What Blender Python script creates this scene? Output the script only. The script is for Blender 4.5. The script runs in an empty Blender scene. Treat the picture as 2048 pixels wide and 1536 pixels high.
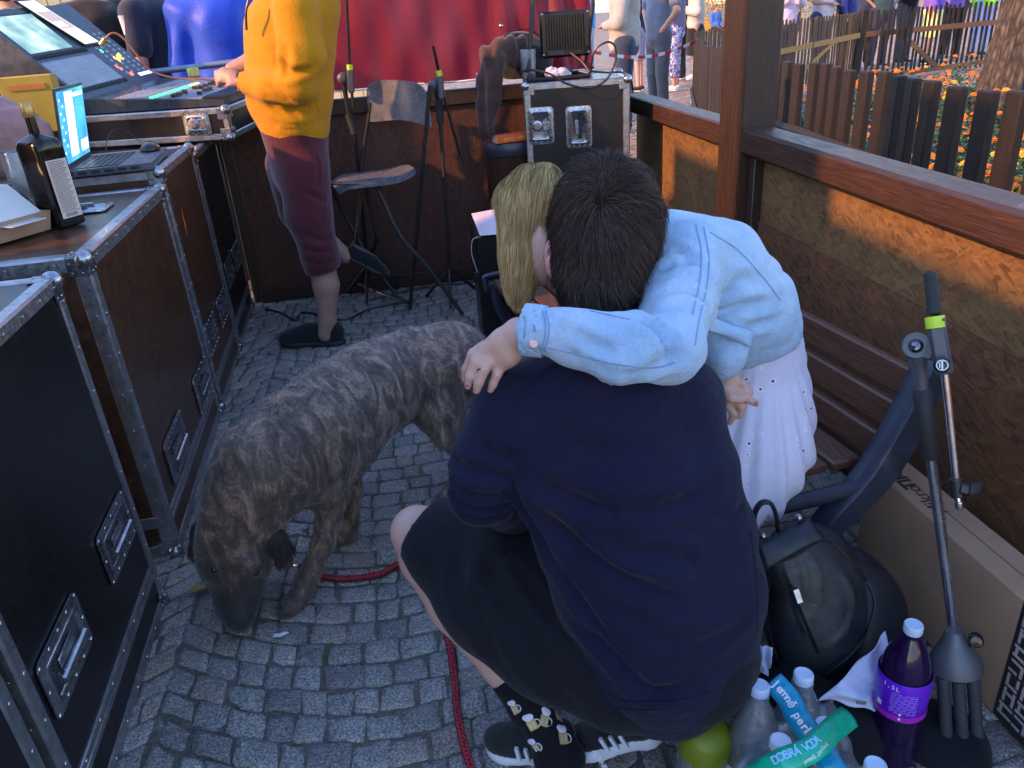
import bpy, math, random
import numpy as np
from mathutils import Vector, Matrix, Euler, Quaternion
random.seed(7); RNG = np.random.default_rng(7)
SC = bpy.context.scene
COL = SC.collection
R_ = math.radians
# ------------------------------------------------------------------ camera
F_PX, CAM_H = 1540.0, 1.6                      # focal length in pixels of a 2048 px wide picture, eye height
_dn = np.array([244, 3202, F_PX]); _dn /= np.linalg.norm(_dn)
_fy = np.array([780-1024, 46-768, F_PX]); _fy -= _dn*_fy.dot(_dn); _fy /= np.linalg.norm(_fy)
_up = -_dn; _rx = np.cross(_fy, _up)
CAMR = np.array([_rx, _fy, _up])               # world = CAMR @ (right, down, forward)
CAMC = np.array([0, 0, CAM_H])
cam_d = bpy.data.cameras.new("camera"); cam = bpy.data.objects.new("camera", cam_d); COL.objects.link(cam)
cam_d.sensor_fit = 'HORIZONTAL'; cam_d.sensor_width = 36; cam_d.lens = 36*F_PX/2048
cam_d.clip_end = 500; cam_d.clip_start = 0.05
_m = Matrix([[CAMR[i][0], -CAMR[i][1], -CAMR[i][2], CAMC[i]] for i in range(3)] + [[0, 0, 0, 1]])
cam.matrix_world = _m
SC.camera = cam
# ------------------------------------------------------------------ world, sun, exposure
SUN_EL, SUN_AZ = R_(26), R_(252)                # azimuth is the compass bearing the light comes from (0 = +y, 90 = +x)
w = bpy.data.worlds.new("World"); SC.world = w; w.use_nodes = True
nt = w.node_tree; bg = nt.nodes['Background']
sky = nt.nodes.new('ShaderNodeTexSky'); sky.sky_type = 'NISHITA'; sky.sun_disc = False
sky.sun_elevation = SUN_EL; sky.sun_rotation = SUN_AZ; sky.air_density = 1.6; sky.dust_density = 0.4; sky.ozone_density = 5.5
tint = nt.nodes.new('ShaderNodeMix'); tint.data_type = 'RGBA'; tint.blend_type = 'MULTIPLY'; tint.inputs[0].default_value = 1; tint.inputs[7].default_value = (1.08, .94, 1.0, 1)   # the dusk sky is a touch more violet than the model's
nt.links.new(sky.outputs[0], tint.inputs[6]); nt.links.new(tint.outputs[2], bg.inputs[0]); bg.inputs[1].default_value = 0.15
sd = bpy.data.lights.new("sun", 'SUN'); sun = bpy.data.objects.new("sun", sd); COL.objects.link(sun)
sd.energy = 2.3; sd.angle = R_(1.0); sd.color = (1.0, 0.46, 0.16)
_sv = Vector((math.sin(SUN_AZ)*math.cos(SUN_EL), math.cos(SUN_AZ)*math.cos(SUN_EL), math.sin(SUN_EL)))
sun.rotation_euler = _sv.to_track_quat('Z', 'Y').to_euler()
SC.view_settings.view_transform = 'Standard'; SC.view_settings.look = 'None'
SC.view_settings.exposure = 1.82; SC.view_settings.gamma = 1; SC.view_settings.use_curve_mapping = False
SC.cycles.use_denoising = True
SC.cycles.max_bounces = 8; SC.cycles.transparent_max_bounces = 12
# ------------------------------------------------------------------ measuring: a pixel of the 2048 px photo meets a real plane
def ray(px, py): return CAMR @ np.array([px-1024, py-768, F_PX])
def gz(px, py, z=0.0): d = ray(px, py); return CAMC + d*((z-CAM_H)/d[2])
def gx(px, py, x): d = ray(px, py); return CAMC + d*(x/d[0])
def gy(px, py, y): d = ray(px, py); return CAMC + d*(y/d[1])
def gd(px, py, dep): return CAMC + CAMR @ (np.array([(px-1024)/F_PX, (py-768)/F_PX, 1])*dep)
def proj(v):
    c = (np.asarray(v)-CAMC) @ CAMR
    return 1024+F_PX*c[..., 0]/c[..., 2], 768+F_PX*c[..., 1]/c[..., 2]
# ------------------------------------------------------------------ objects
OFF = {}
def tag(o, label=None, cat=None, group=None, kind=None):
    if label: o['label'] = label
    if cat: o['category'] = cat
    if group: o['group'] = group
    if kind: o['kind'] = kind
    return o
def thing(name, label, cat, loc=(0, 0, 0), group=None):
    o = bpy.data.objects.new(name, None); COL.objects.link(o); o.empty_display_size = .1
    o.location = loc; OFF[o.name] = np.array(loc, float)
    return tag(o, label, cat, group)
def smooth_mesh(me, ang=None):
    me.polygons.foreach_set('use_smooth', [True]*len(me.polygons))
    if ang: me.set_sharp_from_angle(angle=R_(ang))
def mkobj(name, verts, faces, mat, parent=None, smooth=None, mats=None, fmat=None, origin=None):
    off = OFF[parent.name] if parent is not None else (np.array(origin, float) if origin is not None else np.zeros(3))
    me = bpy.data.meshes.new(name)
    v = np.asarray(verts, float)-off
    me.from_pydata(v.tolist() if len(v) else [], [], faces if isinstance(faces, list) else faces.tolist())
    for mm in (mats or [mat]): me.materials.append(mm)
    if fmat is not None: me.polygons.foreach_set('material_index', fmat)
    if smooth: smooth_mesh(me, None if smooth is True else smooth)
    me.update()
    o = bpy.data.objects.new(name, me); COL.objects.link(o)
    OFF[o.name] = off
    if parent is not None: o.parent = parent
    else: o.location = off
    return o
def copy_tree(o, parent=None):
    c = o.copy(); COL.objects.link(c)
    if parent is not None: c.parent = parent
    OFF[c.name] = OFF.get(o.name, np.zeros(3))
    for ch in list(o.children): copy_tree(ch, c)
    return c
def frame_of(d):
    d = np.asarray(d, float); d = d/(np.linalg.norm(d)+1e-12)
    a = np.array([0, 0, 1.]) if abs(d[2]) < .9 else np.array([1., 0, 0])
    u = np.cross(a, d); u /= np.linalg.norm(u); return u, np.cross(d, u), d
def catmull(pts, n=6):
    P = [np.asarray(p, float) for p in pts]; P = [2*P[0]-P[1]]+P+[2*P[-1]-P[-2]]; out = []
    for i in range(1, len(P)-2):
        for k in range(n):
            t = k/n; a, b, c, d = P[i-1:i+3]
            out.append(.5*((2*b)+(-a+c)*t+(2*a-5*b+4*c-d)*t*t+(-a+3*b-3*c+d)*t**3))
    out.append(P[-2]); return out
class MB:
    def __init__(s, T=None): s.v = []; s.f = []; s.T = T; s.m = []; s.cm = 0
    def add(s, vs, fs):
        n = len(s.v)
        for p in vs:
            p = np.asarray(p, float); s.v.append(s.T(p) if s.T else p)
        s.f += [tuple(i+n for i in f) for f in fs]; s.m += [s.cm]*len(fs); return s
    def box(s, c, d, R=None, bev=0.0):
        c = np.asarray(c, float); h = np.asarray(d, float)/2
        R = np.eye(3) if R is None else np.asarray(R)
        if bev <= 0:
            vs = [c+R@(h*np.array([x, y, z])) for x in (-1, 1) for y in (-1, 1) for z in (-1, 1)]
            return s.add(vs, [(0, 1, 3, 2), (4, 6, 7, 5), (0, 4, 5, 1), (2, 3, 7, 6), (0, 2, 6, 4), (1, 5, 7, 3)])
        b = min(bev, h.min()*.98); vs = []; idx = {}
        for x in (-1, 1):
            for y in (-1, 1):
                for z in (-1, 1):
                    for k in range(3):
                        q = h*np.array([x, y, z], float)
                        for j in range(3):
                            if j != k: q[j] -= b*(x, y, z)[j]
                        idx[(x, y, z, k)] = len(vs); vs.append(c+R@q)
        fs = []
        S = lambda *a: idx[a]
        for a in (-1, 1):
            fs.append((S(a, -1, -1, 0), S(a, 1, -1, 0), S(a, 1, 1, 0), S(a, -1, 1, 0)) if a > 0 else (S(a, -1, -1, 0), S(a, -1, 1, 0), S(a, 1, 1, 0), S(a, 1, -1, 0)))
            fs.append((S(-1, a, -1, 1), S(-1, a, 1, 1), S(1, a, 1, 1), S(1, a, -1, 1)) if a > 0 else (S(-1, a, -1, 1), S(1, a, -1, 1), S(1, a, 1, 1), S(-1, a, 1, 1)))
            fs.append((S(-1, -1, a, 2), S(1, -1, a, 2), S(1, 1, a, 2), S(-1, 1, a, 2)) if a > 0 else (S(-1, -1, a, 2), S(-1, 1, a, 2), S(1, 1, a, 2), S(1, -1, a, 2)))
        for y in (-1, 1):
            for z in (-1, 1): fs.append((S(-1, y, z, 1), S(1, y, z, 1), S(1, y, z, 2), S(-1, y, z, 2)))
        for x in (-1, 1):
            for z in (-1, 1): fs.append((S(x, -1, z, 0), S(x, 1, z, 0), S(x, 1, z, 2), S(x, -1, z, 2)))
        for x in (-1, 1):
            for y in (-1, 1): fs.append((S(x, y, -1, 0), S(x, y, 1, 0), S(x, y, 1, 1), S(x, y, -1, 1)))
        for x in (-1, 1):
            for y in (-1, 1):
                for z in (-1, 1): fs.append((S(x, y, z, 0), S(x, y, z, 1), S(x, y, z, 2)))
        return s.add(vs, fs)
    def bar(s, a, b, w, h=None, up=(0, 0, 1), bev=0.0):
        a = np.asarray(a, float); b = np.asarray(b, float); d = b-a; L = np.linalg.norm(d); d = d/L
        u = np.cross(d, up); 
        if np.linalg.norm(u) < 1e-4: u = np.cross(d, (1, 0, 0))
        u /= np.linalg.norm(u); v = np.cross(u, d)
        return s.box((a+b)/2, (w, L, h or w), np.array([u, d, v]).T, bev)
    def tube(s, pts, r, n=8, caps=True, flat=1.0):
        P = [np.asarray(p, float) for p in pts]; rs = r if hasattr(r, '__len__') else [r]*len(P)
        vs = []; fs = []; pu = None
        for i, p in enumerate(P):
            d = P[min(i+1, len(P)-1)]-P[max(i-1, 0)]; u, v, d = frame_of(d)
            if pu is not None:
                u = pu-d*pu.dot(d)
                u = u/(np.linalg.norm(u)+1e-9); v = np.cross(d, u)
            pu = u
            for k in range(n):
                a = 2*math.pi*k/n; vs.append(p+rs[i]*(math.cos(a)*u+math.sin(a)*flat*v))
        for i in range(len(P)-1):
            for k in range(n): fs.append((i*n+k, i*n+(k+1) % n, (i+1)*n+(k+1) % n, (i+1)*n+k))
        if caps: fs += [tuple(range(n))[::-1], tuple((len(P)-1)*n+k for k in range(n))]
        return s.add(vs, fs)
    def lathe(s, prof, c=(0, 0, 0), n=24, R=None, cap=True):
        R = np.eye(3) if R is None else np.asarray(R); c = np.asarray(c, float); vs = []; fs = []
        for r, z in prof:
            for k in range(n):
                a = 2*math.pi*k/n; vs.append(c+R@np.array([r*math.cos(a), r*math.sin(a), z]))
        for i in range(len(prof)-1):
            for k in range(n): fs.append((i*n+k, i*n+(k+1) % n, (i+1)*n+(k+1) % n, (i+1)*n+k))
        if cap: fs += [tuple(range(n))[::-1], tuple((len(prof)-1)*n+k for k in range(n))]
        return s.add(vs, fs)
    def prism(s, poly, o, u, v, wv, t):
        "polygon (a,b) -> o + a*u + b*v, thickness t along wv"
        o, u, v, wv = [np.asarray(q, float) for q in (o, u, v, wv)]; n = len(poly)
        vs = [o+a*u+b*v for a, b in poly]+[o+a*u+b*v+wv*t for a, b in poly]
        fs = [tuple(range(n))[::-1], tuple(range(n, 2*n))]+[(i, (i+1) % n, n+(i+1) % n, n+i) for i in range(n)]
        return s.add(vs, fs)
    def ball(s, c, r, n=10, m=6, half=False, R=None):
        r = np.ones(3)*r if not hasattr(r, '__len__') else np.asarray(r, float)
        R = np.eye(3) if R is None else np.asarray(R); c = np.asarray(c, float)
        vs = []; fs = []; t0 = 0 if not half else .5
        for i in range(m+1):
            t = -math.pi/2+math.pi*(t0+(1-t0)*i/m)
            for k in range(n):
                a = 2*math.pi*k/n; vs.append(c+R@(r*np.array([math.cos(t)*math.cos(a), math.cos(t)*math.sin(a), math.sin(t)])))
        for i in range(m):
            for k in range(n): fs.append((i*n+k, i*n+(k+1) % n, (i+1)*n+(k+1) % n, (i+1)*n+k))
        if half: fs.append(tuple(range(n))[::-1])
        return s.add(vs, fs)
    def build(s, name, mat, parent=None, smooth=40, origin=None, mats=None):
        return mkobj(name, s.v, s.f, mat, parent, smooth, mats=mats, fmat=(s.m if mats else None), origin=origin)
def rotz(a): c, s_ = math.cos(a), math.sin(a); return np.array([[c, -s_, 0], [s_, c, 0], [0, 0, 1.]])
def rotx(a): c, s_ = math.cos(a), math.sin(a); return np.array([[1, 0, 0], [0, c, -s_], [0, s_, c]])
def roty(a): c, s_ = math.cos(a), math.sin(a); return np.array([[c, 0, s_], [0, 1, 0], [-s_, 0, c]])
def text(name, s, o, u, v, size, mat, parent=None, thick=.0008, align='LEFT', bold=0, shear=0):
    "flat lettering: origin o, reading direction u, letter-up v"
    cu = bpy.data.curves.new(name, 'FONT'); cu.body = s; cu.size = size; cu.extrude = thick; cu.align_x = align; cu.align_y = 'CENTER'
    cu.offset = bold; cu.shear = shear; cu.resolution_u = 3
    t = bpy.data.objects.new(name, cu); COL.objects.link(t)
    dg = bpy.context.evaluated_depsgraph_get(); me = bpy.data.meshes.new_from_object(t.evaluated_get(dg))
    bpy.data.objects.remove(t); bpy.data.curves.remove(cu)
    u = np.asarray(u, float); u /= np.linalg.norm(u); v = np.asarray(v, float); v -= u*v.dot(u); v /= np.linalg.norm(v); n = np.cross(u, v)
    vs = [np.asarray(o)+p.co[0]*u+p.co[1]*v+p.co[2]*n for p in me.vertices]; fs = [tuple(p.vertices) for p in me.polygons]
    bpy.data.meshes.remove(me)
    return vs, fs
def add_text(name, s, o, u, v, size, mat, parent=None, origin=None, **k):
    vs, fs = text(name, s, o, u, v, size, mat, **k)
    return mkobj(name, vs, fs, mat, parent, origin=origin)
# ------------------------------------------------------------------ materials
MATS = {}
class NT:
    def __init__(s, name):
        s.m = bpy.data.materials.new(name); s.m.use_nodes = True; s.t = s.m.node_tree
        s.b = s.t.nodes['Principled BSDF']; s.out = s.t.nodes['Material Output']; s._co = None
    def n(s, t, **k):
        q = s.t.nodes.new('ShaderNode'+t)
        for a, b in k.items():
            if a.startswith('i_'): q.inputs[int(a[2:]) if a[2:].isdigit() else a[2:].replace('_', ' ')].default_value = b
            else: setattr(q, a, b)
        return q
    def l(s, a, b): s.t.links.new(a, b)
    def co(s, scale=(1, 1, 1), rot=(0, 0, 0), kind='Object'):
        tc = s.n('TexCoord'); mp = s.n('Mapping'); s.l(tc.outputs[kind], mp.inputs[0])
        mp.inputs['Scale'].default_value = scale; mp.inputs['Rotation'].default_value = rot; return mp.outputs[0]
    def noise(s, scale, detail=4, rough=.55, co=None, dist=0):
        q = s.n('TexNoise'); q.inputs['Scale'].default_value = scale; q.inputs['Detail'].default_value = detail
        q.inputs['Roughness'].default_value = rough; q.inputs['Distortion'].default_value = dist
        s.l(co or s.co(), q.inputs[0]); return q.outputs[0]
    def ramp(s, fac, stops, interp='LINEAR'):
        q = s.n('ValToRGB'); q.color_ramp.interpolation = interp; e = q.color_ramp.elements
        while len(e) < len(stops): e.new(.5)
        for x, (p, c) in zip(e, stops): x.position = p; x.color = (*c, 1) if len(c) == 3 else c
        s.l(fac, q.inputs[0]); return q.outputs[0]
    def mix(s, fac, a, b, mode='MIX'):
        q = s.n('Mix', data_type='RGBA', blend_type=mode)
        for i, x in ((0, fac), (6, a), (7, b)):
            if isinstance(x, (int, float)): q.inputs[i].default_value = x
            elif isinstance(x, tuple): q.inputs[i].default_value = (*x, 1) if len(x) == 3 else x
            else: s.l(x, q.inputs[i])
        return q.outputs[2]
    def math(s, op, a, b=0.0, c=None):
        q = s.n('Math', operation=op)
        for i, x in ((0, a), (1, b), (2, c)):
            if x is None: continue
            if isinstance(x, (int, float)): q.inputs[i].default_value = x
            else: s.l(x, q.inputs[i])
        return q.outputs[0]
    def set(s, **k):
        for a, b in k.items():
            i = s.b.inputs[a.replace('_', ' ')]
            if isinstance(b, (int, float, tuple)): i.default_value = (*b, 1) if isinstance(b, tuple) and len(b) == 3 and i.type == 'RGBA' else b
            else: s.l(b, i)
        return s
    def bump(s, h, strength=.3, dist=.01):
        q = s.n('Bump'); q.inputs['Strength'].default_value = strength; q.inputs['Distance'].default_value = dist
        s.l(h, q.inputs['Height']); s.l(q.outputs[0], s.b.inputs['Normal']); return s
def mat(name, col, rough=.6, metal=0.0, var=.12, vs=8, bump=.0, bs=60, bd=.002, spec=.5, rvar=.1, **k):
    if name in MATS: return MATS[name]
    N = NT(name); c = N.co()
    f = N.noise(vs, 5, .6, c)
    dk = tuple(max(0, x*(1-var*1.6)) for x in col); lt = tuple(min(1, x*(1+var)) for x in col)
    N.set(Base_Color=N.ramp(f, [(.3, dk), (.7, lt)]), Metallic=metal)
    r2 = N.noise(vs*3.1, 4, .6, c)
    N.set(Roughness=N.ramp(r2, [(.3, (max(.02, rough-rvar),)*3), (.7, (min(1, rough+rvar),)*3)]))
    N.b.inputs['Specular IOR Level'].default_value = spec
    if bump: N.bump(N.noise(bs, 3, .6, c), bump, bd)
    for a, b in k.items(): N.set(**{a: b})
    MATS[name] = N.m; return N.m
def emis(name, col, strength, base=(.02, .02, .02)):
    N = NT(name); N.set(Base_Color=base, Roughness=.3, Emission_Color=col, Emission_Strength=strength); MATS[name] = N.m; return N.m
def cloth(name, col, var=.15, weave=900, bump=.25, rough=.85, sheen=.3, vs=7, fold=.0):
    if name in MATS: return MATS[name]
    N = NT(name); c = N.co(); f = N.noise(vs, 6, .6, c); g = N.noise(160, 2, .5, c)
    ff = N.math('ADD', N.math('MULTIPLY', f, .75), N.math('MULTIPLY', g, .25))
    N.set(Base_Color=N.ramp(ff, [(.3, tuple(x*(1-var*1.5) for x in col)), (.7, tuple(min(1, x*(1+var)) for x in col))]), Roughness=rough,
          Sheen_Weight=sheen, Sheen_Roughness=.5)
    N.b.inputs['Specular IOR Level'].default_value = .2
    h = N.math('ADD', N.math('MULTIPLY', N.noise(22, 5, .55, c, dist=1.2), 1.0+fold), N.math('MULTIPLY', N.noise(weave*.5, 2, .5, c), .12))
    N.bump(h, bump, .012)
    MATS[name] = N.m; return N.m
# ------------------------------------------------------------------ organic surfaces: smooth union of primitives -> surface nets
class SDF:
    def __init__(s, lo, hi, h):
        s.h = h; s.lo = np.asarray(lo, float); hi = np.asarray(hi, float)
        s.n = np.ceil((hi-s.lo)/h).astype(int)+1
        s.ax = [(s.lo[i]+h*np.arange(s.n[i])).astype(np.float32) for i in range(3)]
        s.V = np.full(s.n, 1.0, np.float32)
    def _sub(s, lo, hi, pad):
        a = np.clip(np.floor((np.asarray(lo)-pad-s.lo)/s.h).astype(int), 0, s.n-1); b = np.clip(np.ceil((np.asarray(hi)+pad-s.lo)/s.h).astype(int)+1, 1, s.n)
        sl = tuple(slice(a[i], b[i]) for i in range(3))
        X = s.ax[0][sl[0]][:, None, None]; Y = s.ax[1][sl[1]][None, :, None]; Z = s.ax[2][sl[2]][None, None, :]
        return sl, X, Y, Z
    def _put(s, sl, d, k, cut=False):
        o = s.V[sl]
        if cut: d = -d; hh = np.clip(.5-.5*(o-d)/k, 0, 1); s.V[sl] = o*(1-hh)+d*hh+k*hh*(1-hh) if k > 0 else np.maximum(o, d)
        else: hh = np.clip(.5+.5*(o-d)/k, 0, 1); s.V[sl] = o*(1-hh)+d*hh-k*hh*(1-hh)
        return s
    def cap(s, a, b, ra, rb=None, k=.02, cut=False):
        rb = ra if rb is None else rb; a = np.asarray(a, float); b = np.asarray(b, float); pad = max(ra, rb)+k+3*s.h
        sl, X, Y, Z = s._sub(np.minimum(a, b), np.maximum(a, b), pad)
        if s.V[sl].size == 0: return s
        d = b-a; L = max(d.dot(d), 1e-9)
        t = np.clip(((X-a[0])*d[0]+(Y-a[1])*d[1]+(Z-a[2])*d[2])/L, 0, 1)
        r = np.sqrt((X-a[0]-t*d[0])**2+(Y-a[1]-t*d[1])**2+(Z-a[2]-t*d[2])**2)-(ra+(rb-ra)*t)
        return s._put(sl, r, k, cut)
    def chain(s, pts, rs, k=.02):
        for i in range(len(pts)-1): s.cap(pts[i], pts[i+1], rs[i], rs[i+1], k)
        return s
    def ell(s, c, r, R=None, k=.02, cut=False):
        c = np.asarray(c, float); r = np.asarray(r, float); R = np.eye(3) if R is None else np.asarray(R)
        sl, X, Y, Z = s._sub(c-r.max(), c+r.max(), k+3*s.h)
        if s.V[sl].size == 0: return s
        q = [(X-c[0])*R[0][i]+(Y-c[1])*R[1][i]+(Z-c[2])*R[2][i] for i in range(3)]
        k0 = np.sqrt(sum((q[i]/r[i])**2 for i in range(3)))+1e-6; k1 = np.sqrt(sum((q[i]/r[i]**2)**2 for i in range(3)))+1e-6
        return s._put(sl, k0*(k0-1)/k1, k, cut)
    def plane(s, p, n, k=.004):
        "cut away the side n points to"
        p = np.asarray(p, float); n = np.asarray(n, float); n = n/np.linalg.norm(n)
        X, Y, Z = s.ax[0][:, None, None], s.ax[1][None, :, None], s.ax[2][None, None, :]
        d = (X-p[0])*n[0]+(Y-p[1])*n[1]+(Z-p[2])*n[2]
        s.V = np.maximum(s.V, d).astype(np.float32); return s
    def mesh(s):
        V = s.V.copy(); V[0], V[-1], V[:, 0], V[:, -1], V[:, :, 0], V[:, :, -1] = 1, 1, 1, 1, 1, 1
        ins = V < 0; nx, ny, nz = V.shape
        cs = np.zeros((nx-1, ny-1, nz-1), np.int8)
        for dx in (0, 1):
            for dy in (0, 1):
                for dz in (0, 1): cs += ins[dx:nx-1+dx, dy:ny-1+dy, dz:nz-1+dz]
        act = (cs > 0) & (cs < 8); I = np.argwhere(act)
        idx = np.full(act.shape, -1, np.int64); idx[act] = np.arange(len(I))
        acc = np.zeros((len(I), 3)); cnt = np.zeros(len(I))
        C8 = [(x, y, z) for x in (0, 1) for y in (0, 1) for z in (0, 1)]
        for a in C8:
            for ax in range(3):
                if a[ax]: continue
                b = list(a); b[ax] = 1
                va = V[I[:, 0]+a[0], I[:, 1]+a[1], I[:, 2]+a[2]]; vb = V[I[:, 0]+b[0], I[:, 1]+b[1], I[:, 2]+b[2]]
                m = (va < 0) != (vb < 0); t = np.where(m, va/(va-vb+1e-12), 0)
                p = np.repeat(np.array(a, float)[None], len(I), 0); p[:, ax] += t
                acc[m] += p[m]; cnt[m] += 1
        P = s.lo+s.h*(I+acc/np.maximum(cnt, 1)[:, None])
        Fs = []
        for ax in range(3):
            u, v = [(1, 2), (2, 0), (0, 1)][ax]
            sa = [slice(None)]*3; sb = [slice(None)]*3; sa[ax] = slice(0, -1); sb[ax] = slice(1, None)
            A = ins[tuple(sa)]; B = ins[tuple(sb)]
            for flip, M in ((0, A & ~B), (1, ~A & B)):
                E = np.argwhere(M)
                E = E[(E[:, u] > 0) & (E[:, v] > 0) & (E[:, u] < V.shape[u]-1) & (E[:, v] < V.shape[v]-1)]
                q = []
                for du, dv in ((-1, -1), (0, -1), (0, 0), (-1, 0)):
                    e = E.copy(); e[:, u] += du; e[:, v] += dv; q.append(idx[e[:, 0], e[:, 1], e[:, 2]])
                q = np.stack(q, 1)
                if flip: q = q[:, ::-1]
                Fs.append(q[(q >= 0).all(1)])
        return P, np.concatenate(Fs)
def relax(P, Fq, it=2, lam=.5):
    n = len(P); e = np.concatenate([Fq[:, [0, 1]], Fq[:, [1, 2]], Fq[:, [2, 3]], Fq[:, [3, 0]]])
    deg = np.bincount(e.ravel(), minlength=n).astype(float)[:, None]+1e-9
    for _ in range(it):
        A = np.zeros_like(P); 
        for c in range(3):
            A[:, c] = np.bincount(e[:, 0], P[e[:, 1], c], n)+np.bincount(e[:, 1], P[e[:, 0], c], n)
        P = P+lam*(A/deg-P)
    return P
def vnorm(P, Fq):
    a = np.cross(P[Fq[:, 2]]-P[Fq[:, 0]], P[Fq[:, 3]]-P[Fq[:, 1]]); N = np.zeros_like(P)
    for k in range(4):
        for c in range(3): N[:, c] += np.bincount(Fq[:, k], a[:, c], len(P))
    return N/(np.linalg.norm(N, axis=1, keepdims=True)+1e-12)
def waves(P, freq, seed=0, n=7):
    "cheap smooth pseudo noise in -1..1"
    r = np.random.default_rng(seed); o = np.zeros(len(P))
    for i in range(n):
        d = r.normal(size=3); d /= np.linalg.norm(d); f = freq*(.6+1.2*r.random())
        o += np.sin(P@d*f+r.random()*6.28+1.7*np.sin(P@r.normal(size=3)*f*.4+r.random()*6))
    return o/n*1.6
def folds(P, N, lines):
    "press creases (depth > 0) or raise ridges into the cloth along lines given as (points in 3-D, width, depth)"
    d_tot = np.zeros(len(P))
    for pts, wd, dep in lines:
        pts = [np.asarray(p, float) for p in catmull(pts, 5)]; best = np.full(len(P), 9.); tt = np.zeros(len(P))
        for i in range(len(pts)-1):
            a, b = pts[i], pts[i+1]; ab = b-a; t = np.clip(((P-a)@ab)/max(ab.dot(ab), 1e-12), 0, 1)
            q = P-a-t[:, None]*ab; q -= N*(np.sum(q*N, 1)[:, None])*.85; dd = np.linalg.norm(q, axis=1)
            m = dd < best; best[m] = dd[m]; tt[m] = (i+t[m])/(len(pts)-1)
        x = best/wd; prof = np.exp(-x*x*2.2)-.55*np.exp(-(x-1.5)**2*2.5)
        far = np.linalg.norm(P-np.mean(pts, 0), axis=1) < .6
        d_tot += np.where(far, dep*prof*np.clip(np.sin(np.pi*np.clip(tt, .04, .96))*1.6, 0, 1), 0)
    return P-N*d_tot[:, None]
def sdf_obj(name, S, mat, parent, it=1, post=None, mats=None, fm=None):
    P, Q = S.mesh(); P = relax(P, Q, it)
    if post is not None: P = post(P, vnorm(P, Q))
    return mkobj(name, P, Q, mat, parent, smooth=True, mats=mats, fmat=(fm(P[Q].mean(1)).astype(int).tolist() if fm else None))
def strands(name, roots, dirs, steer, length, width, mat, parent, segs=4, taper=True, facing=None):
    "hair: every root grows a narrow ribbon; steer(p, d, t) bends it"
    n = len(roots); P = np.asarray(roots, float); D = np.asarray(dirs, float); L = length if hasattr(length, '__len__') else np.full(n, length)
    rows = []; 
    for k in range(segs+1):
        t = k/segs; W = width*((1-t)**.7 if taper else 1)+.00005
        vdir = P-CAMC if facing is None else facing(P)
        side = np.cross(D, vdir+RNG.normal(size=(n, 3))*.4); side /= np.linalg.norm(side, axis=1, keepdims=True)+1e-9
        if k == 0: s0 = side
        side = s0-D*np.sum(s0*D, 1)[:, None]; side /= np.linalg.norm(side, axis=1, keepdims=True)+1e-9
        rows.append((P-side*W/2, P+side*W/2))
        P = P+D*(L/segs)[:, None]; D = steer(P, D, t); D /= np.linalg.norm(D, axis=1, keepdims=True)+1e-9
    V = np.concatenate([np.stack([a, b], 1).reshape(-1, 3) for a, b in rows]); F = []
    base = np.arange(n)*2
    for k in range(segs):
        o = k*2*n; q = np.stack([base+o, base+o+1, base+o+2*n+1, base+o+2*n], 1); F.append(q)
    return mkobj(name, V, np.concatenate(F), mat, parent, smooth=True)
def sample(P, Q, n, mask=None, seed=1):
    r = np.random.default_rng(seed); a = np.linalg.norm(np.cross(P[Q[:, 2]]-P[Q[:, 0]], P[Q[:, 3]]-P[Q[:, 1]]), axis=1)
    if mask is not None: a = a*mask(P[Q].mean(1))
    i = r.choice(len(Q), n, p=a/a.sum()); u, v = r.random((2, n, 1)); q = P[Q[i]]
    p = (q[:, 0]*(1-u)+q[:, 1]*u)*(1-v)+(q[:, 3]*(1-u)+q[:, 2]*u)*v
    N = vnorm(P, Q); return p, N[Q[i]].mean(1)
# ------------------------------------------------------------------ shared materials
def wood(name, col, rough=.45, axis=1, var=.45, worn=.0):
    N = NT(name); sc = [14, 14, 14]; sc[axis] = 1.1
    c = N.co(tuple(sc)); f = N.noise(2.4, 6, .65, c, 1.5); g = N.noise(9, 3, .6, c)
    k = N.math('ADD', N.math('MULTIPLY', f, .7), N.math('MULTIPLY', g, .3))
    b = N.ramp(k, [(.28, tuple(x*(1-var*1.5) for x in col)), (.45, tuple(x*(1-var*.5) for x in col)), (.58, col), (.75, tuple(min(1, x*(1+var*1.3)) for x in col))])
    sk = N.noise(5, 3, .6, N.co(tuple(60 if i != axis else 2.5 for i in range(3)))); b = N.mix(N.math('MULTIPLY', N.ramp(sk, [(.66, (0, 0, 0)), (.74, (1, 1, 1))]), .35), b, tuple(min(1, x*2.6+.03) for x in col))
    if worn:
        m = N.ramp(N.noise(5, 6, .7, N.co()), [(.66-worn*.1, (0, 0, 0)), (.72, (1, 1, 1))]); b = N.mix(m, b, (.42, .33, .27))
    N.set(Base_Color=b, Roughness=N.ramp(g, [(.3, (rough-.1,)*3), (.7, (rough+.12,)*3)]))
    N.bump(k, .6, .006); MATS[name] = N.m; return N.m
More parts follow.
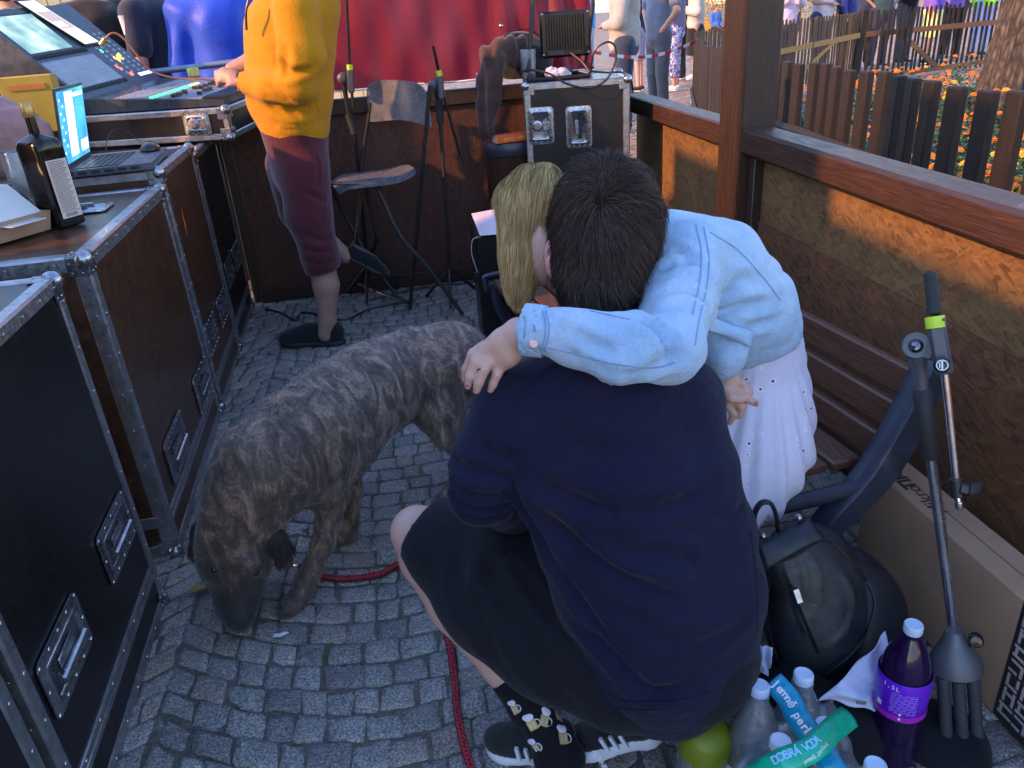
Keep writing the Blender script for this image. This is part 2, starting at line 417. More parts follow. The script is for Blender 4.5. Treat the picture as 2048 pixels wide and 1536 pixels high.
def osb(name, tones, ax, rough=.6, paint=None):
    "strand board: stretched random flakes in three directions; ax = axis the board faces"
    N = NT(name); tc = N.co(); layers = []
    for i, (ang, sc) in enumerate(((.1, 1), (-.9, 1.2), (.55, 1.0), (-.3, 1.25))):
        r = [0, 0, 0]; r[ax] = ang; mp = N.n('Mapping'); N.l(tc, mp.inputs[0]); mp.inputs['Rotation'].default_value = r
        wob = N.n('TexNoise'); wob.inputs['Scale'].default_value = 9; N.l(mp.outputs[0], wob.inputs[0])
        ad = N.n('VectorMath', operation='MULTIPLY_ADD'); N.l(wob.outputs[1], ad.inputs[0]); ad.inputs[1].default_value = (.02, .02, .02); N.l(mp.outputs[0], ad.inputs[2])
        m2 = N.n('Mapping'); N.l(ad.outputs[0], m2.inputs[0])
        s3 = [78*sc, 78*sc, 78*sc]; s3[(ax+1) % 3] = 19*sc; s3[ax] = .001; m2.inputs['Scale'].default_value = s3
        v = N.n('TexVoronoi'); v.inputs['Scale'].default_value = 1; N.l(m2.outputs[0], v.inputs[0])
        hs = N.n('SeparateColor'); N.l(v.outputs['Color'], hs.inputs[0]); layers.append((hs.outputs[0], hs.outputs[1], v.outputs['Distance']))
    val = layers[0][0]; dist = layers[0][2]
    for a, b, d in layers[1:]:
        sel = N.math('GREATER_THAN', b, .55); q = N.n('Mix', data_type='FLOAT'); N.l(sel, q.inputs[0]); N.l(val, q.inputs[2]); N.l(a, q.inputs[3]); val = q.outputs[0]
        q = N.n('Mix', data_type='FLOAT'); N.l(sel, q.inputs[0]); N.l(dist, q.inputs[2]); N.l(d, q.inputs[3]); dist = q.outputs[0]
    fine = N.noise(140, 4, .7, tc)
    k = N.math('ADD', N.math('MULTIPLY', val, .46), N.math('MULTIPLY', fine, .25)); k = N.math('ADD', k, N.math('MULTIPLY', N.math('SUBTRACT', N.noise(2.2, 4, .6, tc), .35), .6))
    col = N.ramp(k, [(.08, tones[0]), (.3, tones[1]), (.62, tones[2]), (.95, tones[3])])
    if paint:
        pm = N.ramp(N.noise(3.5, 5, .65, tc), [(.35, (.55,)*3), (.7, (1,)*3)]); col = N.mix(pm, col, paint)
    N.set(Base_Color=col, Roughness=rough)
    N.bump(N.math('ADD', val, N.math('MULTIPLY', dist, .5)), .35, .003); MATS[name] = N.m; return N.m
M_post = wood('brown_stain_post', (.036, .018, .010), .5, 2)
M_rail = wood('brown_stain_rail', (.052, .022, .012), .5, 1, worn=.1)
M_slat = wood('brown_slat', (.10, .042, .024), .42, 1, .3, worn=.2)
M_picket = wood('dark_picket', (.015, .009, .007), .7, 2)
M_ochre = wood('ochre_rail', (.42, .22, .07), .6, 0, .3)
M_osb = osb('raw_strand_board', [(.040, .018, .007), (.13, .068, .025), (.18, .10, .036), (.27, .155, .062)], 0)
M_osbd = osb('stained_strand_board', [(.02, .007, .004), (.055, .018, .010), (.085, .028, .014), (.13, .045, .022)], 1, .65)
M_osbs = osb('shaded_side_board', [(.030, .011, .006), (.10, .044, .018), (.15, .066, .027), (.23, .10, .042)], 0, .6)  # same raw board, darkened in its colour to stand for shade on the lower wall
M_alu = mat('brushed_aluminium', (.42, .42, .44), .38, .9, var=.18, vs=30, bump=.15, bs=300, bd=.0006, rvar=.12)
M_steel = mat('zinc_steel', (.40, .41, .44), .28, .95, var=.2, vs=25, bump=.1, bs=120, bd=.0006)
M_ply = None
def ply(name, col, scr):
    N = NT(name); c = N.co(); st = N.co((40, 40, 3)); sc = N.noise(3, 5, .75, st, .6)
    m1 = N.noise(2.2, 5, .6, c)
    m = N.math('MULTIPLY', N.ramp(sc, [(.60, (0, 0, 0)), (.74, (1, 1, 1))]), N.ramp(m1, [(.45, (0, 0, 0)), (.62, (1, 1, 1))]))
    dots = N.ramp(N.noise(70, 2, .5, c), [(.745, (0, 0, 0)), (.77, (1, 1, 1))])
    b = N.ramp(N.noise(30, 4, .6, c), [(.3, tuple(x*.6 for x in col)), (.7, tuple(x*1.3 for x in col))])
    b = N.mix(N.math('MULTIPLY', m, .55), b, scr); b = N.mix(N.math('MULTIPLY', dots, .6), b, scr)
    N.set(Base_Color=b, Roughness=N.ramp(m1, [(.3, (.26,)*3), (.7, (.44,)*3)])); N.bump(N.noise(260, 2, .5, c), .25, .001)
    MATS[name] = N.m; return N.m
M_ply = ply('brown_phenolic_ply', (.062, .026, .013), (.30, .17, .10))
M_plyb = ply('black_phenolic_ply', (.008, .0065, .008), (.10, .08, .08))
M_blk = mat('black_plastic', (.016, .016, .019), .42, bump=.1, bs=200)
M_blkg = mat('black_gloss_plastic', (.010, .010, .012), .18)
M_rub = mat('black_rubber', (.02, .02, .022), .75, bump=.3, bs=300, bd=.001)
M_white = mat('white_plastic', (.72, .74, .76), .4)
# ------------------------------------------------------------------ ground
def m_ground():
    N = NT('far_paving'); c = N.co(); wob = N.n('TexNoise'); wob.inputs['Scale'].default_value = 5; N.l(c, wob.inputs[0])
    v = N.n('TexVoronoi'); v.feature = 'DISTANCE_TO_EDGE'; v.inputs['Scale'].default_value = 8.5; v.inputs['Randomness'].default_value = .35; N.l(c, v.inputs[0])
    v2 = N.n('TexVoronoi'); v2.inputs['Scale'].default_value = 8.5; v2.inputs['Randomness'].default_value = .35; N.l(c, v2.inputs[0])
    hs = N.n('SeparateColor'); N.l(v2.outputs['Color'], hs.inputs[0])
    st = N.ramp(N.math('ADD', N.math('MULTIPLY', hs.outputs[0], .6), N.math('MULTIPLY', N.noise(60, 4, .7, c), .4)), [(.2, (.22, .155, .11)), (.8, (.44, .33, .24))])
    e = N.ramp(v.outputs[0], [(.02, (0, 0, 0)), (.07, (1, 1, 1))])
    N.set(Base_Color=N.mix(e, (.07, .055, .045), st), Roughness=.7); N.bump(e, .6, .012); return N.m
g = MB(); nx, ny = 24, 24
g.add([(-160, -60, -.022), (160, -60, -.022), (160, 260, -.022), (-160, 260, -.022)], [(0, 1, 2, 3)])
tag(g.build('ground', m_ground(), smooth=None), kind='structure')
def m_joint():
    N = NT('sandy_joints'); c = N.co(); mo = N.ramp(N.noise(3.3, 5, .6, c), [(.54, (0, 0, 0)), (.64, (1, 1, 1))])
    sd = N.ramp(N.noise(90, 4, .7, c), [(.3, (.06, .05, .045)), (.75, (.19, .16, .13))])
    ms = N.ramp(N.noise(120, 3, .6, c), [(.3, (.03, .045, .012)), (.7, (.09, .115, .03))])
    N.set(Base_Color=N.mix(mo, sd, ms), Roughness=.95); N.bump(N.noise(150, 3, .7, c), .8, .004); return N.m
j = MB(); n1 = 90
vv = [(-2.2+3.7*i/n1, .3+5.5*k/n1, -.0055+.003*math.sin(i*1.7)*math.sin(k*1.3)) for k in range(n1+1) for i in range(n1+1)]
j.add(vv, [(k*(n1+1)+i, k*(n1+1)+i+1, (k+1)*(n1+1)+i+1, (k+1)*(n1+1)+i) for k in range(n1) for i in range(n1)])
tag(j.build('pavement_joints', m_joint(), smooth=True), kind='structure')
def m_stone():
    N = NT('granite_setts'); c = N.co(); gi = N.n('NewGeometry')
    rnd = gi.outputs['Random Per Island']
    base = N.ramp(rnd, [(0, (.19, .175, .165)), (.35, (.26, .243, .225)), (.7, (.31, .288, .262)), (.88, (.26, .21, .17)), (1, (.37, .345, .32))])
    sp = N.noise(170, 4, .75, c); spk = N.ramp(sp, [(.34, (.22, .22, .24)), (.5, (.95, .95, .95)), (.64, (2.1, 2.1, 2.1))])
    b = N.mix(1.0, base, spk, 'MULTIPLY')
    dirt = N.ramp(N.noise(7, 6, .65, c), [(.4, (0, 0, 0)), (.75, (1, 1, 1))]); b = N.mix(N.math('MULTIPLY', dirt, .4), b, (.09, .078, .07))
    mo = N.math('MULTIPLY', N.ramp(N.noise(3.3, 5, .6, c), [(.52, (0, 0, 0)), (.62, (1, 1, 1))]), N.ramp(N.noise(45, 4, .7, c), [(.5, (0, 0, 0)), (.62, (1, 1, 1))]))
    b = N.mix(N.math('MULTIPLY', mo, .7), b, (.075, .095, .03))
    N.set(Base_Color=b, Roughness=N.ramp(N.noise(20, 4, .6, c), [(.3, (.48,)*3), (.7, (.75,)*3)]))
    N.bump(N.math('ADD', N.noise(45, 5, .7, c), N.math('MULTIPLY', sp, .5)), .8, .007); return N.m
def setts():
    V, Fc = [], []; r = random.Random(5); W, cc, xc = 1.26, .20, -.20
    for col in range(-2, 2):
        x0 = xc+col*W
        for jr in range(-4, 68):
            wrow = .086; nn = 12; off = r.uniform(-.3, .3)
            xs = [-.63+off*.04]; 
            while xs[-1] < .60: xs.append(xs[-1]+r.uniform(.066, .118))
            if .63-xs[-2] < .04: xs[-2:] = [.63]
            else: xs[-1] = .63
            for a, b in zip(xs[:-1], xs[1:]):
                if b-a < .03: continue
                y0 = .1+jr*wrow; f = lambda x, e: np.array([x0+x, y0+e*wrow+cc*(x/.63)**2-.0*x])
                q = [f(a, 0), f(b, 0), f(b, 1), f(a, 1)]; c = sum(q)/4
                if c[1] < .3 or c[1] > 5.4 or c[0] < -1.7 or c[0] > 1.45: continue
                q = [c+(p-c)*(1-r.uniform(.03, .10))+np.array([r.uniform(-.0065, .0065), r.uniform(-.0065, .0065)]) for p in q]
                ring = []
                for i in range(4):
                    p, pn, pp = q[i], q[(i+1) % 4], q[i-1]
                    ring += [p+(pp-p)*r.uniform(.03, .13), p+(pn-p)*r.uniform(.03, .13), (p+pn)/2+np.array([r.uniform(-.004, .004), r.uniform(-.004, .004)])]
                n = len(ring); z = r.uniform(-.004, .003); tx, ty = r.uniform(-.05, .05), r.uniform(-.05, .05); o = len(V)
                for sc, zz in ((1.0, -.03), (1.0, -.005), (.955, -.0005), (.6, .001)):
                    for p in ring:
                        d = (p-c)*sc; V.append((c[0]+d[0], c[1]+d[1], z+zz+(d[0]*tx+d[1]*ty if zz > -.02 else 0)+(r.uniform(-.0012, .0012) if sc < 1 else 0)))
                V.append((c[0], c[1], z+.002))
                for lv in range(3):
                    for i in range(n): Fc.append((o+lv*n+i, o+lv*n+(i+1) % n, o+(lv+1)*n+(i+1) % n, o+(lv+1)*n+i))
                for i in range(n): Fc.append((o+3*n+i, o+3*n+(i+1) % n, o+4*n))
    tag(mkobj('pavement', V, Fc, m_stone(), smooth=True), kind='structure')
setts()
lt = MB()
p = gz(562, 1273); lt.add([p+np.array(q) for q in ((-.022, -.005, .006), (.0, -.009, .007), (.024, .004, .006), (.012, .009, .009), (-.004, .006, .007), (-.018, .008, .008))], [(0, 1, 2, 3, 4, 5)])
o = lt.build('paper_scrap', M_white, smooth=None); o.modifiers.new('t', 'SOLIDIFY').thickness = .0006
tag(o, 'torn white paper scrap lying on the stone setts near the dog\'s front paw', 'litter')
lf = MB(); p = gz(405, 1182); lf.add([p+np.array(q)*1.5 for q in ((-.03, -.006, .008), (-.01, -.014, .012), (.018, -.008, .016), (.034, .004, .012), (.012, .014, .010), (-.014, .010, .014))], [(0, 1, 2, 3, 4, 5)])
o = lf.build('fallen_leaf', mat('dry_leaf', (.22, .17, .06), .8), smooth=None); o.modifiers.new('t', 'SOLIDIFY').thickness = .0006
tag(o, 'dry yellow brown leaf lying against the foot of the nearest tall case', 'leaf')
cr = MB(); rr = random.Random(12)
for k in range(420):
    x, y = rr.uniform(-.85, .5), rr.uniform(1.0, 3.4); s = rr.uniform(.0012, .0035); cr.ball((x, y, .001), (s, s*.8, s*.6), 5, 3)
tag(cr.build('grit', mat('pale_grit', (.36, .32, .28), .9), smooth=None), 'fine pale grit scattered over the setts', 'grit', kind='stuff')
# ------------------------------------------------------------------ booth: posts, rails, boards
def simple(name, mb, m, label, cat, smooth=40, group=None, origin=None):
    v = np.array(mb.v); org = origin if origin is not None else (v[:, 0].mean(), v[:, 1].mean(), v[:, 2].min())
    return tag(mb.build(name, m, smooth=smooth, origin=org), label, cat, group)
rw = thing('side_wall', 'right hand booth wall of raw strand board under a brown stained rail', 'wall', (1.45, 3, 0))
MB().bar((1.465, .6, 1.05), (1.465, 3.205, 1.05), .13, .105, bev=.012).build('top_rail', M_rail, rw)
MB().bar((1.47, 3.45, 1.045), (1.47, 5.02, 1.045), .12, .10, bev=.008).build('top_rail', M_rail, rw)
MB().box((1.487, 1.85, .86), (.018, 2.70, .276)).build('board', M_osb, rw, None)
MB().box((1.479, 1.85, .363), (.018, 2.70, .714)).build('board', M_osbs, rw, None)  # lower board, shade put into its colour
MB().box((1.487, 4.23, .54), (.018, 1.54, .90)).build('board', M_osb, rw, None)
MB().bar((1.462, 3.165, .0), (1.462, 3.165, .995), .05, .06, up=(0, 1, 0), bev=.004).build('batten', M_post, rw)
MB().bar((1.462, 3.51, .0), (1.462, 3.51, .993), .03, .05, up=(0, 1, 0), bev=.004).build('batten', M_post, rw)
MB().bar((1.455, .6, .05), (1.455, 3.13, .05), .04, .09, bev=.004).build('bottom_rail', M_post, rw)
po = MB().box((1.475, 3.325, 1.3), (.155, .24, 2.6), bev=.008)
simple('corner_post', po, M_post, 'thick brown stained timber post rising between the two strand board panels', 'post')
pf = MB().box((1.387, 3.37, 1.3), (.02, .06, 2.6), bev=.003)
bw = thing('back_wall', 'low dark brown strand board wall across the back behind the bar stool', 'wall', (.2, 5.03, 0))
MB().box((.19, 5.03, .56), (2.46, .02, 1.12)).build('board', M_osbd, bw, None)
MB().bar((-1.05, 5.03, 1.165), (1.39, 5.03, 1.165), .07, .09, bev=.006).build('top_rail', M_post, bw)
MB().bar((-1.05, 5.005, .05), (1.39, 5.005, .05), .03, .09, bev=.004).build('bottom_rail', M_post, bw)
MB().bar((-1.07, 5.04, .0), (-1.07, 5.04, 1.21), .07, .05, up=(0, 1, 0), bev=.004).build('post', M_post, bw)
xp = gy(1120, 20, 5.02)[0]
simple('banner_post', MB().box((xp, 5.14, 1.3), (.12, .12, 2.6), bev=.006), M_post, 'dark timber post at the back corner behind the red banner and floodlight', 'post')
# red banner
def banner():
    V, Fq, nx, nz = [], [], 150, 40; x0, x1 = -.62, gy(1180, 60, 4.98)[0]; z0, z1 = 1.262, 2.3
    for k in range(nz+1):
        for i in range(nx+1):
            x = x0+(x1-x0)*i/nx; z = z0+(z1-z0)*k/nz; s = (x-x0)/(x1-x0)
            amp = .004+.022*max(0, s-.55)/.45
            y = 4.965+amp*math.sin(38*x+3*z)+.012*math.sin(9*(x+.75*z))*(.3+s)+.006*math.sin(21*(x-.5*z))
            V.append((x, y, z))
    n = nx+1
    Fq = [(k*n+i, k*n+i+1, (k+1)*n+i+1, (k+1)*n+i) for k in range(nz) for i in range(nx)]
    N = NT('red_banner_cloth'); N.set(Base_Color=N.ramp(N.noise(5, 5, .6, N.co()), [(.3, (.15, .007, .026)), (.7, (.21, .010, .036))]), Roughness=.42, Sheen_Weight=.15)
    tr = N.n('BsdfTranslucent'); tr.inputs[0].default_value = (.45, .02, .03, 1); mx = N.n('MixShader'); mx.inputs[0].default_value = .35
    N.l(N.b.outputs[0], mx.inputs[1]); N.l(tr.outputs[0], mx.inputs[2]); N.l(mx.outputs[0], N.out.inputs[0])
    t = thing('banner', 'large red vinyl banner stretched along the back of the booth with a white corded edge', 'banner', (.2, 4.96, z0))
    mkobj('cloth', V, Fq, N.m, t, smooth=True)
    MB().tube([(x0+(x1-x0)*i/30, 4.965+.004*math.sin(i), z0-.004+.004*math.sin(i*.7)) for i in range(31)], .006, 6).build('cord', M_white, t)
banner()
# ------------------------------------------------------------------ fences around the flower bed
def picket_fence(name, label, path, spacing, w, h, th, m, top=True, rails=(.35, .8), railm=None, limit=100, railoff=.03, base=0, seed=2):
    r = random.Random(seed); pts = [np.array([*p[:2], 0.]) for p in path]; dense = catmull(pts, 14); acc = 0; t = thing(name, label, 'fence', (pts[0][0], pts[0][1], 0))
    nxt = 0; made = 0; spots = []
    for a, b in zip(dense[:-1], dense[1:]):
        L = np.linalg.norm(b-a)
        while nxt < acc+L:
            f = (nxt-acc)/L; spots.append((a+(b-a)*f, (b-a)/L)); nxt += spacing*r.uniform(.93, 1.07)
        acc += L
    for p, d in spots:
        lean = np.array([r.uniform(-.012, .012), r.uniform(-.012, .012), 0]); nrm = np.array([-d[1], d[0], 0]); hh = h+r.uniform(-.012, .012)
        a = p+np.array([0, 0, base]); b = p+lean+np.array([0, 0, hh])
        mb = MB(); u = np.array([d, nrm, (0, 0, 1)]).T
        mb.box((a+b)/2, (w*r.uniform(.94, 1.05), th, hh-base), u, bev=min(.007, th*.4)); mb.build('picket', m, t)
    for z in rails:
        MB().tube([p+np.array([-d[1], d[0], 0])*railoff+np.array([0, 0, z]) for p, d in spots[::2]], .028, 4, flat=1).build('rail', railm or m, t, None)
    return t
S12 = lambda px, py: gz(px, py, 1.2)
near = [(2.26, 2.2), (2.29, 2.60), (2.30, 2.95), (2.33, 3.35), (2.42, 3.8), (2.46, 4.25), (2.53, 4.75), (2.55, 5.2), (2.66, 5.7), (2.85, 6.6), (3.05, 7.6)]
picket_fence('picket_fence', 'near curved fence of thick dark brown pickets right behind the booth rail', near, .185, .094, 1.2, .045, M_picket, railoff=.045)
cur = [S12(1462, 99), S12(1442, 96), S12(1424, 92), S12(1408, 85), S12(1398, 76), S12(1391, 65)]
picket_fence('picket_fence', 'curved end of the dark fence beside the timber post, barrier tape tied to it', cur, .088, .082, 1.2, .03, M_picket, rails=(.5,), railoff=.03)
f1 = [S12(1391, 63), S12(1470, 52), S12(1545, 42), S12(1630, 34), S12(1720, 25)]
fa = picket_fence('picket_fence', 'far fence with thin slats and an ochre cross rail, left of the darker one', f1, .074, .045, 1.2, .02, wood('ochre_brown_picket', (.13, .065, .025), .6, 2), rails=(), base=.1)
a, b = np.array(gy(1541, 108, f1[2][1]-.05)), np.array(gy(1722, 70, f1[4][1]-.05))
MB().bar(a, b, .03, .09, bev=.004).build('rail', M_ochre, fa); MB().bar(a+(b-a)*.3-np.array([0, 0, .45]), a+(b-a)*.72, .025, .06, bev=.004).build('brace', M_ochre, fa)
f2 = [S12(1733, 22), S12(1800, 17), S12(1880, 10), S12(1980, 2), S12(2080, -6)]
fb = picket_fence('picket_fence', 'far dark brown fence with slanting brace in front of the tree, light showing through', f2, .105, .055, 1.2, .02, M_picket, rails=(), base=.05, seed=8)
a, b = np.array(gy(1722, 70, f2[0][1]-.06)), np.array(gy(2060, 38, f2[4][1]-.06)); MB().bar(a, b, .03, .09, bev=.004).build('rail', wood('mid_brown_rail', (.16, .075, .035), .6, 0), fb)
a2, b2 = np.array(gy(1770, 152, f2[0][1]-.06)), np.array(gy(2060, 110, f2[4][1]-.06)); MB().bar(a2, b2, .03, .08, bev=.004).build('rail', MATS['mid_brown_rail'], fb)
MB().bar(a+(b-a)*.22, a2+(b2-a2)*.36, .025, .09, bev=.004).build('brace', MATS['mid_brown_rail'], fb)
simple('fence_post', MB().bar((*f1[4][:2], 0), (*(f1[4][:2]+np.array([.08, -.02])), 1.24), .13, up=(0, 1, 0), bev=.01), M_picket, 'thick dark post where the ochre fence meets the darker fence', 'post')
# barrier tape
t0, t1 = gy(1391, 83, cur[-2][1]), gy(1186, 104, 8.0)
TPS = []; nT = 15
for i in range(nT):
    a = t0+(t1-t0)*i/nT; b = t0+(t1-t0)*(i+1)/nT; sag = lambda k: np.array([0, 0, -.10*math.sin(math.pi*k/nT)])
    TPS.append((MB().bar(a+sag(i), b+sag(i+1), .002, .032), i % 2))
tt = thing('barrier_tape', 'red and white barrier tape stretched from the curved fence past the standing crowd', 'barrier tape', tuple(t0))
for q, k in TPS: q.build('white_stripe' if k else 'red_stripe', M_white if k else mat('tape_red', (.6, .02, .03), .4), tt, None)
# ------------------------------------------------------------------ flower bed
def bed():
    edge = [(2.7, 2.0), (2.75, 3.5), (2.9, 5.2), (3.3, 7), (4.1, 9.3), (5.6, 10.6), (8.6, 11.8), (12, 12.2), (12, 2.0)]
    mb = MB(); mb.add([(x, y, .06) for x, y in edge], [tuple(range(len(edge)))[::-1]])
    tag(mb.build('soil', mat('dark_soil', (.035, .025, .016), .95, bump=.6, bs=50, bd=.01), smooth=None), kind='structure')
    from mathutils import geometry
    def inside(x, y):
        c = False; n = len(edge)
        for i in range(n):
            x1, y1 = edge[i]; x2, y2 = edge[i-1]
            if (y1 > y) != (y2 > y) and x < (x2-x1)*(y-y1)/(y2-y1)+x1: c = not c
        return c
    r = random.Random(3); V, Fc = [], []; BV, BF, bm = [], [], []
    spots = []
    while len(spots) < 1300:
        y = 2.2+9.6*r.random()**1.35; x = 2.75+(.6+y*.75)*r.random()**1.2
        if inside(x, y): spots.append((x, y))
    for x, y in spots:
        h = .34+.16*r.random(); rad = .10+.05*r.random()
        for k in range(54):
            a = r.uniform(0, 6.28); rr = rad*math.sqrt(r.random())*1.25; z = h*(.25+.75*r.random())*(1-.25*rr/rad)+.06
            c = np.array([x+rr*math.cos(a), y+rr*math.sin(a), z]); L = r.uniform(.026, .056); wd = L*.42
            d = np.array([math.cos(a)+r.uniform(-.8, .8), math.sin(a)+r.uniform(-.8, .8), r.uniform(-.2, .9)]); d /= np.linalg.norm(d)
            s = np.cross(d, (r.uniform(-.4, .4), r.uniform(-.4, .4), 1)); s /= np.linalg.norm(s)+1e-6; n = len(V)
            V += [c, c+d*L*.5+s*wd, c+d*L*1.1, c+d*L*.5-s*wd]; Fc.append((n, n+1, n+2, n+3))
        for k in range(r.choice((0, 0, 1, 1, 2)) if y > 6 else r.choice((0, 1, 2, 3))):
            a = r.uniform(0, 6.28); rr = rad*r.random()*1.2; c = np.array([x+rr*math.cos(a), y+rr*math.sin(a), h+.085+r.uniform(-.03, .05)]); R0 = r.uniform(.026, .042)
            yel = 1 if (r.random() < .12 or (x < 3.3 and r.random() < .5)) else 0
            tilt = np.array([r.uniform(-.35, .1), r.uniform(-.45, .1), 1]); u, v, d = frame_of(tilt)
            for ring, (rad2, zz, np_) in enumerate(((1.0, 0, 9), (.72, .35, 8), (.4, .6, 6))):
                for q in range(np_):
                    b0 = 6.283*(q+.5*ring)/np_; n = len(BV); w2 = .42*R0*rad2*6.28/np_
                    e = math.cos(b0)*u+math.sin(b0)*v; s = -math.sin(b0)*u+math.cos(b0)*v; i0 = c+d*R0*zz*.8; 
                    BV.extend([i0+e*R0*.15, i0+e*R0*rad2*.75+s*w2*1.3+d*R0*.12, i0+e*R0*rad2*1.05-d*R0*.1*r.random(), i0+e*R0*rad2*.75-s*w2*1.3+d*R0*.12]); BF.append((n, n+1, n+2, n+3)); bm.append(yel)
    N = NT('marigold_leaf'); rd = N.n('NewGeometry').outputs['Random Per Island']
    N.set(Base_Color=N.ramp(rd, [(0, (.018, .05, .016)), (.6, (.04, .10, .03)), (1, (.09, .16, .045))]), Roughness=.55, Subsurface_Weight=0.0)
    tag(mkobj('flower_bed_leaves', V, Fc, N.m), 'low green marigold foliage filling the bed behind the pickets', 'foliage', kind='stuff')
    def pm(nm, c0, c1):
        N = NT(nm); rd = N.n('NewGeometry').outputs['Random Per Island']; N.set(Base_Color=N.ramp(rd, [(0, c0), (1, c1)]), Roughness=.6); return N.m
    tag(mkobj('marigold_blooms', BV, BF, None, mats=[pm('orange_petal', (.62, .17, .006), (.80, .30, .015)), pm('yellow_petal', (.8, .42, .01), (.9, .6, .03))], fmat=bm), 'orange and yellow marigold blooms scattered over the bed behind the pickets', 'flowers', kind='stuff')
bed()
def tree():
    c = gz(1985, 190, .45); c2 = gz(2000, 30, 1.1); x, y = c[0], c[1]; rad = .5*76/F_PX*np.linalg.norm(c-CAMC)
    t = thing('tree', 'broad rough barked tree trunk standing in the marigold bed by the far fence', 'tree', (x, y, 0))
    V, Fc, n, m = [], [], 72, 90
    for k in range(m+1):
        z = 4.2*k/m; rr = rad*(1.02-.05*z+.28*math.exp(-z*7)); cx, cy = x+.05+.13*z, y
        for i in range(n):
            a = 6.283*i/n; q = rr*(1+.035*math.sin(a*17+2.2*math.sin(z*3+a*2))+.03*math.sin(a*9+z*7+1.5*math.sin(z*5))+.02*math.sin(z*23+a*5))
            V.append((cx+q*math.cos(a), cy+q*math.sin(a), z))
    Fc = [(k*n+i, k*n+(i+1) % n, (k+1)*n+(i+1) % n, (k+1)*n+i) for k in range(m) for i in range(n)]
    N = NT('tree_bark'); c = N.co((1, 1, .28)); f = N.noise(26, 6, .7, c, 1.2); v = N.n('TexVoronoi'); v.feature = 'DISTANCE_TO_EDGE'; v.inputs['Scale'].default_value = 18; N.l(c, v.inputs[0])
    kk = N.math('ADD', f, N.math('MULTIPLY', v.outputs[0], 1.2)); N.set(Base_Color=N.ramp(kk, [(.4, (.022, .017, .014)), (.75, (.095, .075, .06)), (1, (.17, .14, .11))]), Roughness=.9); N.bump(kk, .9, .03)
    mkobj('trunk', V, Fc, N.m, t, smooth=True)
    r = random.Random(9); br = MB(); LV, LF = [], []
    for i in range(9):
        a = i*.7+r.random(); st = np.array([x+.55, y, 3.2+.12*i]); e = st+np.array([math.cos(a)*1.9, math.sin(a)*1.9, 1.4+r.random()]); mid = (st+e)/2+np.array([0, 0, .3])
        br.tube(catmull([st, mid, e], 4), [.11*(1-.085*q) for q in range(9)], 7)
        for k in range(420):
            q = e+np.array([r.gauss(0, .75), r.gauss(0, .75), r.gauss(.2, .5)]); d = np.array([r.gauss(0, 1), r.gauss(0, 1), r.gauss(0, .6)]); d /= np.linalg.norm(d); s = np.cross(d, (0, 0, 1.)); s /= np.linalg.norm(s)+1e-5
            n = len(LV); LV += [q, q+d*.06+s*.045, q+d*.13, q+d*.06-s*.045]; LF.append((n, n+1, n+2, n+3))
    br.build('limbs', N.m, t); mkobj('crown', LV, LF, MATS.get('marigold_leaf') or bpy.data.materials['marigold_leaf'], t)
tree()
# ------------------------------------------------------------------ flight cases
M_latch = MATS['zinc_steel']
CD = np.array([-.0616, 1, 0]); CD /= np.linalg.norm(CD); CN = np.array([CD[1], -CD[0], 0])
def rowT(y0):
    o = np.array([-.8-.0616*y0, y0, 0])
    return lambda p: o+CN*p[0]+CD*p[1]+np.array([0, 0, p[2]])
def rivet(mb, p, n, r=.0045):
    u, v, d = frame_of(n); mb.ball(p, (r, r, r*.6), 6, 2, True, np.array([u, v, d]).T)
def dish(T, c, u, v, n, w, h, parent, m, grip='u', label=None):
    "recessed handle: flanged plate with a pressed tray and a sprung grip; u,v span the face, n points out"
    c, u, v, n = [np.asarray(q, float) for q in (c, u, v, n)]; mb = MB(T)
    def rr(hw, hh, r, z, k=4):
        out = []
        for sx, sy, a0 in ((1, 1, 0), (-1, 1, 90), (-1, -1, 180), (1, -1, 270)):
            for i in range(k+1):
                a = R_(a0+90*i/k); out.append(c+u*(sx*(hw-r)+r*math.cos(a))+v*(sy*(hh-r)+r*math.sin(a))+n*z)
        return out
    rings = [rr(w/2, h/2, .02, .0), rr(w/2, h/2, .02, .003), rr(w/2-.022, h/2-.022, .014, .0035), rr(w/2-.026, h/2-.026, .012, .007), rr(w/2-.031, h/2-.031, .011, .006), rr(w/2-.036, h/2-.036, .01, .0008)]
    L = len(rings[0]); vs = sum(rings, []); fs = []
    for i in range(len(rings)-1):
        for k in range(L): fs.append((i*L+k, i*L+(k+1) % L, (i+1)*L+(k+1) % L, (i+1)*L+k))
    fs.append(tuple((len(rings)-1)*L+k for k in range(L))); mb.add(vs, fs)
    for sx, sy in ((-1, -1), (-1, 0), (-1, 1), (0, 1), (1, 1), (1, 0), (1, -1), (0, -1)): rivet(mb, c+u*sx*(w/2-.011)+v*sy*(h/2-.011)+n*.003, n, .005)
    for s in (-.5, .5): rivet(mb, c+u*s*(w/2-.011)+v*(h/2-.011)+n*.003, n, .005); rivet(mb, c+u*s*(w/2-.011)-v*(h/2-.011)+n*.003, n, .005)
    o = mb.build('handle', m, parent)
    e = v if grip == 'v' else u; f = u if grip == 'v' else -v; ll = (h if grip == 'v' else w)/2-.05; q = ((w if grip == 'v' else h)/2-.06)
    g = MB(T); b = c+f*q*.55+n*.016
    g.tube([b-e*ll, b+e*ll], .009, 8); g.build('grip', M_rub if grip == 'v' else m, o)
    g = MB(T); a = c-f*q*.5
    for s in (-1, 1): g.bar(a+e*s*ll*.92+n*.008, b+e*s*ll*.92, .006, .004, up=n)
    g.bar(a-e*ll*.6+n*.004, a+e*ll*.6+n*.004, .03, .006, up=n, bev=.002); g.build('hinge_plate', m, o)
    return o
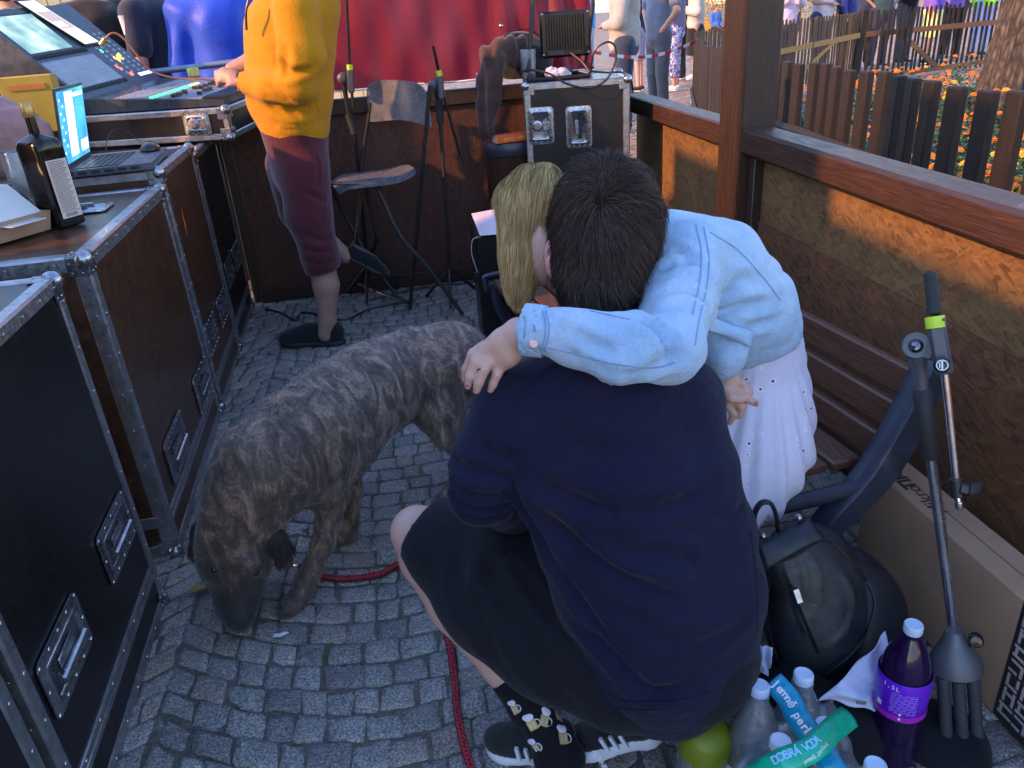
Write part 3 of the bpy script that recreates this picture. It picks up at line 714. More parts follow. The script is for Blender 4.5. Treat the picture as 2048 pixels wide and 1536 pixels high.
def butterfly(T, c, u, v, n, w, h, parent, m):
    o = dish(T, c, u, v, n, w, h, parent, m); _of = OFF[o.name]; o.name = 'latch'; OFF[o.name] = _of
    for ch in list(o.children): bpy.data.objects.remove(ch)
    g = MB(T); u, v, n, c = [np.asarray(q, float) for q in (u, v, n, c)]
    g.lathe([(.028, .0), (.028, .007), (.019, .009), (.019, .014), (.0, .014)], c-u*w*.12+n*.001, 18, np.array([u, v, n]).T)
    g.bar(c-u*w*.12-v*.018+n*.016, c-u*w*.12+v*.018+n*.016, .005, .006, up=n, bev=.001)
    g.box(c+u*w*.2+n*.008, (.035, .05, .012), np.array([u, v, n]).T, .003)
    for s in (-1, 1): rivet(g, c+u*w*.2+v*s*.035+n*.001, n)
    g.build('latch_cam', m, o); return o
def flight_case(name, label, T, dep, ln, h, seam=.14, handles=(), mply=None, m=None, near_end_wide=True, ball=True, hd=(.255, .155), base=.0, group='flight cases lined up along the left side', fw=.042, top=None):
    org = T((0, ln/2, base)); t = thing(name, label, 'flight case', tuple(org), group); m = m or M_alu; fw = fw; mply = mply or M_ply
    MB(T).box((-dep/2, ln/2, base+(h-base)/2), (dep-.006, ln-.006, h-base-.006)).build('panels', mply, t, None)
    f = MB(T); q = fw/2-.0015; e = .03; z0, z1 = base, h
    for x in (-q, -dep+q):
        for y in (q, ln-q): f.box((x, y, (z0+z1)/2), (fw, fw, z1-z0-2*e), None, .006)
        for z in (z0+q, z1-q): f.box((x, ln/2, z), (fw, ln-2*e, fw), None, .006)
        if seam:
            for dz in (-.013, .013): f.box((x, ln/2, z0+seam+dz), (fw+.002, ln-.05, .021), None, .003)
    for y in (q, ln-q):
        for z in (z0+q, z1-q): f.box((-dep/2, y, z), (dep-2*e, fw, fw), None, .006)
        if seam: f.box((-dep/2, y, z0+seam), (dep-.05, fw+.002, .045), None, .003)
    f.build('edging', m, t)
    r = MB(T)
    for y in np.arange(.09, ln-.06, .115):
        for z in (z1-.02, z0+.02)+((z0+seam+.012,) if seam else ()): rivet(r, (.0025, y, z), (1, 0, 0))
        rivet(r, (-.02, y, z1+.001), (0, 0, 1))
    for z in np.arange(z0+.1, z1-.06, .13):
        for y in (.02, ln-.02): rivet(r, (.0025, y, z), (1, 0, 0))
        for x in (-.02, -dep+.02): rivet(r, (x, -.0005, z), (0, -1, 0))
    for x in np.arange(.09, dep-.06, .13):
        for z in (z1-.02, z0+.02): rivet(r, (-x, -.0005, z), (0, -1, 0))
    tag(r.build('rivets', m, t), kind='stuff')
    if ball:
        for x, sx in ((-.012, 1), (-dep+.012, -1)):
            for y, sy in ((.012, -1), (ln-.012, 1)):
                for z, sz in ((z0+.012, -1), (z1-.012, 1)):
                    b = MB(T); b.ball((x, y, z), .027, 12, 8)
                    for ax in range(3):
                        s3 = [.058, .058, .058]; s3[ax] = .004; cc = [x-sx*.018, y-sy*.018, z-sz*.018]; cc[ax] = (x+sx*.013, y+sy*.013, z+sz*.013)[ax]
                        b.box(cc, s3, None, .0015)
                        n = [0, 0, 0]; n[ax] = (sx, sy, sz)[ax]
                        for a1, a2 in ((.02, -.01), (-.01, .02), (.018, .018)):
                            pq = list(cc); pq[ax] += .002*(sx, sy, sz)[ax]; o_ = [i for i in range(3) if i != ax]; pq[o_[0]] -= (sx, sy, sz)[o_[0]]*a1; pq[o_[1]] -= (sx, sy, sz)[o_[1]]*a2; rivet(b, pq, n, .004)
                    b.build('corner', M_latch, t)
    for hy, hz in handles: dish(T, (.001, hy, hz), (0, 1, 0), (0, 0, 1), (1, 0, 0), hd[0], hd[1], t, M_latch)
    return t
LBL = ['nearest black flight case on the left, mostly cut off by the picture edge', 'tall black flight case with two recessed handles, its corner nearest the dog\'s head',
       'scuffed brown flight case carrying the dark bottle, two recessed handles low down', 'dark flight case under the laptop with an orange tape scrap on its side', 'farthest dark flight case, standing under the mixing console tray']
flight_case('flight_case', LBL[0], rowT(.35), .7, .86, 1.05, handles=((.3, .385),), mply=M_plyb)
c1 = flight_case('flight_case', LBL[1], rowT(1.245), .7, .82, 1.075, handles=((.185, .385), (.63, .385)), mply=M_plyb)
c2 = flight_case('flight_case', LBL[2], rowT(2.30), .75, 1.09, 1.062, handles=((.30, .265), (.88, .25)), hd=(.3, .165), fw=.05)
dish(rowT(2.30), (-.24, .72, 1.064), (1, 0, 0), (0, 1, 0), (0, 0, 1), .26, .15, c2, M_latch)
c3 = flight_case('flight_case', LBL[3], rowT(3.43), .75, .75, 1.12, handles=((.16, .33), (.54, .33)))
MB(rowT(3.43)).prism([(.0, .0), (.012, .06), (.004, .075), (.018, .11), (.008, .115), (-.006, .07), (-.008, .03)], (.0005, .18, .80), (0, 1, 0), (0, 0, 1), (1, 0, 0), .0015).build('tape_scrap', mat('orange_tape', (.75, .10, .02), .5), c3, None)
c4 = flight_case('flight_case', LBL[4], rowT(4.21), .75, .74, 1.08, handles=((.2, .4), (.52, .4)), mply=M_plyb)
# cross bar between the first two cases
simple('stacking_bar', MB(rowT(2.07)).box((-.10, .115, .28), (.03, .21, .045), None, .004), M_alu, 'short aluminium bar bridging the gap between the two nearest cases', 'bar')
# ------------------------------------------------------------------ console tray and console
EX = np.array([-.974, .228, 0]); EY = np.array([.228, .974, 0]); O1 = np.array([-.92, 4.52, 1.09])
def TT(p): return O1-EX*p[0]+EY*p[1]+np.array([0, 0, p[2]+.05*p[1]])     # local: x negative = towards the crowd, y along the desk
tray = flight_case('console_tray', 'shallow flight case tray with a big latch, holding the mixing console', TT, 1.15, .95, .165, seam=0, mply=M_plyb, group=None, fw=.036)
tray['category'] = 'flight case'
butterfly(TT, (-.18, -.001, .093), (1, 0, 0), (0, 0, 1), (0, -1, 0), .15, .12, tray, M_latch)
con = thing('mixing_console', 'large lit mixing console with faders, tilted screen panel and coloured key lights', 'mixing console', tuple(TT((-.4, .4, .17))))
M_con = mat('console_grey_metal', (.055, .065, .085), .3, .3, var=.1); M_cond = mat('console_dark', (.012, .013, .016), .35); M_conl = mat('console_light_grey', (.24, .27, .31), .32)
zc = .172
def plat(p): # point on the console's top: s = 0 at operator edge .. .78 at the crease, then up the slope; y along
    s, y, h = p
    if s <= .78: return TT((-.02-s, y+.03, zc+.03+s*.06+h))
    q = s-.78; return TT((-.80-q*.72-h*.69, y+.03, zc+.03+.047+q*.69+h*.72))
def panel(s0, s1, y0, y1, h0, h1): 
    a = [plat((s, y, h)) for h in (h0, h1) for s, y in ((s0, y0), (s1, y0), (s1, y1), (s0, y1))]
    return a, [(3, 2, 1, 0), (4, 5, 6, 7), (0, 1, 5, 4), (1, 2, 6, 5), (2, 3, 7, 6), (3, 0, 4, 7)]
body = MB(); sd_ = [(-.02, 0), (-.02, .03), (-.80, .077), (-1.28, .537), (-1.33, .50), (-1.30, .0)]
body.add([TT((x, .03, zc+z)) for x, z in sd_]+[TT((x, .89, zc+z)) for x, z in sd_], [tuple(range(6))[::-1], tuple(range(6, 12))]+[(i, (i+1) % 6, 6+(i+1) % 6, 6+i) for i in range(6)])
body.build('chassis', M_con, con, None)
def pan(name, s0, s1, y0, y1, h0, h1, m, par=None):
    mb = MB(); mb.add(*panel(s0, s1, y0, y1, h0, h1)); return mb.build(name, m, par or con, None)
pan('armrest', .0, .11, .0, .86, .0, .014, M_cond)
sl = MB()
for k in range(9): sl.add(*panel(.008+k*.011, .013+k*.011, .01, .85, .014, .018))
sl.build('armrest_ribs', M_con, con, None)
fb = pan('fader_bank', .13, .62, .02, .84, .0, .004, M_conl)
mb = MB(); mb2 = MB(); rr_ = random.Random(4)
for k in range(24):
    y = .04+k*.0335; mb.add(*panel(.16, .33, y, y+.004, .004, .0045)); fp = .18+rr_.choice((.0, .02, .1, .12))
    mb2.add(*panel(fp, fp+.022, y-.007, y+.011, .006, .019))
mb.build('fader_slots', M_blk, con, None)
for i in range(0, 24, 1):
    y = .04+i*.0335; fp = .18+rr_.choice((.0, .015, .1, .12)); q = MB(); q.add(*panel(fp, fp+.024, y-.008, y+.012, .005, .02)); q.build('fader', M_blk, con, None)
E_g, E_b, E_r, E_a, E_w = emis('led_green', (.02, 1, .25), 2.2), emis('led_blue', (.05, .08, 1), 2.2), emis('led_red', (1, .06, .02), 2.4), emis('led_amber', (1, .45, .03), 2.2), emis('led_white_blue', (.35, .5, 1), 1.6)
for nm, m_, s0, y0, y1, n_ in (('green_keys', E_g, .40, .02, .50, 18), ('amber_keys', E_a, .40, .50, .6, 4), ('blue_keys', E_b, .27, .58, .82, 9)):
    q = MB()
    for k in range(n_):
        y = y0+(y1-y0)*k/n_; q.add(*panel(s0, s0+.022, y, y+.018, .004, .007))
        if nm == 'blue_keys': q.add(*panel(s0+.05, s0+.07, y, y+.018, .004, .007))
    tag(q.build(nm, m_, con, None), kind='stuff')
q = MB()
for k in range(24):
    for s in (.47, .50, .55, .58): q.add(*panel(s, s+.014, .035+k*.0335, .055+k*.0335, .004, .0065))
tag(q.build('key_rows', mat('key_caps', (.32, .34, .37), .4), con, None), kind='stuff')
scr = pan('screen', 1.10, 1.40, .02, .44, .0, .012, M_cond)
def m_screen():
    N = NT('console_screen'); c = N.co((3, 3, 3)); f = N.noise(2.5, 3, .5, c)
    N.set(Base_Color=(.02, .03, .03), Roughness=.06, Emission_Color=N.ramp(f, [(.35, (.10, .22, .24)), (.55, (.30, .45, .42)), (.7, (.55, .62, .55))]), Emission_Strength=.55); return N.m
pan('display', 1.115, 1.385, .035, .425, .012, .0135, m_screen(), scr)
pan('key_panel', .83, 1.05, .02, .52, .0, .008, M_conl)
def knobs(nm, s, y0, y1, n):
    q = MB()
    for k in range(n):
        y = y0+(y1-y0)*k/(n-1); a = plat((s, y, .012)); b = plat((s, y, .036)); q.tube([a, b], .0085, 8)
    tag(q.build(nm, M_blk, con), kind='stuff')
knobs('encoder_row', 1.07, .03, .50, 17); knobs('encoder_row', .81, .05, .52, 17)
q = MB(); q2 = MB()
for s in np.arange(.85, 1.04, .028):
    for y in np.arange(.05, .50, .028): q.add(*panel(s, s+.017, y, y+.018, .008, .011))
tag(q.build('soft_keys', MATS['key_caps'], con, None), kind='stuff')
for nm, m_, pts in (('green_lamps', E_g, [(1.12, .60), (1.06, .62)]), ('amber_lamps', E_a, [(1.135, .63), (.99, .66), (.985, .69), (.98, .72), (1.0, .71), (.97, .67), (1.01, .74)]), ('red_lamps', E_r, [(.93, .58), (.91, .59), (.855, .62), (.86, .64)]), ('white_lamps', E_w, [(.84+0*k, .70+.022*k) for k in range(7)])):
    q = MB()
    for s, y in pts: q.add(*panel(s-.008, s+.010, y, y+.014, .0, .006))
    tag(q.build(nm, m_, con, None), kind='stuff')
q = MB()
for s in np.arange(.87, 1.2, .035):
    for y in (.60, .66, .74, .80): q.add(*panel(s, s+.014, y, y+.024, .0, .004))
tag(q.build('blank_keys', MATS['key_caps'], con, None), kind='stuff')
# gooseneck lamp
gl = [plat((.98+.22, .58, .0)), plat((1.2, .60, .06)), plat((.90, .78, .10)), plat((.80, .84, .0))]
def along(pxs, z=None, y=None, x=None): return [gy(*p, y) if y else (gz(*p, z) if z else gx(*p, x)) for p in pxs]
cab = along([(210, 78), (225, 66), (245, 75), (270, 105), (300, 140), (345, 155), (400, 158), (440, 162)], y=5.15)
t = thing('console_cable', 'thin copper coloured cable arching over the mixing console', 'cable', tuple(cab[0]))
MB().tube(catmull(cab, 6), .006, 6).build('cord', mat('copper_cable', (.30, .11, .05), .4), t)
MB().tube([cab[0]-np.array([.03, 0, .03]), cab[0]], .016, 10).build('plug', mat('brass', (.65, .45, .15), .3, .8), t)
# tablet on the console's screen panel
ta = MB(); tc, tu, tv = plat((1.24, .60, .045)), None, None
a0, a1, b0 = plat((1.06, .52, .05)), plat((1.42, .40, .07)), plat((1.06, .70, .05))
def slab(a, u, v, th, inset=0):
    n = np.cross(u, v); n /= np.linalg.norm(n); u_, v_ = u/np.linalg.norm(u), v/np.linalg.norm(v)
    a = a+u_*inset+v_*inset; u = u-2*u_*inset; v = v-2*v_*inset; vs = [a, a+u, a+u+v, a+v]; vs += [p+n*th for p in vs]
    return vs, [(3, 2, 1, 0), (4, 5, 6, 7), (0, 1, 5, 4), (1, 2, 6, 5), (2, 3, 7, 6), (3, 0, 4, 7)]
tab = thing('tablet', 'black framed tablet with a pale web page lit, propped on the console panel', 'tablet', tuple(a0))
uu, vv_ = a1-a0, b0-a0; vv_ = vv_*.95; sg = -1 if np.cross(uu, vv_)[0] < 0 and False else 1
nn = np.cross(vv_, uu); nn /= np.linalg.norm(nn)
mb = MB(); mb.add(*slab(a0, vv_, uu, .012)); mb.build('frame', M_blkg, tab, None)
mb = MB(); mb.add(*slab(a0+nn*.012, vv_, uu, .001, .012)); mb.build('screen', emis('tablet_page', (.75, .78, .74), .75), tab, None)
mb = MB(); mb.add(*slab(a0+nn*.0132+vv_*.10+uu*.36, vv_*.80, uu*.38, .0006)); mb.build('photo', emis('tablet_photo', (.26, .20, .21), .8), tab, None)
mb = MB(); mb.add(*slab(a0+nn*.0138+vv_*.14+uu*.40, vv_*.5, uu*.12, .0004)); mb.build('photo_caption', emis('tablet_caption', (.45, .38, .36), .8), tab, None)
# rail tube behind the console
ra, rb = gy(325, 142, 5.75), gy(520, 118, 5.75); dd = rb-ra
rl = thing('barrier_rail', 'blue grey steel tube rail running behind the mixing console', 'rail', (*(ra+dd/2)[:2], 0))
MB().tube([ra-dd*.3, rb+dd*.4], .02, 12).build('tube', mat('painted_blue_grey', (.20, .26, .36), .4, .4), rl)
for s in (-.25, .7, 1.3): MB().tube([(*(ra+dd*s)[:2], 0), ra+dd*s-np.array([0, 0, .021])], .018, 10).build('post', MATS['painted_blue_grey'], rl)
# ------------------------------------------------------------------ laptop, mouse
la = thing('laptop', 'open grey laptop with a lit desktop on its screen, standing on the dark case', 'laptop', (-1.3, 3.7, 1.125))
lo = np.array([-1.03, 3.42, 1.127]); ldx = np.array([-.46, .0, 0])   # front-right corner, toward hinge side
L00, L10 = np.array([-1.36, 3.43, 1.127]), np.array([-1.07, 3.36, 1.127])   # screen side near, front near
lu = np.array([-.993, -.12, 0]); lv = np.array([-.12, .993, 0]); C0 = np.array([-1.035, 3.42, 1.127])
def lp(a, b, c): return C0+lu*a+lv*b+np.array([0, 0, c])
def lbox(mb, a0, a1, b0, b1, c0, c1):
    vs = [lp(a, b, c) for c in (c0, c1) for a, b in ((a0, b0), (a1, b0), (a1, b1), (a0, b1))]; mb.add(vs, [(0, 1, 2, 3), (7, 6, 5, 4), (0, 4, 5, 1), (1, 5, 6, 2), (2, 6, 7, 3), (3, 7, 4, 0)])
LW, LD = .46, .33
mb = MB(); lbox(mb, 0, LD, 0, LW, 0, .026); mb.build('base', mat('laptop_grey', (.10, .11, .13), .35, .3), la, None)
mb = MB()
for i in range(7):
    for k in range(12): lbox(mb, .13+i*.026, .152+i*.026, .03+k*.033, .058+k*.033, .0262, .029)
tag(mb.build('keyboard', M_blk, la, None), kind='stuff')
mb = MB(); lbox(mb, .02, .115, .17, .34, .0262, .0268); mb.build('touchpad', mat('touchpad', (.15, .17, .2), .25), la, None)
mb = MB()
for k in range(6): lbox(mb, .05+.05*k, .085+.05*k, -.001, -.0002, .006, .018)
mb.build('ports', M_blk, la, None)
lid = MB(); th = R_(-9); sh = .31
def lq(b, s, o): return lp(LD-.005+s*math.sin(th)+o*math.cos(th)*-1, b, .026+s*math.cos(th)-o*math.sin(th)*-1)
def lslab(b0, b1, s0, s1, o0, o1):
    vs = [lq(b, s, o) for o in (o0, o1) for b, s in ((b0, s0), (b1, s0), (b1, s1), (b0, s1))]; return vs, [(0, 1, 2, 3), (7, 6, 5, 4), (0, 4, 5, 1), (1, 5, 6, 2), (2, 6, 7, 3), (3, 7, 4, 0)]
lo_ = MB(); lo_.add(*lslab(0, LW, 0, sh, -.008, 0)); lid = lo_.build('lid', mat('laptop_lid', (.03, .045, .04), .35), la, None)
def m_desk():
    N = NT('laptop_desktop'); f = N.noise(4, 3, .5, N.co()); N.set(Base_Color=(.02, .02, .02), Roughness=.1, Emission_Color=N.ramp(f, [(.35, (.02, .16, .50)), (.6, (.06, .34, .62)), (.75, (.10, .10, .42))]), Emission_Strength=.75); return N.m
mb = MB(); mb.add(*lslab(.015, LW-.015, .02, sh-.012, .0003, .001)); mb.build('screen', m_desk(), lid, None)
mb = MB(); mb.add(*lslab(.13, .25, .04, sh-.02, .0012, .0018)); mb.add(*lslab(.27, .43, sh-.045, sh-.03, .0012, .0018)); mb.add(*lslab(.31, .43, .04, .085, .0012, .0018)); tag(mb.build('open_windows', emis('window_white', (.80, .86, .90), .8), lid, None), kind='stuff')
mb = MB()
for k in range(26): mb.add(*lslab(.145, .235-.03*(k % 3), .05+k*.009, .0535+k*.009, .0019, .0022))
for k in range(9): mb.add(*lslab(.03+.04*(k % 2), .05+.04*(k % 2), .06+k*.025, .07+k*.025, .0012, .0018))
tag(mb.build('window_text', emis('window_text', (.30, .40, .52), .9), lid, None), kind='stuff')
mo = thing('computer_mouse', 'black computer mouse resting on the corner of the laptop', 'mouse', tuple(lp(.05, .40, .027)))
S = SDF(lp(.05, .40, 0)-np.array([.11, .11, .01]), lp(.05, .40, .12)+np.array([.11, .11, 0]), .004)
c = lp(.06, .395, .036); Rm = np.array([lv, -lu, (0, 0, 1)]).T
S.ell(c, (.068, .042, .03), Rm, .01).plane(lp(0, 0, .028), (0, 0, -1))
sdf_obj('shell', S, M_blkg, mo); MB().tube([c+lv*.03+np.array([0, 0, .026]), c+lv*.045+np.array([0, 0, .02])], .006, 8).build('wheel', M_rub, mo)
MB().tube(catmull([c+lv*.07, lp(.11, .56, .035), lp(.16, .58, .09), lp(.21, .55, .12), lp(.24, .47, .09), lp(.25, .42, .04)], 6), .0022, 5).build('cable', M_blk, mo)
# ------------------------------------------------------------------ things on the near cases
bt = thing('liquor_bottle', 'dark square herbal liqueur bottle with a side label, on the brown case', 'bottle', (-1.165, 2.76, 1.065))
def sqlathe(mb, prof, c, rot, nseg=40):
    vs = []; fs = []
    for r, z, e in prof:
        for k in range(nseg):
            a = 2*math.pi*k/nseg+.001; cs, sn = math.cos(a), math.sin(a); den = (abs(cs)**e+abs(sn)**e)**(1/e)
            vs.append(np.array(c)+rotz(rot)@np.array([r*cs/den*1.0, r*sn/den*.82, z]))
    for i in range(len(prof)-1):
        for k in range(nseg): fs.append((i*nseg+k, i*nseg+(k+1) % nseg, (i+1)*nseg+(k+1) % nseg, (i+1)*nseg+k))
    fs += [tuple(range(nseg))[::-1], tuple((len(prof)-1)*nseg+k for k in range(nseg))]; mb.add(vs, fs)
BR = R_(-34); bc = (-1.165, 2.76, 1.065)
mb = MB(); sqlathe(mb, [(.052, 0, 6), (.058, .006, 7), (.060, .245, 7), (.060, .262, 6), (.054, .276, 4), (.032, .287, 2.5), (.018, .295, 2), (.0165, .35, 2)], bc, BR); gb = mb.build('glass', mat('dark_bottle_glass', (.006, .006, .005), .14, spec=.35), bt)
mb = MB(); mb.lathe([(.0175, .345), (.0185, .347), (.0185, .385), (.016, .388)], bc, 20); mb.build('cap', mat('gold_foil', (.45, .30, .10), .35, .7), bt)
bu, bv_ = rotz(BR)@np.array([1, 0, 0]), rotz(BR)@np.array([0, 1, 0])
mb = MB(); mb.prism([(-.036, .03), (.036, .03), (.036, .215), (-.036, .215)], np.array(bc)+bu*.0606, bv_, (0, 0, 1), bu, .0006); lb = mb.build('label', mat('label_paper', (.55, .46, .42), .7), gb, None)
mb = MB()
for k in range(34):
    z = .05+k*.0048; mb.prism([(-.03, z), (.03-.012*((k*7) % 4)/3, z), (.03-.012*((k*7) % 4)/3, z+.0018), (-.03, z+.0018)], np.array(bc)+bu*.0613, bv_, (0, 0, 1), bu, .0003)
for k in range(14): mb.prism([(-.022+k*.003, .034), (-.0205+k*.003, .034), (-.0205+k*.003, .046), (-.022+k*.003, .046)], np.array(bc)+bu*.0613, bv_, (0, 0, 1), bu, .0003)
tag(mb.build('label_print', mat('print_ink', (.12, .09, .08), .7), gb, None), kind='stuff')
add_text('embossed_lettering', 'Jägermeister', np.array(bc)-bv_*.0480+np.array([0, 0, .215])-bu*.008, (0, 0, -1), bu, .027, M_blkg, gb, thick=.0016)
# food carton with clear lid on the nearest case
fo = thing('food_carton', 'shallow brown food carton under a clear plastic lid on the nearest case', 'food box', tuple(gz(15, 462, 1.07)))
def carton(c, hx, hy, h, rot, tp=.012):
    R = rotz(rot); b = [R@np.array([x*hx, y*hy, 0])+c for x, y in ((-1, -1), (1, -1), (1, 1), (-1, 1))]; t_ = [R@np.array([x*(hx+tp), y*(hy+tp), h])+c for x, y in ((-1, -1), (1, -1), (1, 1), (-1, 1))]
    return b+t_, [(3, 2, 1, 0), (0, 1, 5, 4), (1, 2, 6, 5), (2, 3, 7, 6), (3, 0, 4, 7), (4, 5, 6, 7)]
kc = np.array([*gz(-48, 462, 1.09)[:2], 1.068]); kr = R_(-30); M_card = mat('kraft_card', (.30, .19, .12), .8, bump=.3, bs=90)
mb = MB(); mb.add(*carton(kc, .17, .13, .06, kr)); mb.build('tray', M_card, fo, None)
def clear(nm, col=(.9, .95, 1), rough=.05, ior=1.4, alpha=.75):
    N = NT(nm); tr = N.n('BsdfTransparent'); tr.inputs[0].default_value = (*col, 1); gl = N.n('BsdfGlossy'); gl.inputs['Roughness'].default_value = rough
    fr = N.n('Fresnel'); fr.inputs[0].default_value = ior; df = N.n('BsdfDiffuse'); df.inputs[0].default_value = (.75, .8, .85, 1)
    m0 = N.n('MixShader'); m0.inputs[0].default_value = 1-alpha; N.l(tr.outputs[0], m0.inputs[1]); N.l(df.outputs[0], m0.inputs[2])
    bp = N.n('Bump'); bp.inputs['Strength'].default_value = .4; bp.inputs['Distance'].default_value = .01; N.l(N.noise(30, 4, .6, N.co()), bp.inputs['Height']); N.l(bp.outputs[0], gl.inputs['Normal'])
    sc_ = N.math('MULTIPLY', fr.outputs[0], 1.6); mx = N.n('MixShader'); N.l(sc_, mx.inputs[0]); N.l(m0.outputs[0], mx.inputs[1]); N.l(gl.outputs[0], mx.inputs[2]); N.l(mx.outputs[0], N.out.inputs[0])
    MATS[nm] = N.m; return N.m
M_clear = clear('clear_plastic'); M_film = clear('clear_film', alpha=.86, rough=.08, ior=1.6); M_frost = clear('frosted_plastic', alpha=.35, rough=.3)
mb = MB(); mb.add(*carton(kc+np.array([0, 0, .056]), .165, .125, .10, kr, -.05)); mb.build('lid', M_frost, fo, None)
mb = MB(); R = rotz(kr); mb.box(kc+R@np.array([.19, .02, .05]), (.09, .12, .004), R, .001); mb.build('lid_tab', M_frost, fo, None)
# wine glass like clear cup
CUP = np.array([*gy(38, 300, 2.80)[:2], 1.064])
cu = thing('clear_cup', 'clear stemmed plastic cup with pale drink beside the dark bottle', 'cup', tuple(CUP))
mb = MB(); mb.lathe([(.036, .0), (.036, .003), (.006, .008), (.005, .06), (.012, .085), (.044, .12), (.058, .155), (.060, .195), (.056, .245), (.0545, .245), (.0585, .195), (.0565, .157), (.043, .124), (.0, .10)], CUP, 32, cap=False); mb.build('bowl', M_clear, cu)
mb = MB(); mb.lathe([(.0, .101), (.042, .125), (.055, .157), (.055, .17), (.0, .17)], CUP, 28, cap=False)
def liquid(nm, col, rough=.05, trans=.8):
    N = NT(nm); tr = N.n('BsdfTransparent'); tr.inputs[0].default_value = (*col, 1); N.b.inputs['Base Color'].default_value = (*[c*.8 for c in col], 1); N.b.inputs['Roughness'].default_value = rough
    mx = N.n('MixShader'); mx.inputs[0].default_value = 1-trans; N.l(tr.outputs[0], mx.inputs[1]); N.l(N.b.outputs[0], mx.inputs[2]); N.l(mx.outputs[0], N.out.inputs[0]); MATS[nm] = N.m; return N.m
mb.build('drink', liquid('pale_wine', (.75, .62, .30)), cu)
# pink wrapped bundle + carton behind
PBc = gy(-70, 262, 3.35); S = SDF(PBc-np.array([.45, .4, .32]), PBc+np.array([.42, .4, .35]), .014); S.ell(PBc+np.array([0, 0, -.03]), (.24, .17, .17), rotz(.3), .05).ell(PBc+np.array([.16, .02, -.05]), (.13, .12, .13), k=.05).plane((0, 0, 1.123), (0, 0, -1))
def crump(amp, fr, sd=3): return lambda P, N: P+N*(amp*np.abs(waves(P, fr, sd))-amp*.4)[:, None]+N*(amp*.4*waves(P, fr*2.6, sd+1))[:, None]
pb = thing('wrapped_bundle', 'dusty pink crumpled cloth bundle behind the laptop screen', 'bundle', (PBc[0], PBc[1], 1.125))
sdf_obj('cloth', S, cloth('dusty_pink', (.36, .19, .19), bump=.6), pb, post=crump(.016, 26))
ycard = thing('yellow_carton', 'small yellow carton with faint print behind the pink bundle', 'carton', (-1.9, 3.95, 1.12))
YC = gy(62, 182, 4.3); MB().box(YC-np.array([0, 0, .06]), (.24, .10, .26), rotz(.1), .004).build('card', mat('yellow_card', (.38, .28, .035), .6), ycard)
MB().box(YC+np.array([.01, -.052, .02]), (.16, .004, .025), rotz(.1)).build('print_band', mat('dull_orange_print', (.45, .16, .03), .6), ycard)
gr = thing('vented_speaker', 'orange lit slotted speaker grille behind the yellow carton', 'speaker', (-2.15, 4.35, 1.06))
MB().box((-2.28, 4.5, 1.32), (.5, .25, .5), rotz(.2), .01).build('cabinet', mat('dark_brown_metal', (.07, .04, .03), .5), gr)
mb = MB()
for k in range(12): mb.box((-2.26+.0*k, 4.366, 1.13+k*.03), (.38, .008, .012), rotz(.2), .002)
mb.build('slats', mat('copper_slats', (.45, .17, .08), .45, .4), gr)
# ------------------------------------------------------------------ bar stool by the back wall
M_chr = mat('dull_chrome_tube', (.20, .17, .16), .3, .85); M_blkm = mat('black_tube', (.02, .018, .02), .4, .3)
bs = thing('bar_stool', 'folding metal framed bar stool with curved laminate seat and backrest by the back wall', 'bar stool', (-.12, 4.55, 0))
M_lam = mat('grey_stool_laminate', (.15, .15, .17), .28, var=.2, vs=20)
Y0 = 4.62
def sheet(pts_rows, th, name, m, par):
    "rows of points -> slab"
    R, C = len(pts_rows), len(pts_rows[0]); A = np.array(pts_rows); du = np.gradient(A, axis=0); dv = np.gradient(A, axis=1); N = np.cross(du, dv); N /= np.linalg.norm(N, axis=2, keepdims=True)+1e-9
    V = np.concatenate([(A+N*th/2).reshape(-1, 3), (A-N*th/2).reshape(-1, 3)]); n = R*C; F = []
    for i in range(R-1):
        for k in range(C-1):
            a = i*C+k; F += [(a, a+1, a+C+1, a+C), (n+a, n+a+C, n+a+C+1, n+a+1)]
    for i in range(R-1): a = i*C; F += [(a, a+C, n+a+C, n+a), (a+C-1, n+a+C-1, n+a+2*C-1, a+2*C-1)]
    for k in range(C-1): F += [(k, n+k, n+k+1, k+1), ((R-1)*C+k, (R-1)*C+k+1, n+(R-1)*C+k+1, n+(R-1)*C+k)]
    return mkobj(name, V, F, m, par, smooth=50)
# seat: stool faces the camera's left; seat slopes, rear lip curls up
sc0 = gz(745, 345, .80); sa, sb = rotz(R_(8))@np.array([1, 0, 0]), rotz(R_(8))@np.array([0, 1, 0]); sc0[1] = max(sc0[1], 4.5)
sc0 = np.array([-.20, 4.60, .80]); rows = []
for i in range(17):
    s = -1+2*i/16; row = []
    for k in range(13):
        t = -1+2*k/12; wdt = .225*(1-.28*max(0, s)**3-.10*abs(s)**6); x = .235*s; z = .004*math.cos(t*1.5)+.045*max(0, s-.35)**1.4-.03*max(0, -s-.75)**1.2*4
        row.append(sc0+sa*(x*(1-.06*t*t))+sb*(wdt*t)+np.array([0, 0, z]))
    rows.append(row)
sheet(rows, .012, 'seat', M_lam, bs)
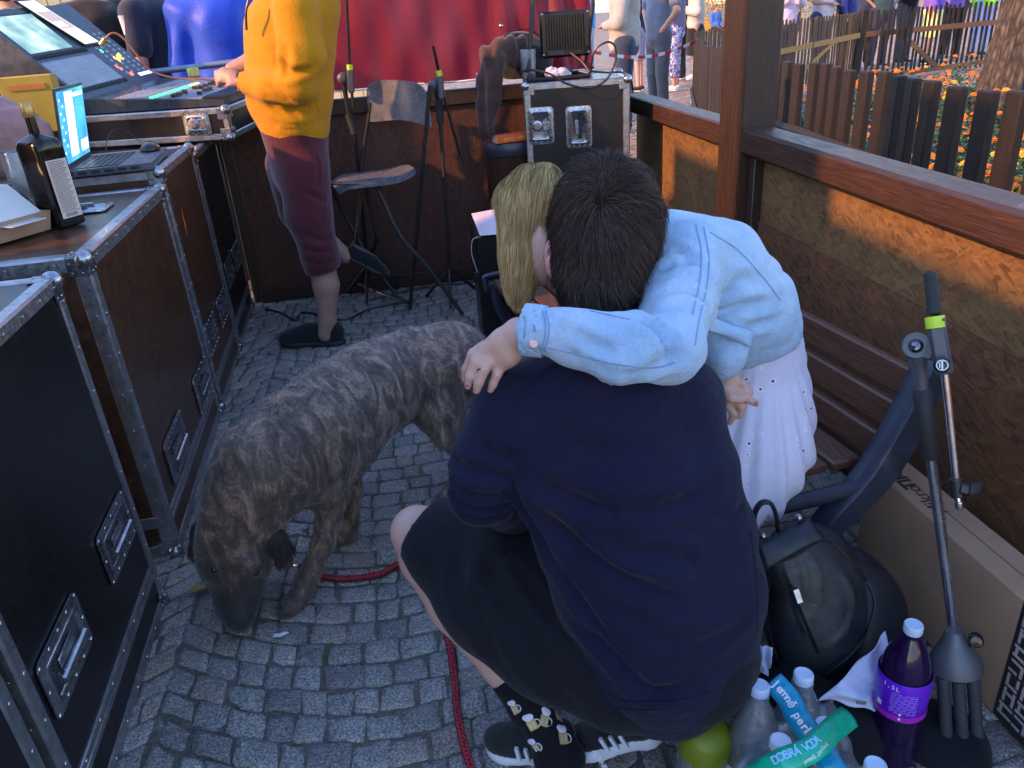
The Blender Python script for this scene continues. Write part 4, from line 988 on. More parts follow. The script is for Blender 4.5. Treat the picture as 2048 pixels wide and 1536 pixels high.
# backrest: curved panel between the two uprights
bk0, bk1 = np.array([-.10, 4.78, 1.17]), np.array([.12, 4.50, 1.13]); rows = []
cen = (bk0+bk1)/2; dd = bk1-bk0; L = np.linalg.norm(dd); dd /= L; out = np.array([dd[1]*-1, dd[0], 0])*-1
bk0 = gy(735, 205, 4.80); bk1 = gy(858, 215, 4.58); cen = (bk0+bk1)/2; dd = bk1-bk0; L = np.linalg.norm(dd); dd /= L
upv = np.array([.0, .03, 1]); upv /= np.linalg.norm(upv); nb = np.cross(dd, upv)
for i in range(15):
    v = -1+2*i/14; row = []
    for k in range(19):
        u = -1+2*k/18; hh = .118*(1-.10*abs(u)**5)
        zc_ = .0; ed = (1-abs(u)**7*.12) if v > 0 else 1
        row.append(cen+dd*u*L/2*(1-.10*max(0, v)**3)+upv*(hh*v*ed+.030*(1-u*u)*max(0, -v)+.010*(1-u*u)*max(0, v))-nb*(.045*(1-u*u)))
    rows.append(row)
sheet(rows, .010, 'backrest', M_lam, bs)
TR, TL = gy(862, 195, 4.58), gy(742, 205, 4.80)
def fl(px, py): return gz(px, py, .015)
fR = fl(820, 618); fL = fl(716, 598) ; fF1 = fl(925, 628); fF2 = fl(790, 560)
mb = MB(); mb.tube([TR+np.array([0, 0, .06]), fR], .0115, 8); mb.tube([TL, gy(722, 330, 4.80), np.array([-.24, 4.72, .42]), fL+np.array([0, .2, 0])], .0115, 8)
tp1 = gy(735, 370, 4.45); tp2 = gy(700, 365, 4.72)
mb.tube(catmull([gy(742, 362, 4.5), gy(760, 385, 4.48), gy(800, 470, 4.42), gy(860, 540, 4.38), fF1], 4), .0125, 8)
mb.tube(catmull([gy(660, 372, 4.8), gy(690, 430, 4.76), gy(740, 520, 4.7), gy(800, 600, 4.6)], 4), .0125, 8)
mb.build('legs', M_blkm, bs)
mb = MB(); mb.tube(catmull([gy(636, 360, 4.42), gy(650, 366, 4.40), gy(742, 366, 4.42), gy(742, 366, 4.42)], 3), .011, 8)
mb.tube([gy(724, 375, 4.45), gy(712, 480, 4.5), gy(700, 500, 4.55)], .011, 8); mb.build('seat_frame', M_chr, bs)
mb = MB(); mb.tube(catmull([fl(722, 585)+np.array([0, 0, .06]), fl(760, 600)+np.array([0, 0, .05]), fR+np.array([0, 0, .04])], 5), .012, 8); mb.build('foot_bar', M_chr, bs)
# ------------------------------------------------------------------ microphone stands
M_ntape = mat('lime_tape', (.55, .75, .04), .5); M_grey = mat('grey_stand_casting', (.095, .10, .115), .45, .3); M_tube = mat('nickel_tube', (.50, .51, .56), .22, .95, var=.1)
def mic_stand(name, label, top, pivot, base, hub_r, legs, boom_top, tubes=M_blkm, s=1.0, boom_low=None, grip=True, cast=M_grey):
    t = thing(name, label, 'microphone stand', (base[0], base[1], 0), 'microphone stands')
    top, pivot, base = [np.asarray(q, float) for q in (top, pivot, base)]; ax = (pivot-base)/np.linalg.norm(pivot-base)
    MB().tube([base, pivot-ax*.20*s], .0105*s, 12).build('upright_tube', tubes, t)
    MB().tube([pivot-ax*(.25*s), pivot-ax*.24*s, pivot-ax*.10*s, pivot-ax*.09*s], [.013*s, .017*s, .0185*s, .012*s], 14).build('clutch_grip', M_rub, t)
    MB().tube([pivot-ax*.10*s, pivot-ax*.05*s, pivot-ax*.02*s], [.0125*s, .014*s, .02*s], 12).build('neck', cast, t)
    bd = boom_top-pivot; side = np.cross(bd, CAMC-pivot); side /= np.linalg.norm(side)
    vn = (CAMC-pivot)/np.linalg.norm(CAMC-pivot)
    h = MB(); u_, v_, n_ = frame_of(vn)
    h.lathe([(.024*s, -.012*s), (.027*s, -.008*s), (.027*s, .008*s), (.024*s, .012*s)], pivot, 20, np.array([u_, v_, n_]).T)
    return t, ax, side, h, (u_, v_, n_), vn
mA = gd(1860, 545, 1.50); pv = gd(1832, 692, 1.53); hb = gd(1908, 1262, 1.72); hb_top = hb.copy()
t, ax, side, h, fr3, vn = mic_stand('microphone_stand', 'large folded grey microphone boom stand leaning on the right wall in the foreground', mA, pv, hb, .05, 3, mA, M_tube, 1.0)
bc1 = gd(1876, 640, 1.50); bc2 = gd(1888, 745, 1.51)
h.bar(pv, gd(1872, 700, 1.505), .045, .014, up=vn, bev=.004); h.build('swivel_joint', M_grey, t)
mb = MB(); mb.lathe([(.0, .022), (.008, .021), (.0125, .016), (.014, .012), (.014, .0)], pv, 16, np.array(fr3).T); mb.build('swivel_bolt', mat('gunmetal', (.10, .11, .14), .2, .9), t)
MB().bar(gd(1870, 632, 1.49), gd(1889, 748, 1.50), .032, .030, up=vn, bev=.006).build('boom_clamp', M_grey, t)
kn = gd(1884, 730, 1.478); mb = MB(); u_, v_, n_ = frame_of(vn); Rk = np.array([u_, v_, n_]).T
mb.lathe([(.0, .016), (.010, .016), (.0145, .013), (.0155, .0), (.0155, -.012), (.0, -.012)], kn, 18, Rk); kb = mb.build('clamp_knob', M_blkg, t)
mb = MB(); mb.lathe([(.0085, .0170), (.0105, .0170), (.0105, .0165), (.0085, .0165)], kn, 20, Rk, cap=False); up2 = -CAMR[:, 1]; mb.bar(kn+n_*.0172-up2*.008, kn+n_*.0172+up2*.008, .003, .0008, up=n_); mb.bar(kn+n_*.0172-up2*.005+CAMR[:, 0]*.005, kn+n_*.0172+up2*.005+CAMR[:, 0]*.005, .002, .0008, up=n_); mb.bar(kn+n_*.0172-up2*.005-CAMR[:, 0]*.005, kn+n_*.0172+up2*.005-CAMR[:, 0]*.005, .002, .0008, up=n_)
mb.build('knob_emblem', M_white, kb)
MB().tube([gd(1860, 543, 1.50), gd(1860, 547, 1.5), gd(1869, 627, 1.497), gd(1869, 630, 1.497)], [.008, .0118, .0125, .008], 14).build('boom_grip', M_rub, t)
MB().tube([gd(1869, 633, 1.49), gd(1872, 656, 1.49)], .0178, 14).build('marker_tape', M_ntape, t)
MB().tube([gd(1889, 745, 1.51), gd(1914, 975, 1.56)], .0078, 12).build('boom_tube', M_tube, t)
mb = MB(); mb.tube([gd(1911, 958, 1.555), gd(1915, 992, 1.56)], .014, 12); mb.bar(gd(1918, 975, 1.55), gd(1945, 981, 1.54), .022, .02, up=vn, bev=.004); mb.lathe([(.013, -.012), (.016, -.01), (.016, .01), (.013, .012)], gd(1950, 981, 1.54), 14, np.array([vn, v_, CAMR[:, 0]]).T); mb.build('counter_clamp', M_blk, t)
MB().tube([gd(1915, 992, 1.56), gd(1917, 1003, 1.56), gd(1918, 1004, 1.56), gd(1919, 1016, 1.56), gd(1920, 1020, 1.56)], [.006, .006, .0085, .0075, .004], 10).build('boom_thread', M_tube, t)
# tripod hub and folded legs
hd_ = (hb-pv)/np.linalg.norm(hb-pv); H0 = gd(1909, 1270, 1.70); H1 = gd(1912, 1345, 1.72)
mb = MB(); U, Vv, Wd = frame_of(H1-H0); mb.lathe([(.018, -.012), (.021, -.006), (.026, .012), (.040, .035), (.052, .060), (.054, .082), (.048, .088), (.0, .088)], H0, 26, np.array([U, Vv, Wd]).T); mb.build('tripod_hub', M_grey, t)
mb = MB(); mb.lathe([(.0, .014), (.011, .013), (.0145, .008), (.0145, -.01), (.0, -.01)], gd(1952, 1280, 1.66), 16, Rk); mb.bar(gd(1935, 1290, 1.69), gd(1950, 1282, 1.67), .012); mb.build('hub_knob', M_blkg, t)
for (a, b) in (((1886, 1352), (1900, 1600)), ((1916, 1360), (1936, 1620)), ((1946, 1350), (1962, 1590))):
    MB().tube([gd(*a, 1.70), gd(*b, 1.80)], .0135, 12).build('leg', mat('dark_grey_leg', (.055, .06, .07), .45, .3), t)
txu = (pv-hb)/np.linalg.norm(pv-hb); q = gd(1868, 935, 1.60)
add_text('tube_lettering', 'KÖNIG & MEYER STATIV', gd(1893, 1080, 1.6175), txu, np.cross((CAMC-q)/np.linalg.norm(CAMC-q), txu), .0135, mat('dark_print', (.03, .03, .04), .6), t, thick=.0003)
def back_stand(label, p_top, p_low, tape, piv, clutch, foot, boom_end, yd):
    t = thing('microphone_stand', label, 'microphone stand', (*gy(*foot, yd)[:2], 0), 'microphone stands')
    Pt, Pl, Ft = gy(*p_top, yd-.1), gy(*p_low, yd-.02), gz(*foot, .0)
    MB().tube([gy(*tape[0], yd-.06), Pt], .0085, 8).build('boom_tube', M_blkm, t)
    MB().tube([gy(*tape[0], yd-.06), gy(*tape[1], yd-.06)], .017, 10).build('marker_tape', M_ntape, t)
    mb = MB(); mb.bar(gy(*tape[1], yd-.06), gy(tape[1][0]+3, tape[1][1]+46, yd-.06), .035, .035, bev=.006); mb.ball(gy(*piv, yd-.03), (.034, .02, .034), 12, 8); mb.build('boom_clamp', M_grey, t)
    mb = MB(); mb.tube([gy(*piv, yd), gy(*clutch[0], yd)], .014, 8); mb.tube([gy(*clutch[1], yd), Ft+np.array([0, 0, .12])], .011, 8); mb.build('upright_tube', M_blkm, t)
    MB().tube([gy(*clutch[0], yd), gy(*clutch[1], yd)], .022, 10).build('clutch_grip', M_rub, t)
    for a in (.4, 2.5, 4.6): MB().tube([Ft+np.array([0, 0, .2]), Ft+np.array([.2*math.cos(a), .17*math.sin(a), .01])], .010, 7).build('leg', M_blkm, t)
    MB().tube([gy(*boom_end[0], yd-.03), gy(*boom_end[1], yd-.03)], .0085, 8).build('boom_end', M_blkm, t)
    return t
back_stand('slim microphone stand with a lime tape band, rising between the man and the banner', (690, -60), (700, 130), ((699, 129), (700, 140)), (686, 157), ((697, 228), (710, 268)), (742, 592), ((703, 178), (706, 214)), 4.8)
back_stand('slim microphone stand right of the bar stool, its short boom tilted up', (866, 92), (878, 140), ((877, 141), (880, 152)), (868, 170), ((877, 200), (881, 246)), (905, 600), ((885, 180), (925, 330)), 4.8)
# ------------------------------------------------------------------ rack case in the corner and what stands on it
RA = R_(-10); RO = np.array([.685, 4.50, .50])
def RT(p): return RO+rotz(RA)@np.array([p[0]+0, p[1], 0])+np.array([0, 0, p[2]])
class _: pass
def RT2(p): return RT((p[1], -p[0], p[2]))                     # flight_case frame: x outwards = -y side
rk = flight_case('rack_case', 'black rack flight case in the back corner with the floodlight on top', RT2, .52, .585, .745, seam=0, group=None, mply=M_plyb, fw=.04)
rk['category'] = 'rack case'
dish(RT, (.30, -.001, .50), (1, 0, 0), (0, 0, 1), (0, -1, 0), .145, .225, rk, M_latch, grip='v')
butterfly(RT, (.085, -.001, .52), (1, 0, 0), (0, 0, 1), (0, -1, 0), .15, .20, rk, M_latch)
mb = MB(RT); 
for z in (.12, .22, .32): mb.box((-.003, .28, z), (.006, .40, .085), None, .002)
mb.build('rack_units', M_blk, rk)
mb = MB(RT); mb.box((-.004, .13, .60), (.008, .16, .17), None, .003); mb.build('side_plate', mat('brown_side_plate', (.12, .06, .03), .5, .2), rk)
mb = MB(RT)
for y, z in ((.30, .66), (.34, .62), (.30, .60), (.26, .56), (.32, .52), (.25, .48), (.20, .47)): rivet(mb, (-.002, y, z), (-1, 0, 0), .008)
mb.build('side_bolts', M_latch, rk)
flo2 = flight_case('base_case', 'plain dark case hidden under the rack in the back corner', RT2, .50, .57, .0, seam=0, group=None, mply=M_plyb, ball=False, base=-.495) if False else None
simple('rack_plinth', MB(RT).box((.29, .26, -.25), (.56, .50, .495), None, .01), M_plyb, 'plain black plinth carrying the rack case in the back corner', 'plinth')
ztop = 1.247
fl_ = thing('floodlight', 'black finned floodlight on a tubular frame standing on the rack case', 'floodlight', (1.0, 4.62, ztop))
fc = gy(1130, 68, 4.62); FR = rotz(R_(-6)); FT = lambda p: fc+FR@np.asarray(p, float)
mb = MB(FT); mb.box((0, 0, 0), (.28, .05, .235), None, .012); mb.build('housing', M_blkg, fl_)
for k in range(15): MB(FT).box((-.105+k*.015, -.038, .01), (.004, .03, .185), None, .001).build('cooling_fin', M_blk, fl_)
mb = MB(FT); mb.box((-.06, -.052, -.09), (.10, .012, .028), None, .003); mb.build('junction_box', M_blk, fl_)
for x in (-.125, .125):
    for z in (-.1, .105): 
        mb = MB(FT); rivet(mb, (x, -.026, z), (0, -1, 0), .008); mb.build('screw', M_latch, fl_)
tl, tr_ = gy(1065, -120, 4.60), gy(1190, -120, 4.66)
mb = MB(); mb.tube(catmull([gy(1057, 145, 4.56)*[1, 1, 1], gy(1062, 60, 4.58), gy(1068, -10, 4.6), gy(1085, -60, 4.62), gy(1185, -70, 4.66), gy(1186, 0, 4.66), gy(1176, 90, 4.66), gy(1172, 130, 4.66)], 6), .012, 8)
b0, b1 = np.array([*gy(1060, 148, 4.52)[:2], ztop+.014]), np.array([*gy(1180, 135, 4.5)[:2], ztop+.014]); mb.tube([b0, b1], .012, 8); mb.tube([b0+np.array([0, .3, 0]), b1+np.array([0, .3, 0])], .012, 8); mb.tube([b0+np.array([.02, 0, 0]), b0+np.array([.02, .3, 0])], .012, 8); mb.tube([b1-np.array([.02, 0, 0]), b1+np.array([-.02, .3, 0])], .012, 8)
mb.build('stand_frame', M_blkm, fl_)
for s in (.3, 1): 
    mb = MB(); p = b0+np.array([.03, 0, 0])*s; mb.ball(p+np.array([-.01, -.01, .01]), .024, 12, 8); mb.build('foot', M_rub, fl_); break
ca = thing('power_cable', 'black power cable looping over the right end of the rack case', 'cable', (1.1, 4.4, ztop))
MB().tube(catmull([gy(1140, 105, 4.58), gy(1165, 125, 4.5), gy(1180, 145, 4.45), gy(1183, 130, 4.42), gy(1190, 100, 4.4), gy(1215, 84, 4.38), gy(1231, 95, 4.38), gy(1230, 125, 4.38), gy(1212, 160, 4.37), gy(1180, 176, 4.37), gy(1135, 168, 4.38), gy(1100, 148, 4.42), gy(1065, 140, 4.5), gy(1040, 143, 4.55)], 8), .006, 6).build('cord', M_blk, ca)
MB().tube(catmull([gy(1180, 142, 4.45), gy(1215, 145, 4.42), gy(1245, 145, 4.42), gy(1262, 160, 4.6), gy(1266, 185, 4.85)], 6), .006, 6).build('cord', M_blk, ca)
cu = thing('beer_cup', 'tall clear plastic cup half full of dark drink on the rack case', 'cup', (.755, 4.60, ztop))
cc0 = np.array([*gy(1057, 135, 4.60)[:2], ztop+.001]); MB().lathe([(.034, 0), (.036, .004), (.048, .165), (.0495, .168), (.047, .168), (.034, .006), (.0, .006)], cc0, 28, cap=False).build('cup_wall', M_clear, cu)
MB().lathe([(.0, .007), (.0335, .007), (.0405, .10), (.0, .10)], cc0, 24, cap=False).build('drink', liquid('dark_green_drink', (.02, .05, .04), trans=.25), cu)
ts = thing('tissue', 'crumpled white paper tissue lying under the floodlight', 'tissue', (*gy(1110, 118, 4.5)[:2], ztop))
c = np.array([*gy(1115, 118, 4.55)[:2], ztop+.03]); S = SDF(c-.12, c+.12, .007); S.ell(c, (.075, .04, .035), k=.02).ell(c+np.array([-.04, 0, .01]), (.035, .03, .035), k=.01).plane((0, 0, ztop+.002), (0, 0, -1))
sdf_obj('paper', S, mat('tissue_paper', (.55, .52, .58), .9), ts, post=crump(.010, 70))
bg_ = thing('shoulder_bag', 'black padded equipment bag standing behind the cup on the rack case', 'bag', (.68, 4.85, ztop))
c = np.array([*gy(1035, 90, 4.85)[:2], ztop+.125]); S = SDF(c-.3, c+.3, .010); S.ell(c, (.17, .08, .135), rotz(-.1), .03).ell(c+np.array([.08, 0, -.03]), (.13, .08, .11), k=.04).plane((0, 0, ztop+.002), (0, 0, -1))
sdf_obj('body', S, cloth('black_nylon', (.022, .025, .032), rough=.6), bg_, post=crump(.006, 25)); MB().tube(catmull([c+np.array([-.15, -.03, .06]), c+np.array([-.05, -.06, .135]), c+np.array([.06, -.06, .14]), c+np.array([.14, -.05, .09])], 5), .004, 6).build('zip', M_blk, bg_)
MB().ball(gy(1002, 52, 4.78), .014, 10, 6).build('buckle', M_latch, bg_)
# brown jacket draped over a hook/bag at the rack's left edge
ja = thing('brown_jacket', 'dark brown jacket hanging over the left side of the rack case', 'jacket', (.60, 4.72, .5))
S = SDF((.25, 4.35, .55), (.95, 5.0, 1.5), .010)
P_ = lambda x, y, yy=4.66: gy(x, y, yy)
S.chain([P_(975, 110), P_(1010, 95), P_(1040, 90, 4.7)], [.05, .055, .05], .03).chain([P_(978, 115), P_(972, 160), P_(970, 210), P_(970, 255)], [.05, .045, .04, .035], .03).chain([P_(1000, 120, 4.62), P_(990, 160, 4.62), P_(985, 200, 4.62), P_(980, 262, 4.62)], [.05, .04, .035, .03], .03).cap(P_(1000, 115), P_(1045, 125), .05, .03, .03)
sdf_obj('cloth', S, cloth('dark_brown_cloth', (.065, .032, .026), bump=.5), ja, post=lambda P, N: P+N*(.008*np.sin(P[:, 0]*90+waves(P, 9)*3))[:, None])
tg = thing('paper_tag', 'pale paper label hanging on a thin wire beside the brown jacket', 'tag', tuple(gy(955, 150, 4.7)))
MB().bar(gy(957, 145, 4.7), gy(962, 170, 4.7), .03, .002, up=(0, 1, 0)).build('paper', mat('cream_paper', (.62, .52, .36), .8), tg); MB().tube(catmull([gy(957, 140, 4.7), gy(952, 170, 4.7), gy(956, 205, 4.7)], 5), .003, 5).build('wire', M_blk, tg)
# round dark drum with the orange carton
dr = thing('drum_case', 'round dark brown drum shaped case left of the rack', 'drum case', (.63, 4.70, 0))
MB().lathe([(.150, 0), (.156, .01), (.156, .845), (.158, .85)], (.62, 4.72, 0), 40).build('shell', mat('dark_brown_gloss', (.055, .024, .015), .25), dr)
MB().lathe([(.162, .851), (.166, .856), (.166, .915), (.158, .927), (.0, .930)], (.62, 4.72, 0), 40).build('lid', mat('dark_blue_black', (.035, .035, .05), .35), dr)
bx = thing('orange_carton', 'small orange and white cardboard carton lying on the drum case', 'carton', (.62, 4.64, .93))
u_ = rotz(R_(14))@np.array([1, 0, 0]); bcn = gy(1022, 278, 4.62); bcn[2] = .931+.022
MB().box(bcn, (.20, .075, .043), rotz(R_(14)), .002).build('card', mat('orange_card', (.80, .12, .02), .5), bx)
MB().box(bcn-u_*.1012, (.002, .073, .041), rotz(R_(14)), .0).build('end_flap', mat('pale_pink_card', (.75, .42, .33), .6), bx)
add_text('print', '(auki) ~ 24h', bcn+rotz(R_(14))@np.array([-.06, -.0385, 0]), u_, (0, 0, 1), .026, mat('yellow_print', (.95, .5, .12), .6), bx)
pp = thing('white_card', 'stiff white card propped on the dark box behind the fair hair', 'card', tuple(gz(975, 445, .62)))
q = [gy(943, 428, 3.95), gy(1010, 415, 3.95), gy(1010, 468, 3.80), gy(960, 472, 3.80)]; mb = MB(); n = np.cross(q[1]-q[0], q[3]-q[0]); n /= np.linalg.norm(n); mb.add(q+[p-n*.003 for p in q], [(0, 1, 2, 3), (7, 6, 5, 4), (0, 4, 5, 1), (1, 5, 6, 2), (2, 6, 7, 3), (3, 7, 4, 0)]); mb.build('card', mat('pinkish_card', (.62, .50, .54), .6), pp, None)
zc2 = min(p[2] for p in q)-.006
bb = thing('black_box', 'plain black equipment box under the white card beside the bench end', 'box', (.42, 3.9, 0))
MB().box((.50, 3.98, zc2/2), (.42, .30, zc2), None, .01).build('cabinet', M_plyb, bb)
wi = thing('charger_cable', 'thin pale cable with a small plug hanging beside the bench end', 'cable', tuple(gy(950, 540, 3.78)))
MB().tube(catmull([gy(956, 474, 3.79), gy(945, 480, 3.78), gy(943, 505, 3.78), gy(950, 530, 3.78), gy(955, 545, 3.78)], 6), .0025, 5).build('cord', mat('pale_cable', (.4, .38, .36), .5), wi); MB().box(gy(954, 549, 3.78), (.03, .02, .03), rotz(.5), .003).build('plug', M_blk, wi)
# floor cables at the back
for lab, pts in (('thin black cable trailing over the setts past the man\'s shoe', [(530, 618), (560, 625), (590, 640), (605, 625), (640, 630), (690, 640), (740, 618), (830, 600)]), ('thin black cable lying along the foot of the back wall', [(740, 600), (800, 585), (860, 572), (930, 566), (960, 560)])):
    P = [gz(*p, .008) for p in pts]; t = thing('floor_cable', lab, 'cable', tuple(P[0])); MB().tube(catmull(P, 6), .006, 6).build('cord', M_blk, t)
# ------------------------------------------------------------------ bench
be = thing('park_bench', 'brown slatted park bench with dark cast ends along the right wall', 'bench', (.8, 2.6, 0))
M_cast = mat('blue_grey_cast', (.036, .044, .068), .42, .2, bump=.15, bs=150)
BA, BB = np.array([1.215, 1.66, 0]), np.array([.92, 3.62, 0]); bd_ = (BB-BA); Lb = np.linalg.norm(bd_); bd_ /= Lb; bin_ = np.array([-bd_[1], bd_[0], 0])   # bin_: from back to front
def BP(s, f, z): return BA+bd_*s+bin_*f+np.array([0, 0, z])
for f, z in ((.00, .70), (.018, .60), (.035, .50)):
    MB().bar(BP(-.02, f, z-.03), BP(Lb, f, z-.03), .028, .085, bev=.006).build('back_slat', M_slat, be)
for f, z in ((.13, .432), (.235, .435), (.34, .438), (.445, .442), (.55, .445)):
    MB().bar(BP(.02, f, z), BP(Lb, f, z), .088, .03, bev=.006).build('seat_slat', M_slat, be)
def bench_end(s, name='end_frame'):
    path = catmull([(-.035, .765), (-.022, .72), (.018, .60), (.078, .47), (.135, .395), (.235, .30), (.31, .16), (.34, .02)], 6)
    A = []
    for i, p in enumerate(path):
        p = np.array(p); d = np.array(path[min(i+1, len(path)-1)])-np.array(path[max(i-1, 0)]); d /= np.linalg.norm(d); nrm = np.array([-d[1], d[0]]); t = i/(len(path)-1); wd = .021+.024*math.sin(math.pi*min(1, t*1.2))
        A.append((p+nrm*wd, p-nrm*wd))
    mb = MB(); vs = []; n = len(A)
    prof = [(1, -.035), (.86, -.045), (-.86, -.045), (-1, -.035), (-1, .035), (-.86, .045), (.86, .045), (1, .035)]
    for a, b in A:
        c = (a+b)/2; h = (a-b)/2
        for k, sw in prof: q = c+h*k; vs.append(BP(s+sw*.75, q[0], q[1]))
    m = len(prof); fs = [(i*m+k, i*m+(k+1) % m, (i+1)*m+(k+1) % m, (i+1)*m+k) for i in range(n-1) for k in range(m)]+[tuple(range(m))[::-1], tuple((n-1)*m+k for k in range(m))]
    mb.add(vs, fs); mb.tube([BP(s, x, z) for x, z in catmull([(.08, .41), (.3, .405), (.55, .415), (.61, .43)], 4)], .022, 8); mb.tube([BP(s, x, z) for x, z in catmull([(.58, .42), (.56, .3), (.50, .15), (.53, .02)], 4)], .024, 8)
    mb.tube([BP(s, x, z) for x, z in catmull([(.615, .40), (.625, .45), (.60, .475), (.35, .475), (.10, .468)], 4)], .012, 8) if s > 1 else None
    mb.build(name, M_cast, be, 50)
bench_end(-.05); bench_end(Lb+.03)
# ------------------------------------------------------------------ long carton along the wall
lc = thing('long_carton', 'long kraft carton with printed lettering lying along the foot of the right wall', 'carton', (1.27, 1.4, 0))
k0, k1 = np.array([1.268, 1.755, 0]), np.array([1.30, .78, 0]); kd = (k1-k0)/np.linalg.norm(k1-k0); ks = np.array([-kd[1], kd[0], 0]); Lk = np.linalg.norm(k1-k0); kup = np.array([0, 0, 1.])+ks*.0
def KP(s, a, z): return k0+kd*s+ks*a+np.array([0, 0, z+.004])
kH = .35; kr_ = np.array([kd, ks, (0, 0, 1)]).T
M_kraft = mat('kraft_carton', (.36, .225, .14), .75, bump=.2, bs=60, vs=5)
MB().box(KP(Lk/2, 0, kH/2), (Lk, .115, kH), kr_, .003).build('card', M_kraft, lc)
MB().box(KP(Lk/2, .0, kH+.0005), (Lk-.01, .002, .001), kr_).build('seam', mat('carton_seam', (.10, .06, .04), .8), lc)
lv_ = ks if True else -ks
add_text('lettering', 'Mikro', KP(.262, -.012, kH+.0005), -kd, ks*(-1 if np.cross(-kd, ks)[2] < 0 else 1), .056, mat('black_print', (.02, .018, .018), .6), lc, thick=.0003)
add_text('lettering', 'TIK', KP(.140, -.012, kH+.0005), -kd, ks*(-1 if np.cross(-kd, ks)[2] < 0 else 1), .056, MATS['black_print'], lc, thick=.0003, bold=.0018)
wr = MB(); wr.box(KP(Lk-.19, 0, kH/2+.0015), (.40, .118, kH+.001), kr_, .003); wr.build('patterned_wrap', mat('black_paper_wrap', (.018, .018, .02), .5), lc)
mb = MB(); r = random.Random(2); pit = .044
def bars_on(P0, eu, ev, nrm, nu, nv):
    for i in range(nu):
        for k in range(nv):
            c = P0+eu*(i+.5)*pit+ev*(k+.5)*pit; Rb = np.array([eu, ev, np.cross(eu, ev)]).T; mode = (i*3+k*5) % 4; T = .0075
            if mode == 0: segs = [((0, -.013), (.040, T)), ((0, .013), (.040, T)), ((-.012, 0), (T, .020))]
            elif mode == 1: segs = [((-.013, 0), (T, .040)), ((.013, 0), (T, .040)), ((0, .006), (.020, T))]
            elif mode == 2: segs = [((-.014, 0), (T, .036)), ((.003, -.014), (.026, T)), ((.014, .008), (T, .024))]
            else: segs = [((0, .014), (.036, T)), ((.014, -.003), (T, .026)), ((-.008, -.014), (.024, T))]
            for (a, b), (w_, h_) in segs: mb.box(c+eu*a+ev*b, (w_, h_, .0007), Rb)
bars_on(KP(Lk-.38, -.056, kH+.0035), kd, ks, None, 8, 2); 
bars_on(KP(Lk-.38, -.0595 if ks[0] > 0 else .0595, .02), kd, np.array([0, 0, 1.]), None, 8, 7)
tag(mb.build('maze_pattern', mat('pale_grey_print', (.34, .32, .33), .6), lc, None), kind='stuff')
# ------------------------------------------------------------------ bottles
M_pet = clear('bottle_pet', (.93, .97, 1), .05, 1.55, .84); M_cap = mat('pale_blue_cap', (.50, .62, .78), .35)
M_water = liquid('bottle_water', (.80, .90, .98), .03, .88)
def pet(c, rad, h, capm, lab=None, rot=None, name='water_bottle', label='', group=None, cap_h=.018, drinkm=None, fill=.8, petm=None, cat='bottle'):
    t = thing(name, label, cat, tuple(c), group); c = np.asarray(c, float); R = np.eye(3) if rot is None else rot
    s = rad; prof = [(s*.55, .0), (s*.85, .004), (s, .02), (s*.97, .05), (s*.93, .07), (s*.99, .10), (s*.93, .13), (s*.99, .155), (s, h*.62), (s*.97, h*.68), (s*.82, h*.78), (s*.55, h*.87), (.0185, h*.92), (.0165, h*.94), (.0165, h-.012)]
    MB().lathe(prof, c, 32, R, cap=False).build('body', petm or M_pet, t)
    inner = [(0, .003)]+[(max(.001, r_-.0015), z) for r_, z in prof if z < h*fill]; inner += [(inner[-1][0], inner[-1][1]+.002), (0, inner[-1][1]+.002)]
    MB().lathe(inner, c, 28, R, cap=False).build('drink', drinkm or M_water, t)
    cp = MB(); n = 40
    cp.lathe([(.0180, h-cap_h-.003), (.0192, h-cap_h), (.0192, h-.003), (.0178, h), (.016, h+.0006), (.0155, h-.0006), (0, h-.0006)], c, 40, R); cp.build('cap', capm, t)
    nk = MB(); nk.lathe([(.0205, h-cap_h-.008), (.0205, h-cap_h-.005)], c, 24, R); nk.build('neck_ring', petm or M_pet, t)
    return t, c, R
WG = 'water bottles shrink wrapped together'
wb = [((1520, 1368), .395, 'leftmost water bottle of the pack, standing next to the olive lidded shaker'), ((1608, 1345), .40, 'rearmost water bottle of the pack, under the turquoise strip'), ((1562, 1478), .39, 'front middle water bottle, its cap below the green strip'), ((1652, 1445), .37, 'water bottle half hidden beneath the green strip'), ((1752, 1526), .375, 'rightmost water bottle, only its pale cap above the picture edge')]
WBs = []
for (px, py), z, lab in wb:
    c = gz(px, py, z); rot = rotx(R_(-4))@roty(R_(3))
    base = np.array([c[0], c[1], 0])-rot@np.array([0, 0, 0]); top = rot@np.array([0, 0, z]); base = c-top; base[2] = .002
    WBs.append(pet(base, .050, z-.002, M_cap, None, rot, 'water_bottle', lab, WG, fill=.78))
t, c, R = WBs[0]
MB().lathe([(.0510, .07), (.0515, .071), (.0515, .20), (.0510, .201)], c, 32, R, cap=False).build('label', mat('pale_label', (.50, .58, .78), .5), t)
MB().tube(catmull([c+R@np.array([.0462*math.cos(a), .0462*math.sin(a), z]) for a, z in ((-1.9, .165), (-1.6, .14), (-1.3, .10), (-1.1, .06))], 5), .0018, 5).build('label_stripe', mat('navy_print', (.02, .02, .15), .5), t)
add_text('label_lettering', 'Z NAŠ', c+R@np.array([.018, -.0465, .12]), (1, 0, -.1), (0, 0, 1), .013, MATS['navy_print'], t)
